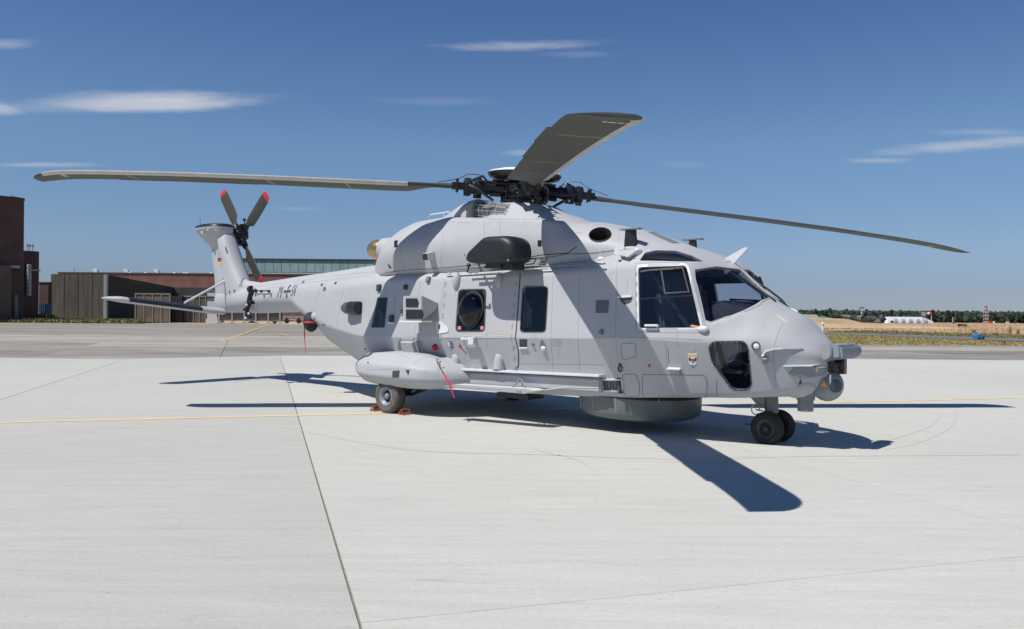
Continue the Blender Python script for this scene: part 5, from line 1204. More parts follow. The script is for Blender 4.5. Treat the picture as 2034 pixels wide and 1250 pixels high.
for k in range(7):
    a = k * .9; mb.box(tc_ + Vector((.17 * math.cos(a), .17 * math.sin(a), .26)), (.03, .03, .05))
mb.box(tc_ + Vector((.16, .06, .25)), (.05, .05, .10)); mb.build('turret_mount', BLKPT, tur)
mb = MB(); lb = pl(1600, 803, -.22); mb.lathe([(.095, -.09), (.10, -.08), (.10, .05), (.115, .06), (.12, .10), (.15, .16), (.17, .22)], lb, (0, 0, 1), 22); mb.build('search_light', DGREY, heli)
mb = MB(); mb.ball(pl(1582, 762, -.30) + Vector((0, .05, 0)), .23, 20, (1.15, 1.1, .85)); mb.build('nose_keel', HULL, heli, 60)
patch('keel_mark', [(1586, 764), (1591, 752), (1593, 766)], INK, heli, .004, .006, 6)

# ---- belly radome, ledges and steps
mb = MB(); rc = Vector((2.40, -.02, 0)); mb.lathe([(.70, .195), (.84, .205), (.90, .245), (.93, .32), (.93, .52), (.8, .56)], rc, (.035, 0, 1), 64); rad_ = mb.build('belly_radome', mat('radome_grey', (0.12, 0.138, 0.136), .45, var=.06), heli, 40)
mb = MB()
for a in (-155, -128, -103, -78, -40):
    q = math.radians(a); d_ = Vector((math.cos(q), math.sin(q), 0)); mb.tube([rc + d_ * .922 + Vector((0, 0, .30)) , rc + d_ * .935 + Vector((0, 0, .52))], .012, 5)
mb.each('radome_rib', MGREY, rad_)
ledge = [(-.35, .83), (2.48, .87)]
mb = MB(); mb.prism([(-.33, -1.05, .815), (2.50, -1.05, .86), (2.50, -1.05, .825), (-.33, -1.05, .775)], (0, -.17, 0)); mb.build('side_ledge', TRIM, heli, bevel=.008)
mb = MB(); mb.prism([(-.3, -1.02, .75), (2.45, -1.02, .80), (2.45, -1.0, .60), (-.3, -1.0, .55)], (0, -.12, 0)); mb.build('sill_panel', HULL, heli, bevel=.02)
mb = MB(); mb.prism([pl(878, 768, -1.72), pl(900, 764, -1.72), pl(1044, 773, -1.45), pl(1062, 777, -1.4), pl(1040, 783, -1.45)], (0, .28, 0)); stp = mb.build('boarding_step', TRIM, heli, bevel=.01)
mb = MB(); mb.tube([pl(1012, 776, -1.45), pl(1034, 751, -1.15)], .012, 7); mb.tube([pl(1034, 751, -1.15), pl(1043, 768, -1.3)], .010, 6); mb.box(pl(1022, 778, -1.44), (.14, .03, .015)); mb.build('step_brace', MGREY, stp)
bar_px('lower_tube', [(1055, 779), (1120, 770), (1190, 771)], -1.12, .012, HULL)
for px in (1081, 1154, 1102, 1170): bump_box('sill_fitting', px, 758 + (px % 3), .045, .07, .05, mat('brass_fitting', (0.36, 0.33, 0.22), .5, metal=.4) if px in (1102, 1170) else TRIM, heli)
patch('sill_vent', [(1199, 757), (1215, 757), (1215, 773), (1200, 773)], INK, heli, .02, .02, 8); patch('sill_vent', [(1218, 757), (1233, 757), (1234, 773), (1218, 773)], INK, heli, .02, .02, 8)
seam([(1196, 754), (1236, 754), (1237, 776), (1197, 776)], heli, .02, TRIM, closed=True, off=.02, name='vent_frame')
mb = MB()
for k in range(6): mb.tube([hit(1200 + k * 6, 758)[0] + Vector((0, -.024, 0)), hit(1200 + k * 6, 772)[0] + Vector((0, -.024, 0))], .007, 5)
mb.each('vent_bar', SEAM, heli)
mb = MB(); mb.box((.3, -.4, .36), (.35, .2, .04)); mb.build('belly_antenna', BLKPT, heli)
# sponson details
for pts in ([(727, 735), (790, 733), (793, 760)], [(735, 700), (780, 700), (815, 712), (822, 722)], [(822, 722), (838, 712), (868, 708)]): seam(pts, spon, .007, SEAML)
patch('sponson_vent', [(780, 737), (794, 736), (793, 750), (779, 750)], INK, spon, .004, .01, 8)
mb = MB(); ps = [hit(a, b) for a, b in ((805, 735), (814, 735), (811, 746))]; mb.prism([p[0] + p[1] * .004 for p in ps], ps[0][1] * -.01); mb.build('sponson_marking', INK, spon)
patch('sponson_marking', [(729, 719), (732, 718), (733, 722), (730, 723)], RED, spon, .003, .006, 8)
mb = MB(); P, n = hit(733, 706); mb.lathe([(.07, -.03), (.065, .03), (.03, .05)], P, n, 12); mb.build('sponson_cap', DGREY, spon)
bump_box('upper_fairing', 820, 686, .42, .32, .14, HULL, heli, bevel=.06)
patch('step_recess', rpoly([(790, 694), (792, 678), (796, 673), (801, 684), (801, 696)], 2), DGREY, heli, .004, .01, 8)
# ---- flare dispensers
def P3(px, py, y): return pl(px, py, y)
Yo = -1.60
top = [P3(800, 588, Yo), P3(832, 588, Yo), P3(868, 600, -1.20), P3(800, 584, -1.15)]
bot = [P3(802, 637, Yo), P3(843, 637, Yo), P3(868, 604, -1.22), P3(802, 637, -1.15)]
mb = MB(); hT, hB = top[0].z, bot[0].z; x0_, x1_, x2_ = top[0].x, P3(838, 610, Yo).x, P3(868, 603, -1.2).x
mb.prism([(x0_, Yo, hB), (x1_, Yo, hB), (x2_ + .02, -1.17, hB + .16), (x2_ + .02, -1.05, hB + .16), (x0_, -1.05, hB)], (0, 0, hT - hB))
for i in (7, 8): mb.v[i].z = hB + (hT - hB) * .72
for i in (2, 3): mb.v[i].z = hB + (hT - hB) * .60
dis = mb.build('flare_dispenser', HULL, heli, 30, bevel=.012)
for (a, b, c, d) in ((806, 593, 831, 610), (806, 615, 839, 634)):
    q = [P3(a, b, Yo - .012), P3(c - 3, b, Yo - .012), P3(c, (b + d) / 2, Yo - .012), P3(c - 2, d, Yo - .012), P3(a, d, Yo - .012)]; mb = MB(); mb.prism(q, (0, .03, 0)); mb.build('flare_cassette', BLKPT, dis)
mb = MB(); mb.box(((x0_ + x1_) / 2, Yo + .08, hB - .012), ((x1_ - x0_) / 2 + .04, .12, .012)); mb.build('dispenser_plate', WHITE, dis)
mb = MB(); P, n = hit(801, 619, B_H); mb.box(P + n * .02, (.03, .03, .03)); mb.build('dispenser_plug', INK, heli)
# rear sensors
mb = MB(); P = pl(702, 612, -1.22); mb.tube([P + Vector((-.34, .05, 0)), P + Vector((-.31, .03, 0)), P + Vector((-.20, 0, 0)), P + Vector((-.05, 0, 0))], [.02, .08, .115, .125], 20); wr = mb.build('warning_sensor', mat('sensor_dark_grey', (0.07, 0.078, 0.092), .45), heli, 50)
mb = MB(); mb.tube([P + Vector((-.06, 0, 0)), P + Vector((.17, 0, 0))], [.128, .125], 20); mb.build('sensor_aperture', BLKPT, wr)
P = pl(617, 639, -.72); mb = MB(); mb.ball(P + Vector((0, 0, -.01)), .17, 22, (.95, .9, 1.25), Matrix.Rotation(-.25, 3, 'Y')); bl = mb.build('covered_sensor', BLACK, heli, 60)
mb = MB(); mb.tube([P + Vector((.165 * math.cos(2 * math.pi * k / 24), .156 * math.sin(2 * math.pi * k / 24), -.02)) for k in range(25)], .022, 6); mb.build('cover_strap', RED, bl)
mb = MB(); Q = P + Vector((-.07, -.12, -.05))
v = [Q, Q + Vector((.03, 0, 0)), Q + Vector((.05, .0, -.30)), Q + Vector((.015, 0, -.30)), Q + Vector((.07, .01, -.62)), Q + Vector((.05, .01, -.62))]; mb.add(v, [(0, 1, 2, 3), (3, 2, 4, 5)]); mb.prism([v[0], v[1], v[2], v[3]], (0, .004, 0)); mb.build('streamer', mat('ribbon_red', (0.40, 0.02, 0.05), .8), bl)
mb = MB(); mb.ball(P + Vector((.14, .04, .10)), .11, 14, (1.1, 1, 1)); mb.build('sensor_mount', HULL, heli, 60)
for px, py, s in ((754, 572, .11), (807, 571, .08), (779, 633, .11), (852, 556, .09), (770, 632, .01)): bump_box('hull_fitting', px, py, s, s * 1.1, .05, INK if px != 852 else DGREY, heli)
mb = MB(); mb.box(hit(779, 642)[0] + Vector((0, -.02, 0)), (.06, .02, .01)); mb.build('fitting_lip', WHITE, heli)
mb = MB(); P, n = hit(726, 692); mb.lathe([(.02, 0), (.02, .03)], P, n, 8); P, n = hit(644, 645); mb.lathe([(.03, 0), (.02, .05)], P, n, 8); P, n = hit(1195, 660); mb.lathe([(.04, 0), (.03, .03)], P, n, 8); mb.each('drain_fitting', DGREY, heli)
bump_box('panel_door', 711, 620, .16, .30, .006, HULL, heli)
seam([(784, 590), (783, 615)], heli, .008, SEAML); seam([(706, 612), (704, 640)], heli, .006, SEAML)
# red pull ribbon at the sponson
mb = MB(); a0, a1, a2, a3 = pl(882, 744, -1.70), pl(888, 755, -1.74), pl(893, 766, -1.76), pl(902, 790, -1.76)
for p, q, w in ((a0, a1, .022), (a1, a2, .028), (a2, a3, .018)): mb.prism([p + Vector((-w, 0, 0)), p + Vector((w, 0, 0)), q + Vector((w * .8, 0, 0)), q + Vector((-w * .8, 0, 0))], (0, .006, 0))
mb.build('pull_ribbon', mat('bright_ribbon', (0.50, 0.02, 0.035), .7), heli)
mb = MB(); mb.tube([pl(869, 722, -1.55), pl(882, 743, -1.62)], .008, 5); mb.tube([pl(868, 712, -1.5), pl(869, 722, -1.55), pl(876, 718, -1.5)], .01, 5); mb.build('ribbon_cord', INK, heli)

# ---- wheels
def wheel(c, r, w, tyre_m, rim_m, name='wheel', out=-1):
    mb = MB(); ax = Vector((0, out, 0)); c = Vector(c); c.z -= .012; h = w / 2
    mb.lathe([(r * .5, -h * .2), (r * .56, -h * .8), (r * .75, -h), (r * .90, -h * .92), (r * .98, -h * .6), (r, -h * .25), (r, h * .25), (r * .98, h * .6), (r * .90, h * .92), (r * .75, h), (r * .56, h * .8), (r * .5, h * .2)], c, ax, 40)
    o = mb.build('wheel', tyre_m, heli, 50)
    for v_ in o.data.vertices:
        if v_.co.z < .035: v_.co.y = c.y + (v_.co.y - c.y) * (1 + (.035 - v_.co.z) * 3.0)
        v_.co.z = max(v_.co.z, .004)
    mb = MB(); mb.lathe([(r * .57, h * .25), (r * .58, h * .86), (r * .54, h * .92), (r * .47, h * .88), (r * .38, h * .6), (r * .34, h * .42), (r * .18, h * .43), (r * .16, h * .75), (r * .08, h * .9), (.01, h * .92)], c, ax, 32); mb.build('rim', rim_m, o, 40)
    mb = MB(); mb.tube([c + ax * (h * .44), c + ax * (h * .465)], [r * .345, r * .345], 24); mb.build('rim_shade_disc', BLACK, o)  # black disc colours in the shade of the rim hollow
    mb = MB()
    for k in range(8):
        a = 2 * math.pi * k / 8; mb.lathe([(.05 * r, 0), (.05 * r, h * .12)], c + ax * h * .46 + Vector((math.cos(a), 0, math.sin(a))) * r * .25, ax, 6)
    mb.each('wheel_nut', BLACK, o)
    # tread groove
    mb = MB()
    for g in (-.3, .3): mb.tube([c + ax * (h * g) + Vector((math.cos(2 * math.pi * k / 40), 0, math.sin(2 * math.pi * k / 40))) * (r * .998) for k in range(41)], .0045, 4)
    mb.each('tread_groove', BLACK, o)
    return o
RIMB = mat('rim_blue_grey', (0.21, 0.24, 0.29), .5, metal=.2, var=.15); RIMD = mat('rim_dark', (0.035, 0.036, 0.04), .5)
wheel((-1.62, -1.60, .30), .30, .24, TYREB, RIMB); wheel((-1.62, 1.60, .30), .30, .24, TYRE, RIMB, out=1)
wheel((4.55, -.20, .22), .22, .17, TYRE, RIMD); wheel((4.55, .16, .22), .22, .17, TYRE, RIMD, out=1)
for sg in (-1, 1):
    mb = MB(); mb.tube([(-1.62, sg * 1.45, .30), (-1.62, sg * 1.25, .32), (-1.45, sg * 1.15, .62)], [.06, .07, .08], 10); mb.tube([(-1.2, sg * 1.3, .62), (-1.5, sg * 1.3, .36)], .05, 8); mb.tube([(-.9, sg * 1.2, .5), (-1.45, sg * 1.3, .30)], .03, 8); mb.box((-1.35, sg * 1.25, .45), (.12, .08, .05)); mb.build('main_gear_leg', BLKPT, heli)
mb = MB(); mb.tube([(4.52, -.02, .80), (4.53, -.02, .45), (4.55, -.02, .25)], [.085, .085, .06], 16); mb.tube([(4.55, -.2, .22), (4.55, .16, .22)], .05, 10); ng = mb.build('nose_gear_leg', BLKPT, heli)
mb = MB(); mb.tube([(4.52, -.02, .62), (4.53, -.02, .40)], .092, 16); mb.build('oleo_sleeve', DGREY, ng)
mb = MB(); mb.prism([(4.20, -.12, .66), (4.47, -.12, .66), (4.47, -.12, .46), (4.40, -.12, .46)], (0, .2, 0)); mb.build('gear_door', MGREY, ng)
mb = MB(); cc = Vector((4.36, -.16, .44)); mb.tube([cc + Vector((.06 * math.cos(t_ * .5), 0, .07 * math.sin(t_ * .5))) for t_ in range(12)], .009, 5); mb.tube([cc, cc + Vector((.1, .05, -.02)), cc + Vector((.16, .05, -.15))], .01, 5); mb.build('brake_hose', STEEL, ng)
mb = MB(); mb.box((4.28, -.24, .24), (.05, .02, .012)); mb.build('tow_lug', BLKPT, ng)

# ------------------------------------------------------------------ things on the apron
CHM = mat('chock_orange', (0.40, 0.10, 0.03), .7, var=.3, scale=20)
def chock(loc, rz, lab):
    t = thing('wheel_chock', lab, 'wheel chock', loc, rz, 'orange chocks at the main wheel')
    mb = MB()
    for y in (-.10, .10):
        mb.tube([(-.075, y, .015), (0, y, .11), (.075, y, .015), (-.075, y, .015)], .013, 6)
    for p in ((-.075, .015), (.075, .015), (0, .11)): mb.tube([(p[0], -.10, p[1]), (p[0], .10, p[1])], .012, 6)
    mb.build('chock_frame', CHM, t); mb = MB(); mb.prism([(-.05, -.08, .02), (.05, -.08, .02), (0, -.08, .085)], (0, .16, 0)); mb.build('chock_wedge', mat('chock_dark', (0.12, 0.05, 0.03), .8), t); t.scale = (.82, .82, .82); return t
p = HM @ Vector((-2.00, -1.60, 0)); chock((p.x, p.y, 0), TH, 'small orange triangular chock behind the main wheel, on its tail side')
p = HM @ Vector((-1.24, -1.60, 0)); chock((p.x, p.y, 0), TH, 'small orange triangular chock in front of the main wheel, under the step')
def bin_(Y, lab):
    b = gnd(500, 641.5); t = thing('traffic_bollard', lab, 'bollard', (b.x, b.y, -.02))
    s = b.y / FPX; mb = MB(); mb.lathe([(.013 * 0 + 4.2 * s, 0), (4.4 * s, 18 * s)], (0, 0, 1.5 * s), (0, 0, 1), 14); mb.build('bollard_body', BLKPT, t)
    mb = MB(); mb.lathe([(7.5 * s, 0), (7 * s, 1.5 * s), (4.5 * s, 2 * s)], (0, 0, 0), (0, 0, 1), 14); mb.build('bollard_foot', BLKPT, t)
bin_(0, 'black post on a round foot standing under the tail boom hinge')

# ------------------------------------------------------------------ LEFT SIDE BUILDINGS
def brickmat(name, c1, c2, mortar, sc=4.0):
    m = bpy.data.materials.new(name); m.use_nodes = True; nt = m.node_tree; N = nt.nodes.new; L = nt.links.new; b = nt.nodes['Principled BSDF']; b.inputs['Roughness'].default_value = .9
    tc = N('ShaderNodeTexCoord'); mp = N('ShaderNodeMapping'); L(tc.outputs['Object'], mp.inputs[0]); mp.inputs['Rotation'].default_value = (math.radians(90), 0, 0)
    bt = N('ShaderNodeTexBrick'); bt.inputs['Scale'].default_value = sc; bt.inputs['Color1'].default_value = (*c1, 1); bt.inputs['Color2'].default_value = (*c2, 1); bt.inputs['Mortar'].default_value = (*mortar, 1); bt.inputs['Mortar Size'].default_value = .012
    L(mp.outputs[0], bt.inputs['Vector']); n = N('ShaderNodeTexNoise'); n.inputs['Scale'].default_value = .35; n.inputs['Detail'].default_value = 6; L(tc.outputs['Object'], n.inputs['Vector'])
    r = N('ShaderNodeMapRange'); L(n.outputs['Fac'], r.inputs[0]); r.inputs[1].default_value = .3; r.inputs[2].default_value = .7; r.inputs[3].default_value = .75; r.inputs[4].default_value = 1.2
    s = N('ShaderNodeVectorMath'); s.operation = 'SCALE'; L(bt.outputs[0], s.inputs[0]); L(r.outputs[0], s.inputs['Scale']); L(s.outputs[0], b.inputs['Base Color']); return m
DBRICK = brickmat('dark_brick', (0.085, 0.05, 0.045), (0.11, 0.062, 0.052), (0.07, 0.06, 0.058), 3)
RBRICK = brickmat('red_brick', (0.16, 0.075, 0.065), (0.19, 0.09, 0.075), (0.15, 0.12, 0.11), 3)
CPANEL = mat('weathered_concrete_panel', (0.10, 0.085, 0.068), .95, var=.35, scale=.5, streak=(3, 3, .25), detail=8)
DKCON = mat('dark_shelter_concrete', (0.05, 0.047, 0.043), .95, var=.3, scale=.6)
METB = mat('grey_metal', (0.35, 0.36, 0.37), .5, metal=.3, var=.15)
def bxyz(mb, x0, x1, y0, y1, z0, z1): mb.box(((x0 + x1) / 2, (y0 + y1) / 2, (z0 + z1) / 2), (abs(x1 - x0) / 2, abs(y1 - y0) / 2, abs(z1 - z0) / 2))
def X(px, Y): return at(px, 625, Y).x
def Z(py, px, Y): return at(px, py, Y).z
# tall tower block
Y0 = 126.0
TROT = math.radians(50)
tw = thing('brick_tower', 'tall dark brick tower block with rounded corner at the left edge', 'tower', (X(50, Y0), Y0, 0), TROT)
def along(px, org, rot, off=0.0):      # distance along a wall that starts at org and runs at angle rot, where the view ray of column px meets it
    o, d = ray(px, 625); d = Vector((d.x, d.y)); w = Vector((math.cos(rot), math.sin(rot))); p = Vector((org[0], org[1])) + Vector((math.sin(rot), -math.cos(rot))) * off
    den = d.x * w.y - d.y * w.x; return (p.y * d.x - p.x * d.y) / -den
A_ = lambda px, off=0.0: along(px, tw.location, TROT, off)
xr, xl = 0.0, -34.0; zt = Z(393, 30, Y0 - 2)
pts = [(xl, 0), (xr - .9, 0), (xr - .3, .2), (xr, .8), (xr, 6), (xl, 6)]
mb = MB(); mb.prism([(a, b, -.1) for a, b in pts], (0, 0, zt)); mb.build('tower_wall', DBRICK, tw)
mb = MB(); mb.prism([(a, b, zt - .1) for a, b in [(xl, -.1), (xr - .9, -.1), (xr - .2, .15), (xr + .1, .8), (xr + .1, 6), (xl, 6)]], (0, 0, .3)); mb.build('parapet', mat('dark_parapet', (0.05, 0.045, 0.045), .8), tw)
zz = Z(524, 20, Y0 - 8); x22, x39 = A_(22, 1.5), A_(39, .5)
mb = MB(); bxyz(mb, xl, x22, -1.5, 0.2, -.1, zz); mb.build('lower_block', brickmat('brown_brick', (0.10, 0.075, 0.055), (0.12, 0.09, 0.065), (0.08, 0.07, 0.06), 3), tw)
mb = MB(); bxyz(mb, x22, x39, -.5, -.05, zz - .3, zz + .1); mb.build('canopy', METB, tw)
for px in (20, 26, 33):
    mb = MB(); a_ = A_(px, -3); mb.tube([(a_, 3, zt), (a_, 3, zt + .6 + .15 * (px % 3))], .05, 5); mb.box((a_, 3, zt + .5), (.22, .05, .14)); mb.build('roof_antenna', DGREY, tw)
for px in (31, 34):
    mb = MB(); a_ = A_(px); bxyz(mb, a_ - .12, a_ + .12, -.03, .03, 0, 4.2); mb.build('downpipe', DGREY, tw)
Y1 = 140.0
t2 = thing('brick_tower', 'lower dark brick tower with spiral duct and antennas beside the tall tower', 'tower', (X(82, Y1), Y1, 0), TROT)
A_ = lambda px, off=0.0: along(px, t2.location, TROT, off)
zt = Z(497, 66, Y1 - 2)
mb = MB(); mb.prism([(a, b, -.1) for a, b in [(-16, 0), (-1.2, 0), (-.3, .4), (0, 1.2), (0, 5), (-16, 5)]], (0, 0, zt)); mb.build('tower_wall', DBRICK, t2)
for px in (54, 58, 64):
    mb = MB(); a_ = A_(px, -2); mb.tube([(a_, 2, zt), (a_, 2, zt + 1.3)], .05, 5); mb.box((a_, 2, zt + .9), (.2, .05, .1)); mb.build('roof_antenna', DGREY, t2)
a_ = A_(57, .6); zA, zB = Z(524, 57, Y1 - 4), Z(588, 57, Y1 - 4); mb = MB()
v, f = loft([[Vector((a_ + r_ * math.cos(2 * math.pi * k / 10), -.6 + r_ * math.sin(2 * math.pi * k / 10), z_)) for k in range(10)] for z_, r_ in [(zB + (zA - zB) * k / 16, .42 if k % 2 else .30) for k in range(17)]]); mk('spiral_duct', v, f, METB, t2, 40)
mb = MB(); bxyz(mb, A_(60), A_(77), -.6, -.05, Z(535, 70, Y1 - 2) - .25, Z(535, 70, Y1 - 2)); mb.build('canopy', METB, t2)
# low brick annexe and blue container between tower and wall
Y2 = 150.0
an = thing('brick_annexe', 'low dark brick building glimpsed between the tower and the concrete wall', 'building', (X(90, Y2), Y2, 0)); mb = MB(); bxyz(mb, -1.2, .5, 0, 1.2, -.1, Z(562, 90, Y2)); mb.build('wall', DBRICK, an); mb = MB(); bxyz(mb, -1.25, .55, -.1, 1.3, Z(562, 90, Y2) - .1, Z(562, 90, Y2) + .15); mb.build('roof_edge', DKCON, an)
Y3 = 146.0
bc_ = thing('blue_skip', 'dark blue container standing in front of the low annexe', 'container', (X(90, Y3), Y3, 0)); mb = MB(); bxyz(mb, -.6, .6, -1, 1, 0, Z(603, 90, Y3)); mb.build('container_body', mat('dark_blue_steel', (0.02, 0.06, 0.14), .6), bc_, bevel=.05)
mb = MB()
for k in range(4): bxyz(mb, -.55 + k * .33, -.47 + k * .33, -1.06, -1, .2, Z(603, 90, Y3) - .2)
mb.each('container_rib', mat('dark_blue_rib', (0.03, 0.075, 0.17), .6), bc_)
# concrete blast wall: panels, each its own part
Y4 = 156.0
bw = thing('blast_wall', 'brown weathered wall of tall concrete panels on the grass bank', 'wall', (X(100, Y4), Y4, 0))
zt = Z(545, 150, Y4); edges = [100, 127.5, 155.5, 183, 207]
for a_, b_ in zip(edges, edges[1:]):
    xa, xb = X(a_, Y4) - bw.location.x, X(b_, Y4) - bw.location.x; mb = MB(); bxyz(mb, xa + .03, xb - .03, 0, .5, -.1, zt); mb.build('wall_panel', CPANEL, bw, bevel=.04)
mb = MB(); xa, xb = X(100, Y4) - bw.location.x, X(207, Y4) - bw.location.x; bxyz(mb, xa, xb, .1, .45, -.1, zt - .1); mb.build('panel_joint', DKCON, bw)
mb = MB(); bxyz(mb, X(207, Y4) - bw.location.x, X(213, Y4) - bw.location.x, -.35, .3, -.1, zt); mb.build('edge_column', mat('pale_concrete', (0.30, 0.30, 0.31), .9, var=.15), bw)
# shelter wing running back from the column
sh = thing('blast_shelter', 'black open concrete shelter whose roof line slopes down behind the stabiliser', 'shelter', (X(213, Y4), Y4, 0))
A_ = at(213, 546, Y4); 
Yb = 235.0
Bq = at(345, 571, Yb); Cq = at(440, 572, Yb)
def loc(p, o): return Vector(p) - Vector(o.location)
a0, b0, c0 = loc((A_.x, A_.y + .3, 0), sh), loc((Bq.x, Bq.y, 0), sh), loc((Cq.x, Cq.y, 0), sh)
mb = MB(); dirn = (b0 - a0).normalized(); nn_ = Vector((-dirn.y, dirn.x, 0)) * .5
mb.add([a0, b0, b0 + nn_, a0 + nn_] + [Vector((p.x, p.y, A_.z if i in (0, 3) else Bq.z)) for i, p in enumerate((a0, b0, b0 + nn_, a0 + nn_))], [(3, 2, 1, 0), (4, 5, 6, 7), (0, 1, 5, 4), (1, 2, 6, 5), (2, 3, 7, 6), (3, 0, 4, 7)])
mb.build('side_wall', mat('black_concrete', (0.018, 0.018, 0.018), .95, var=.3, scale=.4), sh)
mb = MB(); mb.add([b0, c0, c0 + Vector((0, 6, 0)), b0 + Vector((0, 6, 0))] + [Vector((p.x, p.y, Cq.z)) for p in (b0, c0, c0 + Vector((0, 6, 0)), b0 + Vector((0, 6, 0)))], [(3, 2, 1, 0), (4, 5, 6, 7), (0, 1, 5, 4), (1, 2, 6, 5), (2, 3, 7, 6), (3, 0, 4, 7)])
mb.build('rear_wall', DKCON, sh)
# corrugated gate leaves
def gate(pxa, pxb, py0, Yg, m1, lab, nrib):
    g = thing('hangar_gate', lab, 'gate', (X(pxa, Yg), Yg, 0), 0, 'gate leaves before the shelter'); w = X(pxb, Yg) - X(pxa, Yg); z = Z(py0, (pxa + pxb) / 2, Yg); cell = w / nrib
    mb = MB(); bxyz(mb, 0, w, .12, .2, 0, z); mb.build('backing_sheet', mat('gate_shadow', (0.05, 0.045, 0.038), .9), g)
    for k in range(nrib):
        mb = MB(); bxyz(mb, k * cell + cell * .14, (k + 1) * cell - cell * .14, 0, .14, .1, z - .12); mb.build('gate_panel', m1, g)
    for k in range(nrib + 1):
        mb = MB(); bxyz(mb, k * cell - cell * .07, k * cell + cell * .07, -.08, .1, 0, z); mb.build('gate_rib', mat('gate_rib_grey', (0.24, 0.22, 0.19), .8), g)
    mb = MB(); bxyz(mb, -.1, w + .1, -.12, .16, z - .18, z + .02); mb.build('top_rail', mat('gate_rib_grey', (0.2, 0.2, 0.2), .8), g)
Yg = at(300, 637, 1).y
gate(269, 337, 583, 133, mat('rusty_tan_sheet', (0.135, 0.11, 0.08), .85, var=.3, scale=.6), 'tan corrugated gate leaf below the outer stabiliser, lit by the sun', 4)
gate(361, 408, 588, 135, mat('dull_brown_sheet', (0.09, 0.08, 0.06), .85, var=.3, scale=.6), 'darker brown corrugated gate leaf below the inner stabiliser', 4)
dk = thing('storage_container', 'dark blue-black container between the two corrugated gate leaves', 'container', (X(349, 134), 134, 0)); mb = MB(); bxyz(mb, -1.05, 1.0, 0, 2, 0, Z(588, 349, 134)); mb.build('container_body', mat('ink_blue_steel', (0.015, 0.02, 0.03), .7), dk)
mb = MB()
for k in range(4): bxyz(mb, -.9 + k * .5, -.8 + k * .5, -.05, 0, .1, Z(588, 349, 134) - .1)
mb.each('container_rib', mat('ink_rib', (0.03, 0.035, 0.05), .7), dk)
# brick hangar with red wall, roof vents
Yh = 262.0
hg = thing('brick_hangar', 'long red brown brick hangar with white roof vents behind the tail', 'hangar', (X(115, Yh), Yh, 0))
zt = Z(544, 280, Yh); xa, xb = 0, X(760, Yh) - hg.location.x
mb = MB(); bxyz(mb, xa, xb, 0, 30, -.1, zt); mb.build('brick_wall', RBRICK, hg)
mb = MB(); bxyz(mb, xa - .2, xb + .2, -.25, 30.2, zt, zt + .35); mb.build('roof_edge', mat('dark_roof_edge', (0.055, 0.06, 0.07), .8), hg)
mb = MB(); bxyz(mb, 0, X(440, Yh) - hg.location.x, -.3, -.05, 4.2, 4.6); mb.build('cornice', DKCON, hg)
for px, w in ((170, 7), (232, 7), (294, 7)):
    a_ = X(px, Yh) - hg.location.x; mb = MB(); mb.prism([(a_ - .3, 6, zt + .3), (a_ + .9, 6, zt + .3), (a_ + .3, 6, zt + 1.5), (a_ - .9, 6, zt + 1.9), (a_ - 1.0, 6, zt + 1.6)], (0, 1.2, 0)); mb.build('roof_vent', WHITE, hg, bevel=.05)
for px in (240, 272, 330, 350, 356, 405):
    a_ = X(px, Yh) - hg.location.x; mb = MB(); mb.ball((a_, 6, zt + .45), .5, 10, (1.2, 1, .8)); mb.build('roof_dome', WHITE, hg)
mb = MB(); a_ = X(134, Yh) - hg.location.x; mb.tube([(a_, 4, zt), (a_, 4, zt + 2)], .07, 5); mb.build('roof_mast', DGREY, hg)
# glazed hall behind
Yk = 300.0
gh = thing('glazed_hall', 'pale green glazed hall with dark roof edge beyond the tail boom', 'hall', (X(476, Yk), Yk, 0))
zt, zb2 = Z(516, 600, Yk), Z(541, 600, Yk); W_ = X(741, Yk) - gh.location.x
mb = MB(); bxyz(mb, 0, W_, 0, 30, -.1, zt - .2); mb.build('hall_wall', mat('pale_metal_wall', (0.30, 0.34, 0.33), .7), gh)
mb = MB(); bxyz(mb, -.3, W_ + .3, -.6, 30.3, zt - .2, zt + .3); mb.build('roof_edge', mat('dark_roof_edge', (0.06, 0.06, 0.07), .8), gh)
TEAL = mat('teal_glass', (0.27, 0.40, 0.365), .35, var=.2, scale=.2, obj_rand=.08); n_ = 16
for k in range(n_):
    mb = MB(); bxyz(mb, W_ * k / n_ + .08, W_ * (k + 1) / n_ - .08, -.18, -.02, zb2, zt - .35); mb.build('glass_panel', TEAL, gh)
mb = MB(); bxyz(mb, 0, W_, -.4, -.02, zb2 - 1.0, zb2 - .3); mb.build('hall_gutter', mat('pale_gutter', (0.5, 0.52, 0.5), .6), gh)
# far parked light helicopter silhouette in front of the glazed hall is a rotor head on its roof
mb = MB(); a_ = X(708, Yk) - gh.location.x; z_ = Z(526, 708, Yk); mb.tube([(a_ - 4.5, -3, z_), (a_ + 4.5, -3, z_)], .09, 5); mb.ball((a_, -3, z_), .8, 8, (1, 1, .6)); mb.tube([(a_, -3, z_), (a_, -3, 0)], .12, 6); o = mb.build('rotor_stand', mat('dark_rotor', (0.06, 0.065, 0.07), .7), None); tag(o, 'dark rotor head with drooping blades on a post before the glazed hall', 'rotor')
# building part right behind the fin (white pier and brackets)
pr = thing('white_gatehouse', 'small white pier with dark brackets just behind the tail fin', 'building', (X(425, 140), 140, 0)); mb = MB(); bxyz(mb, -1.2, 1.1, 0, 2, 0, Z(575, 425, 140)); mb.build('pier_wall', mat('white_render', (0.55, 0.58, 0.62), .8), pr)
mb = MB(); bxyz(mb, -2.5, 1.2, -.2, 0, Z(573, 425, 140) - .25, Z(573, 425, 140)); bxyz(mb, -2.3, 0, -.2, 0, Z(592, 420, 140), Z(589, 420, 140)); bxyz(mb, .6, .75, -.2, 0, Z(594, 425, 140), Z(573, 425, 140)); mb.build('steel_bracket', DKCON, pr)
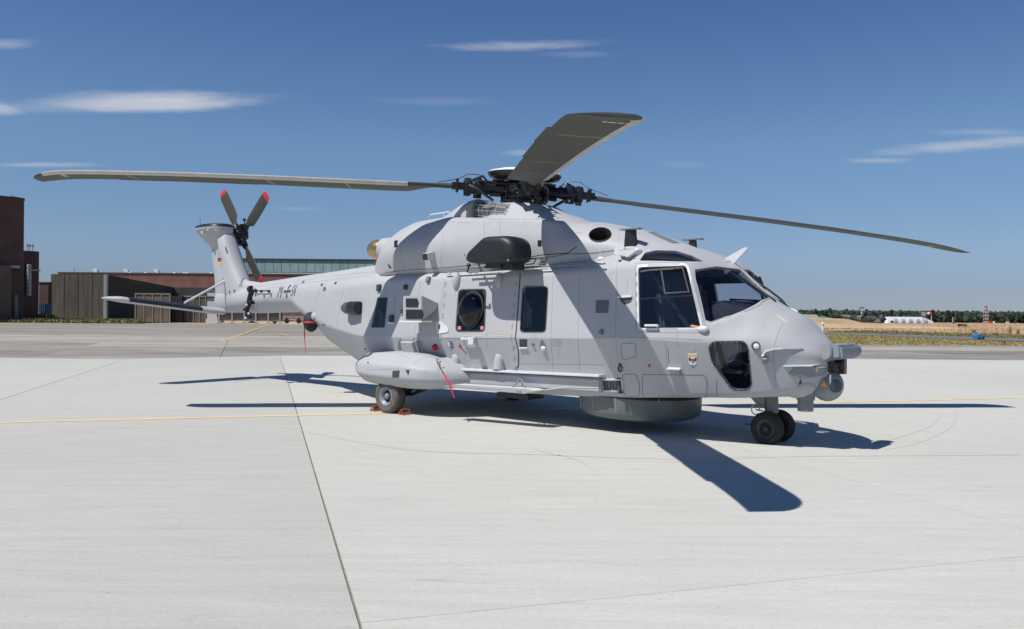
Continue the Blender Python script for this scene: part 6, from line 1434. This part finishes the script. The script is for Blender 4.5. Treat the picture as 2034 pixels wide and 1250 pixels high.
# low barrier under the tail boom
Yr = 131.0
ba = thing('steel_barrier', 'low dark barrier with pale posts seen under the tail boom', 'barrier', (X(430, Yr), Yr, 0)); W_ = X(560, Yr) - ba.location.x
mb = MB(); bxyz(mb, 0, W_, .1, .25, 1.1, 2.1); mb.build('barrier_panel', DKCON, ba); mb = MB(); bxyz(mb, 0, W_, .3, .5, .4, 1.15); mb.build('barrier_base', mat('barrier_grey', (0.22, 0.22, 0.22), .8), ba)
for px in (435, 461, 485, 508, 533, 556):
    a_ = X(px, Yr) - ba.location.x; mb = MB(); bxyz(mb, a_ - .12, a_ + .12, 0, .12, 0, 2.1); bxyz(mb, a_ - .3, a_ + .5, -.1, .1, 0, .15); mb.build('barrier_post', METB, ba)
# trailer seen behind the barrier
Yt = 134.0
tl = thing('flatbed_trailer', 'low grey equipment trailer with wheels behind the tail boom', 'trailer', (X(575, Yt), Yt, 0)); mb = MB(); bxyz(mb, -3.4, 2.6, 0, 2, .9, 1.25); bxyz(mb, -3.2, 2.4, .1, 1.9, .35, .6); mb.build('trailer_bed', mat('trailer_grey', (0.28, 0.28, 0.28), .7), tl)
mb = MB(); 
for k in range(6): mb.tube([(-3 + k, 0, .5), (-2.4 + k, 0, 1.2), (-2 + k, 0, .5)], .06, 5)
mb.each('trailer_frame', METB, tl)
for k in range(3): mb = MB(); mb.lathe([(.4, -.12), (.42, 0), (.4, .12)], (-2.4 + k * 2, -.1, .42), (0, 1, 0), 16); mb.build('trailer_wheel', TYRE, tl)
for px, c_, lab in ((662, (0.3, 0.3, 0.3), 'low building roof seen over the tail boom'),): pass
# grass bank tufts (left)
def tufts(name, n, fn, h, mt, seed, w=.05):
    rr = random.Random(seed); v = []; f = []
    for _ in range(n):
        x, y, z, s = fn(rr)
        for _k in range(3):
            a = rr.uniform(0, 6.28); dx, dy = math.cos(a) * w * s * 3, math.sin(a) * w * s * 3; hh = h * s * rr.uniform(.5, 1.2); lx, ly = rr.uniform(-.4, .4) * hh, rr.uniform(-.4, .4) * hh; i = len(v)
            v += [(x - dx, y - dy, z), (x + dx, y + dy, z), (x + lx, y + ly, z + hh)]; f.append((i, i + 1, i + 2))
    return stuff(mk(name, v, f, mt, None, None))
TG = mat('tuft_green', (0.21, 0.19, 0.075), .9, var=.2, scale=.6); TD = mat('tuft_dry', (0.40, 0.31, 0.15), .9, var=.2, scale=.5); TD2 = mat('tuft_field', (0.47, 0.335, 0.205), .9, var=.15, scale=.1)
def left_bank(rr):
    px = rr.uniform(-60, 285); Y = rr.uniform(121, 153); k = max(0, 1 - abs(px - 88) / 30); return X(px, Y), Y, -.02 + .0, rr.uniform(.6, 1.3) + k * 2.2 * (Y > 140)
g = tufts('bank_grass', 7000, left_bank, .45, TG, 3, .06); g = tufts('bank_grass', 4500, left_bank, .4, TD, 4, .06)
def right_verge(rr):
    while True:
        x, y = rr.uniform(12, 75), rr.uniform(53.6, 96)
        if y > vy(x, 53.6) and (x < 36 + (86 - y) * .16 if y < 86 else x < 36.5 - (y - 86) * .3) : 
            if y < 63.6 and x > 40: 
                if y > 63.6 - (x - 40.6) * .4: continue
            return x, y, -.075, rr.uniform(.5, 1.2)
tufts('verge_grass', 9000, right_verge, .06, TD, 5, .03); tufts('verge_grass', 7000, right_verge, .07, TG, 6, .03)
def far_field(rr):
    Y = 80 + 330 * rr.random() ** 1.3; px = rr.uniform(1560, 2200); p_ = at(px, 625, Y); x = p_.x
    if Y < 110 and x < 50: Y += 60; x = at(px, 625, Y).x
    return x, Y, -.16, rr.uniform(.6, 1.4)
tufts('field_grass', 9000, far_field, .12, TD2, 8, .06)
def margin(rr):
    t = rr.random(); a = Vector((46.9, 74.2)).lerp(Vector((38.9, 100.4)), t) if rr.random() < .6 else Vector((46.9, 74.2)).lerp(Vector((95, 51)), t); d = rr.random() ** 1.5 * 14
    return a.x + d * .8, a.y + d, -.1, rr.uniform(.5, 1.5)
tufts('margin_grass', 4000, margin, .16, TG, 9, .05)

# ------------------------------------------------------------------ RIGHT SIDE
# distant wood: one mass of many crowns
FOLM = ground_mat('forest_foliage', [(0.020, 0.036, 0.026), (0.036, 0.056, 0.038), (0.062, 0.082, 0.055)], .12, fine=.5, fine_amp=.4, bump=0)
def forest():
    rr = random.Random(11); v = []; f = []
    ico = bmesh.new(); bmesh.ops.create_icosphere(ico, subdivisions=1, radius=1); iv = [x.co.copy() for x in ico.verts]; ifa = [tuple(q.index for q in x.verts) for x in ico.faces]; ico.free()
    for row, Y in enumerate((392, 400, 411, 425, 445)):
        x = -170.0
        while x < 420:
            fine = 105 < x < 300
            wv = mnoise.noise(Vector((x * .015, row * 3.1, 0))) * .8 + mnoise.noise(Vector((x * .09, row, 5))) * .35
            h = 4.7 + row * .3 + wv * .7 + rr.uniform(-.35, .45) + (.8 if rr.random() < .03 else 0)
            w = rr.uniform(.9, 1.7) if fine else rr.uniform(2.2, 3.4)
            for q in range(5 if fine else 4):
                cx_, cy_, cz_ = x + rr.uniform(-w, w) * .6, Y + rr.uniform(-2.5, 2.5), h * (.18 + .74 * q / 4); s = w * (1.15 - .55 * q / 4) * rr.uniform(.65, 1.0); i = len(v); ph = rr.uniform(0, 50)
                for p in iv:
                    k = .75 + .5 * ((p.x * 7.3 + p.y * 3.1 + p.z * 5.7 + ph) % 1.0); v.append((cx_ + p.x * s * k, cy_ + p.y * s * k, max(-.1, cz_ + p.z * s * 1.0 * k)))
                f.extend(tuple(a + i for a in t) for t in ifa)
            x += w * rr.uniform(.6, 1.0)
    o = mk('forest', v, f, FOLM, None, None); stuff(o); return o
forest()
# single crowns along the skyline
def tree(px, Y, h, w, lab, seed):
    rr = random.Random(seed); t = thing('conifer', lab, 'tree', (X(px, Y), Y, -.1), 0, 'taller trees of the far wood'); mb = MB(); mb.tube([(0, 0, 0), (0, 0, h * .9)], [w * .09, w * .03], 6); mb.build('trunk', mat('bark', (0.07, 0.055, 0.045), .9), t)
    v = []; f = []
    for k in range(260):
        z = h * (.25 + .75 * rr.random() ** .8); rad = w * (1.05 - z / h) * rr.uniform(.5, 1); a = rr.uniform(0, 6.28); c = Vector((math.cos(a) * rad, math.sin(a) * rad, z)); i = len(v)
        for q in range(3): v.append(c + Vector((rr.uniform(-1, 1), rr.uniform(-1, 1), rr.uniform(-.6, .6))) * w * .32)
        f.append((i, i + 1, i + 2))
    mk('crown', v, f, FOLM, t, None); return t
for i, (px, hh, lab) in enumerate(((1771, 5.9, 'dark conifer crown rising above the wood right of the far helicopter'), (1852, 6.0, 'dark conifer crown above the wood beside the striped windsock pole'), (1884, 5.8, 'dark conifer crown above the wood left of the yellow sign'), (1620, 6.0, 'dark conifer crown above the wood over the green roofed barn'))):
    tree(px, 389, hh, 1.9, lab, 30 + i)
# wind turbines on the horizon
for i, (px, ht, lab) in enumerate(((1577, 617, 'tiny white wind turbine on the horizon nearest the nose wiper'), (1639, 606, 'tiny white wind turbine on the horizon over the green roofed barn'), (1669, 611, 'tiny white wind turbine on the horizon above the far helicopter tail'), (1941, 611, 'tiny white wind turbine on the horizon left of the striped mast'), (1987, 612, 'tiny white wind turbine on the horizon right of the striped mast'))):
    Y = 2600; t = thing('wind_turbine', lab, 'wind turbine', (X(px, Y), Y, 0), 0, 'wind turbines on the horizon'); hz_ = Z(ht + 3, px, Y)
    mb = MB(); TW_ = mat('turbine_pale', (0.42, 0.46, 0.52), .6); mb.tube([(0, 0, 0), (0, 0, hz_)], [1.2, .8], 8); mb.build('turbine_tower', TW_, t); mb = MB(); mb.box((0, -1, hz_), (1.3, 2.5, 1.3)); mb.build('nacelle', TW_, t)
    for k in range(3):
        a = math.radians(90 + 120 * k + 25 * i); mb = MB(); mb.tube([(0, -3, hz_), (math.cos(a) * 12, -3, hz_ + math.sin(a) * 12)], [.7, .15], 5); mb.build('turbine_blade', TW_, t)
# green roofed barn
Yb_ = 300.0
bn = thing('green_roofed_barn', 'low barn with pale grey and green hipped roof at the field edge', 'barn', (X(1590, Yb_), Yb_, 0))
x0_, x1_ = 0, X(1654, Yb_) - X(1590, Yb_); z0_, z1_ = Z(633, 1620, Yb_), Z(625, 1620, Yb_)
mb = MB(); bxyz(mb, x0_ + .5, x1_ - .5, .3, 8, -.2, z0_); mb.build('barn_wall', mat('barn_wall', (0.13, 0.13, 0.12), .9), bn)
mb = MB(); mb.add([(x0_, 0, z0_), (x1_ * .62, 0, z0_), (x1_ * .62, 8.5, z0_), (x0_, 8.5, z0_), (x0_ + 1.6, 4, z1_), (x1_ * .62, 4, z1_)], [(0, 1, 5, 4), (2, 3, 4, 5), (3, 0, 4), (1, 2, 5), (0, 3, 2, 1)]); mb.build('pale_roof', mat('pale_roof', (0.24, 0.26, 0.23), .8), bn)
mb = MB(); mb.add([(x1_ * .62 + .05, -.5, z0_), (x1_, -.5, z0_), (x1_, 8.5, z0_), (x1_ * .62 + .05, 8.5, z0_), (x1_ * .8, 4, z1_ - .3)], [(0, 1, 4), (1, 2, 4), (2, 3, 4), (3, 0, 4), (0, 3, 2, 1)]); mb.build('green_roof', mat('green_roof', (0.05, 0.16, 0.10), .7), bn)
# berm in the field
mb = MB(); p1_, p2_ = at(1600, 625, 200), at(1690, 625, 205)
RID = [(1540, 1.7), (1590, 1.72), (1640, 1.62), (1668, 1.5), (1682, 1.15), (1695, .85), (1720, .78), (1765, .72), (1800, .5), (1850, .12)]
v = []; f = []; ks = [1540 + 6 * i for i in range(52)]
for i, px_ in enumerate(ks):
    hh = pchip([r[0] for r in RID], [r[1] for r in RID], px_) + .05 * mnoise.noise(Vector((px_ * .05, 0, 0)))
    for y_, m_ in ((146, -.1), (151, .55), (156, 1.0), (160, 1.0), (166, .5), (172, -.1)): v.append((X(px_, 160), y_, -.17 + max(hh * m_, 0) + .17 * (m_ > 0)))
for i in range(len(ks) - 1):
    for k in range(5): f.append((6 * i + k, 6 * i + 6 + k, 6 * i + 7 + k, 6 * i + 1 + k))
struct(mk('field_mound', v, f, DRYF, None, 60))
# far camouflaged helicopter
Yc = 185.0
ch = thing('transport_helicopter', 'dark camouflaged transport helicopter parked far off in the dry field', 'helicopter', (X(1735, Yc), Yc, -.16))
CAMO = ground_mat('camouflage', [(0.035, 0.04, 0.045), (0.075, 0.08, 0.078), (0.17, 0.175, 0.16)], .5, contrast=(.42, .6), fine=2, fine_amp=.1, bump=0)
q = Yc / FPX
def cr2(x, w, zb_, zt_, n=14): return [Vector((x, w * math.cos(2 * math.pi * k / n), (zb_ + zt_) / 2 + (zt_ - zb_) / 2 * math.copysign(abs(math.sin(2 * math.pi * k / n)) ** .7, math.sin(2 * math.pi * k / n)))) for k in range(n)]
def dz(py): return Z(py, 1735, Yc) + .16
FH = [(1652, .12, 630, 623), (1660, .2, 632, 622), (1668, .3, 633, 625), (1690, .5, 635.5, 626.5), (1698, .8, 640, 627), (1712, 1.1, 641.5, 627), (1725, 1.2, 641.5, 626), (1742, 1.2, 642, 626), (1752, 1.1, 642, 626), (1757, .7, 641, 630), (1760, .3, 638, 634)]
v, f = loft([cr2(X(a, Yc) - ch.location.x, b, dz(c), dz(d)) for a, b, c, d in FH]); mk('fuselage', v, f, CAMO, ch, 40)
v, f = loft([cr2(X(a, Yc) - ch.location.x, b, dz(c), dz(d)) for a, b, c, d in [(1712, .3, 628, 624), (1718, .8, 628, 620.5), (1735, .85, 628, 619.5), (1744, .6, 628, 622), (1750, .2, 628, 626)]]); mk('engine_housing', v, f, mat('dark_housing', (0.03, 0.03, 0.034), .7), ch, 40)
mb = MB(); a_ = X(1727, Yc) - ch.location.x; mb.tube([(a_, 0, dz(622)), (a_, 0, dz(617))], .25, 8); mb.build('rotor_mast', BLKPT, ch)
for k in range(4):
    a = .5 + k * math.pi / 2; mb = MB(); mb.prism([(a_ + math.cos(a) * .4 - math.sin(a) * .25, math.sin(a) * .4 + math.cos(a) * .25, dz(618.5)), (a_ + math.cos(a) * .4 + math.sin(a) * .25, math.sin(a) * .4 - math.cos(a) * .25, dz(618.5)), (a_ + math.cos(a) * 4.2 + math.sin(a) * .25, math.sin(a) * 4.2 - math.cos(a) * .25, dz(620.5)), (a_ + math.cos(a) * 4.2 - math.sin(a) * .25, math.sin(a) * 4.2 + math.cos(a) * .25, dz(620.5))], (0, 0, .05)); mb.build('rotor_blade', BLKPT, ch)
mb = MB(); a_ = X(1657, Yc) - ch.location.x; mb.prism([(a_ - .5, 0, dz(630)), (a_ + .7, 0, dz(630)), (a_ + .2, 0, dz(619)), (a_ - .5, 0, dz(619))], (0, .15, 0)); mb.build('tail_fin', CAMO, ch)
mb = MB(); bxyz(mb, X(1711, Yc) - ch.location.x, X(1715, Yc) - ch.location.x, -1.25, -.6, dz(640), dz(628)); mb.build('open_door', INK, ch)
mb = MB(); mb.prism([(X(1731, Yc) - ch.location.x, -1.3, dz(640)), (X(1745, Yc) - ch.location.x, -1.3, dz(640)), (X(1742, Yc) - ch.location.x, -1.3, dz(630)), (X(1736, Yc) - ch.location.x, -1.3, dz(636))], (0, .3, 0)); mb.build('pale_panel', mat('pale_camo', (0.22, 0.23, 0.22), .7), ch)
for px in (1703, 1745): mb = MB(); mb.lathe([(.4, -.15), (.42, 0), (.4, .15)], (X(px, Yc) - ch.location.x, -.7, .4), (0, 1, 0), 14); mb.build('wheel', TYRE, ch)
mb = MB(); a_ = X(1711, 240); o = None
# light mast behind the far helicopter
def pole(name, px, py_top, py_base, Y, r, lab, cat, group=None, heads=()):
    t = thing(name, lab, cat, (X(px, Y), Y, -.12), 0, group); zt = Z(py_top, px, Y); mb = MB(); mb.tube([(0, 0, 0), (0, 0, zt)], r, 6); mb.build('pole', mat('pole_grey', (0.42, 0.42, 0.43), .6), t); return t, zt
t, zt = pole('light_mast', 1711.5, 611, 640, 250, .22, 'grey light mast standing behind the far camouflaged helicopter', 'light mast'); mb = MB(); mb.box((0, 0, zt), (.7, .2, .25)); mb.build('lamp_head', DGREY, t)
# white tunnel tents
Yn = 290.0
tn = thing('white_tunnel_tent', 'long low white tunnel tent at the edge of the wood', 'tent', (X(1762, Yn), Yn, 0)); L_ = X(1855, Yn) - X(1762, Yn); zt = Z(630, 1800, Yn) + .1
def arch(x, h, n=12): return [Vector((x, 4 + 4 * math.cos(math.pi * k / n), h * math.sin(math.pi * k / n) ** .8)) for k in range(n + 1)]
v, f = loft([arch(0, zt * .55), arch(1.5, zt * .97)] + [arch(L_ * k / 6, zt) for k in range(1, 6)] + [arch(L_ - 2, zt * .92), arch(L_, zt * .5)]); mk('tent_skin', v, f, mat('tent_white', (0.50, 0.52, 0.54), .6, var=.1, scale=.2), tn, 40)
mb = MB()
for k in range(5): bxyz(mb, L_ * (.15 + .16 * k), L_ * (.15 + .16 * k) + 1.2, -.15, .2, .5, 1.5)
mb.each('tent_window', mat('tent_blue_window', (0.42, 0.48, 0.56), .5), tn)
# white van
Yv = 165.0
vn = thing('white_van', 'small white van with dark windscreen parked in front of the tunnel tent', 'van', (X(1771, Yv), Yv, -.16)); w_ = 8 * Yv / FPX
mb = MB(); mb.prism([(-w_, 0, .3), (w_ * .9, 0, .3), (w_ * .9, 0, .75), (w_ * .55, 0, .95), (w_ * .35, 0, 1.45), (-w_ * .8, 0, 1.5), (-w_, 0, 1.2)], (0, 1.4, 0)); mb.build('van_body', WHITE, vn, bevel=.08)
mb = MB(); mb.prism([(w_ * .34, -.02, 1.4), (w_ * .56, -.02, .98), (-w_ * .2, -.02, .98), (-w_ * .2, -.02, 1.4)], (0, .1, 0)); mb.prism([(w_ * .40, .1, 1.4), (w_ * .62, .1, .98), (w_ * .62, 1.3, .98), (w_ * .40, 1.3, 1.4)], (.03, 0, .02)); mb.build('windscreen', BLKPT, vn)
for x_ in (-w_ * .6, w_ * .6): mb = MB(); mb.lathe([(.28, -.1), (.3, 0), (.28, .1)], (x_, .05, .3), (0, 1, 0), 14); mb.build('wheel', TYRE, vn)
# posts by the taxiway
t, zt = pole('sign_post', 1834, 622, 664, 96, .045, 'thin pole with round pale disc beside the taxiway, in front of the tent', 'sign'); mb = MB(); mb.lathe([(.28, 0), (.28, .05)], (0, -.05, zt), (0, -1, 0), 18); mb.build('sign_disc', mat('disc_tan', (0.42, 0.36, 0.27), .7), t)
t, zt = pole('windsock_pole', 1850, 621, 641, 300, .16, 'pole with small red and white windsock before the wood', 'windsock')
for k in range(3): mb = MB(); mb.tube([(-k * .8, 0, zt - .2), (-(k + 1) * .8, 0, zt - .35)], [.5 - k * .08, .44 - k * .08], 8); mb.build('windsock_band', RED if k % 2 == 0 else WHITE, t)
t, zt = pole('signal_post', 1892, 628, 670, 88, .04, 'slim dark post with lattice top standing in the taxiway verge', 'post'); mb = MB(); mb.box((.12, 0, zt - .45), (.10, .05, .28)); mb.box((.25, 0, zt - .1), (.14, .03, .16)); mb.build('signal_box', mat('dark_post_box', (0.10, 0.10, 0.13), .7), t)
t = thing('taxiway_sign', 'long black and yellow taxiway sign board standing in the dry field', 'sign', (X(1912, 120), 120, -.16)); w_ = 9 * 120 / FPX; z_ = Z(648, 1912, 120) + .1
mb = MB(); bxyz(mb, -w_, w_, 0, .12, z_, z_ + .38); mb.build('sign_board', mat('sign_black', (0.05, 0.04, 0.01), .6), t); mb = MB(); bxyz(mb, -w_ * .3, w_ * .9, -.02, 0, z_ + .08, z_ + .30); mb.build('sign_face', mat('sign_dull_yellow', (0.22, 0.16, 0.01), .6), t)
for x_ in (-w_ * .8, w_ * .8): mb = MB(); mb.tube([(x_, .05, 0), (x_, .05, z_ + .05)], .04, 6); mb.build('sign_leg', DGREY, t)
# red and white lattice mast
Ym = 380.0
mt_ = thing('striped_mast', 'red and white lattice mast at the far edge of the field', 'mast', (X(1958.5, Ym), Ym, -.1)); zt = Z(608, 1958, Ym); hw = 3.1 * Ym / FPX; nb = 10
for k in range(nb):
    z0_, z1_ = zt * .98 * k / nb, zt * .98 * (k + 1) / nb; w0 = hw * (1 if k < 7 else .55); mb = MB(); m_ = mat('mast_white', (0.5, 0.5, 0.5), .7) if k % 2 == 0 else mat('mast_red', (0.26, 0.09, 0.09), .7)
    for sx in (-1, 1):
        for sy in (-1, 1): mb.tube([(sx * w0, sy * w0, z0_), (sx * w0, sy * w0, z1_)], .13, 4)
    mb.tube([(-w0, -w0, z0_), (w0, -w0, z1_)], .09, 4); mb.tube([(w0, -w0, z0_), (-w0, -w0, z1_)], .09, 4); mb.tube([(-w0, -w0, z1_), (w0, -w0, z1_)], .14, 4); mb.tube([(-w0, w0, z1_), (w0, w0, z1_)], .14, 4)
    mb.box((0, 0, (z0_ + z1_) / 2), (w0 * .45, w0 * .45, (z1_ - z0_) / 2)); mb.build('mast_segment', m_, mt_)
mb = MB(); mb.box((hw * 2.1, -1, .45), (hw * .8, .8, .5)); mb.build('equipment_box', RED, mt_); mb = MB(); mb.box((hw * 3.6, -1, .45), (hw * .6, .8, .45)); mb.build('equipment_hut', WHITE, mt_)
# blue tank and ground lamps
b = gnd(1949, 673.5); s_ = b.y / FPX
t = thing('blue_trailer', 'small bright blue covered trailer beside the taxiway', 'trailer', (b.x, b.y, -.05)); mb = MB(); mb.prism([(-7 * s_, 0, 1.5 * s_), (4 * s_, 0, 1.5 * s_), (5 * s_, 0, 6 * s_), (2 * s_, 0, 10 * s_), (-5 * s_, 0, 10.5 * s_), (-7 * s_, 0, 8 * s_)], (0, .9, 0)); mb.build('trailer_cover', mat('bright_blue', (0.03, 0.17, 0.48), .5, var=.2), t, bevel=.03)
mb = MB(); mb.box((6 * s_, .45, 4.5 * s_), (2 * s_, .35, 3 * s_)); mb.build('trailer_box', mat('navy', (0.02, 0.03, 0.08), .6), t)
for x_ in (-4 * s_, 3 * s_): mb = MB(); mb.lathe([(.1, -.05), (.11, 0), (.1, .05)], (x_, 0, .1), (0, 1, 0), 12); mb.build('wheel', TYRE, t)
b = gnd(1995, 681.5); t = thing('edge_light', 'small dark red edge light in the verge grass near the right side', 'light', (b.x, b.y, -.07)); mb = MB(); mb.tube([(0, 0, 0), (0, 0, .13)], .03, 8); mb.build('light_stem', BLKPT, t); mb = MB(); mb.ball((0, 0, .16), .07, 10); mb.build('light_dome', mat('dark_violet', (0.10, 0.02, 0.06), .4), t)
b = gnd(1634, 657); s_ = b.y / FPX; t = thing('marker_post', 'white marker post with dark band just beyond the helicopter nose', 'marker', (b.x, b.y, -.1)); mb = MB(); mb.tube([(0, 0, 0), (0, 0, 12 * s_)], 2.2 * s_, 10); mb.build('post_body', WHITE, t); mb = MB(); mb.tube([(0, 0, 12 * s_), (0, 0, 13.5 * s_)], 2.4 * s_, 10); mb.build('post_band', BLKPT, t); mb = MB(); mb.tube([(0, 0, 13.5 * s_), (0, 0, 17 * s_), (0, 0, 18 * s_)], [2.8 * s_, 2.8 * s_, 1.5 * s_], 10); mb.build('post_cap', WHITE, t)
# shrubs in the field
def shrub(px, py, hpx, lab, seed, wpx=4):
    b = gnd(px, py); Y = b.y; s_ = Y / FPX; t = thing('shrub', lab, 'shrub', (b.x, b.y, -.12), 0, 'shrubs beyond the taxiway'); rr = random.Random(seed); mb = MB(); mb.tube([(0, 0, 0), (0, 0, hpx * s_ * .8)], .03, 5); mb.build('stem', mat('bark', (0.07, 0.055, 0.045), .9), t); v = []; f = []
    for k in range(150):
        c = Vector((rr.gauss(0, 1) * wpx * s_ * .45, rr.gauss(0, 1) * wpx * s_ * .45, hpx * s_ * rr.random())); i = len(v)
        for q in range(3): v.append(c + Vector((rr.uniform(-1, 1), rr.uniform(-1, 1), rr.uniform(-1, 1))) * .09)
        f.append((i, i + 1, i + 2))
    mk('foliage', v, f, mat('shrub_olive', (0.17, 0.15, 0.07), .9, var=.3, scale=2), t, None)
shrub(2006, 661, 13, 'tallest olive shrub right of the striped mast', 51); shrub(2022, 663, 11, 'olive shrub at the right edge of the field', 52); shrub(1935, 661, 8, 'low grey shrub just left of the blue trailer', 53, 6); shrub(1980, 667, 7, 'small shrub on the taxiway edge right of the blue trailer', 54, 5)
t = thing('field_hut', 'tiny pale hut at the foot of the wood near the right edge', 'hut', (X(2003, 370), 370, -.1)); mb = MB(); bxyz(mb, -.6, .6, 0, 1, 0, Z(640, 2003, 370) + .2); mb.build('hut_wall', WHITE, t); mb = MB(); z_ = Z(640, 2003, 370) + .2; mb.prism([(-.7, -.1, z_), (.7, -.1, z_), (0, -.1, z_ + .35)], (0, 1.2, 0)); mb.build('hut_roof', DGREY, t)

print('objects', len(bpy.data.objects), 'tris', sum(len(m.polygons) for m in bpy.data.meshes))
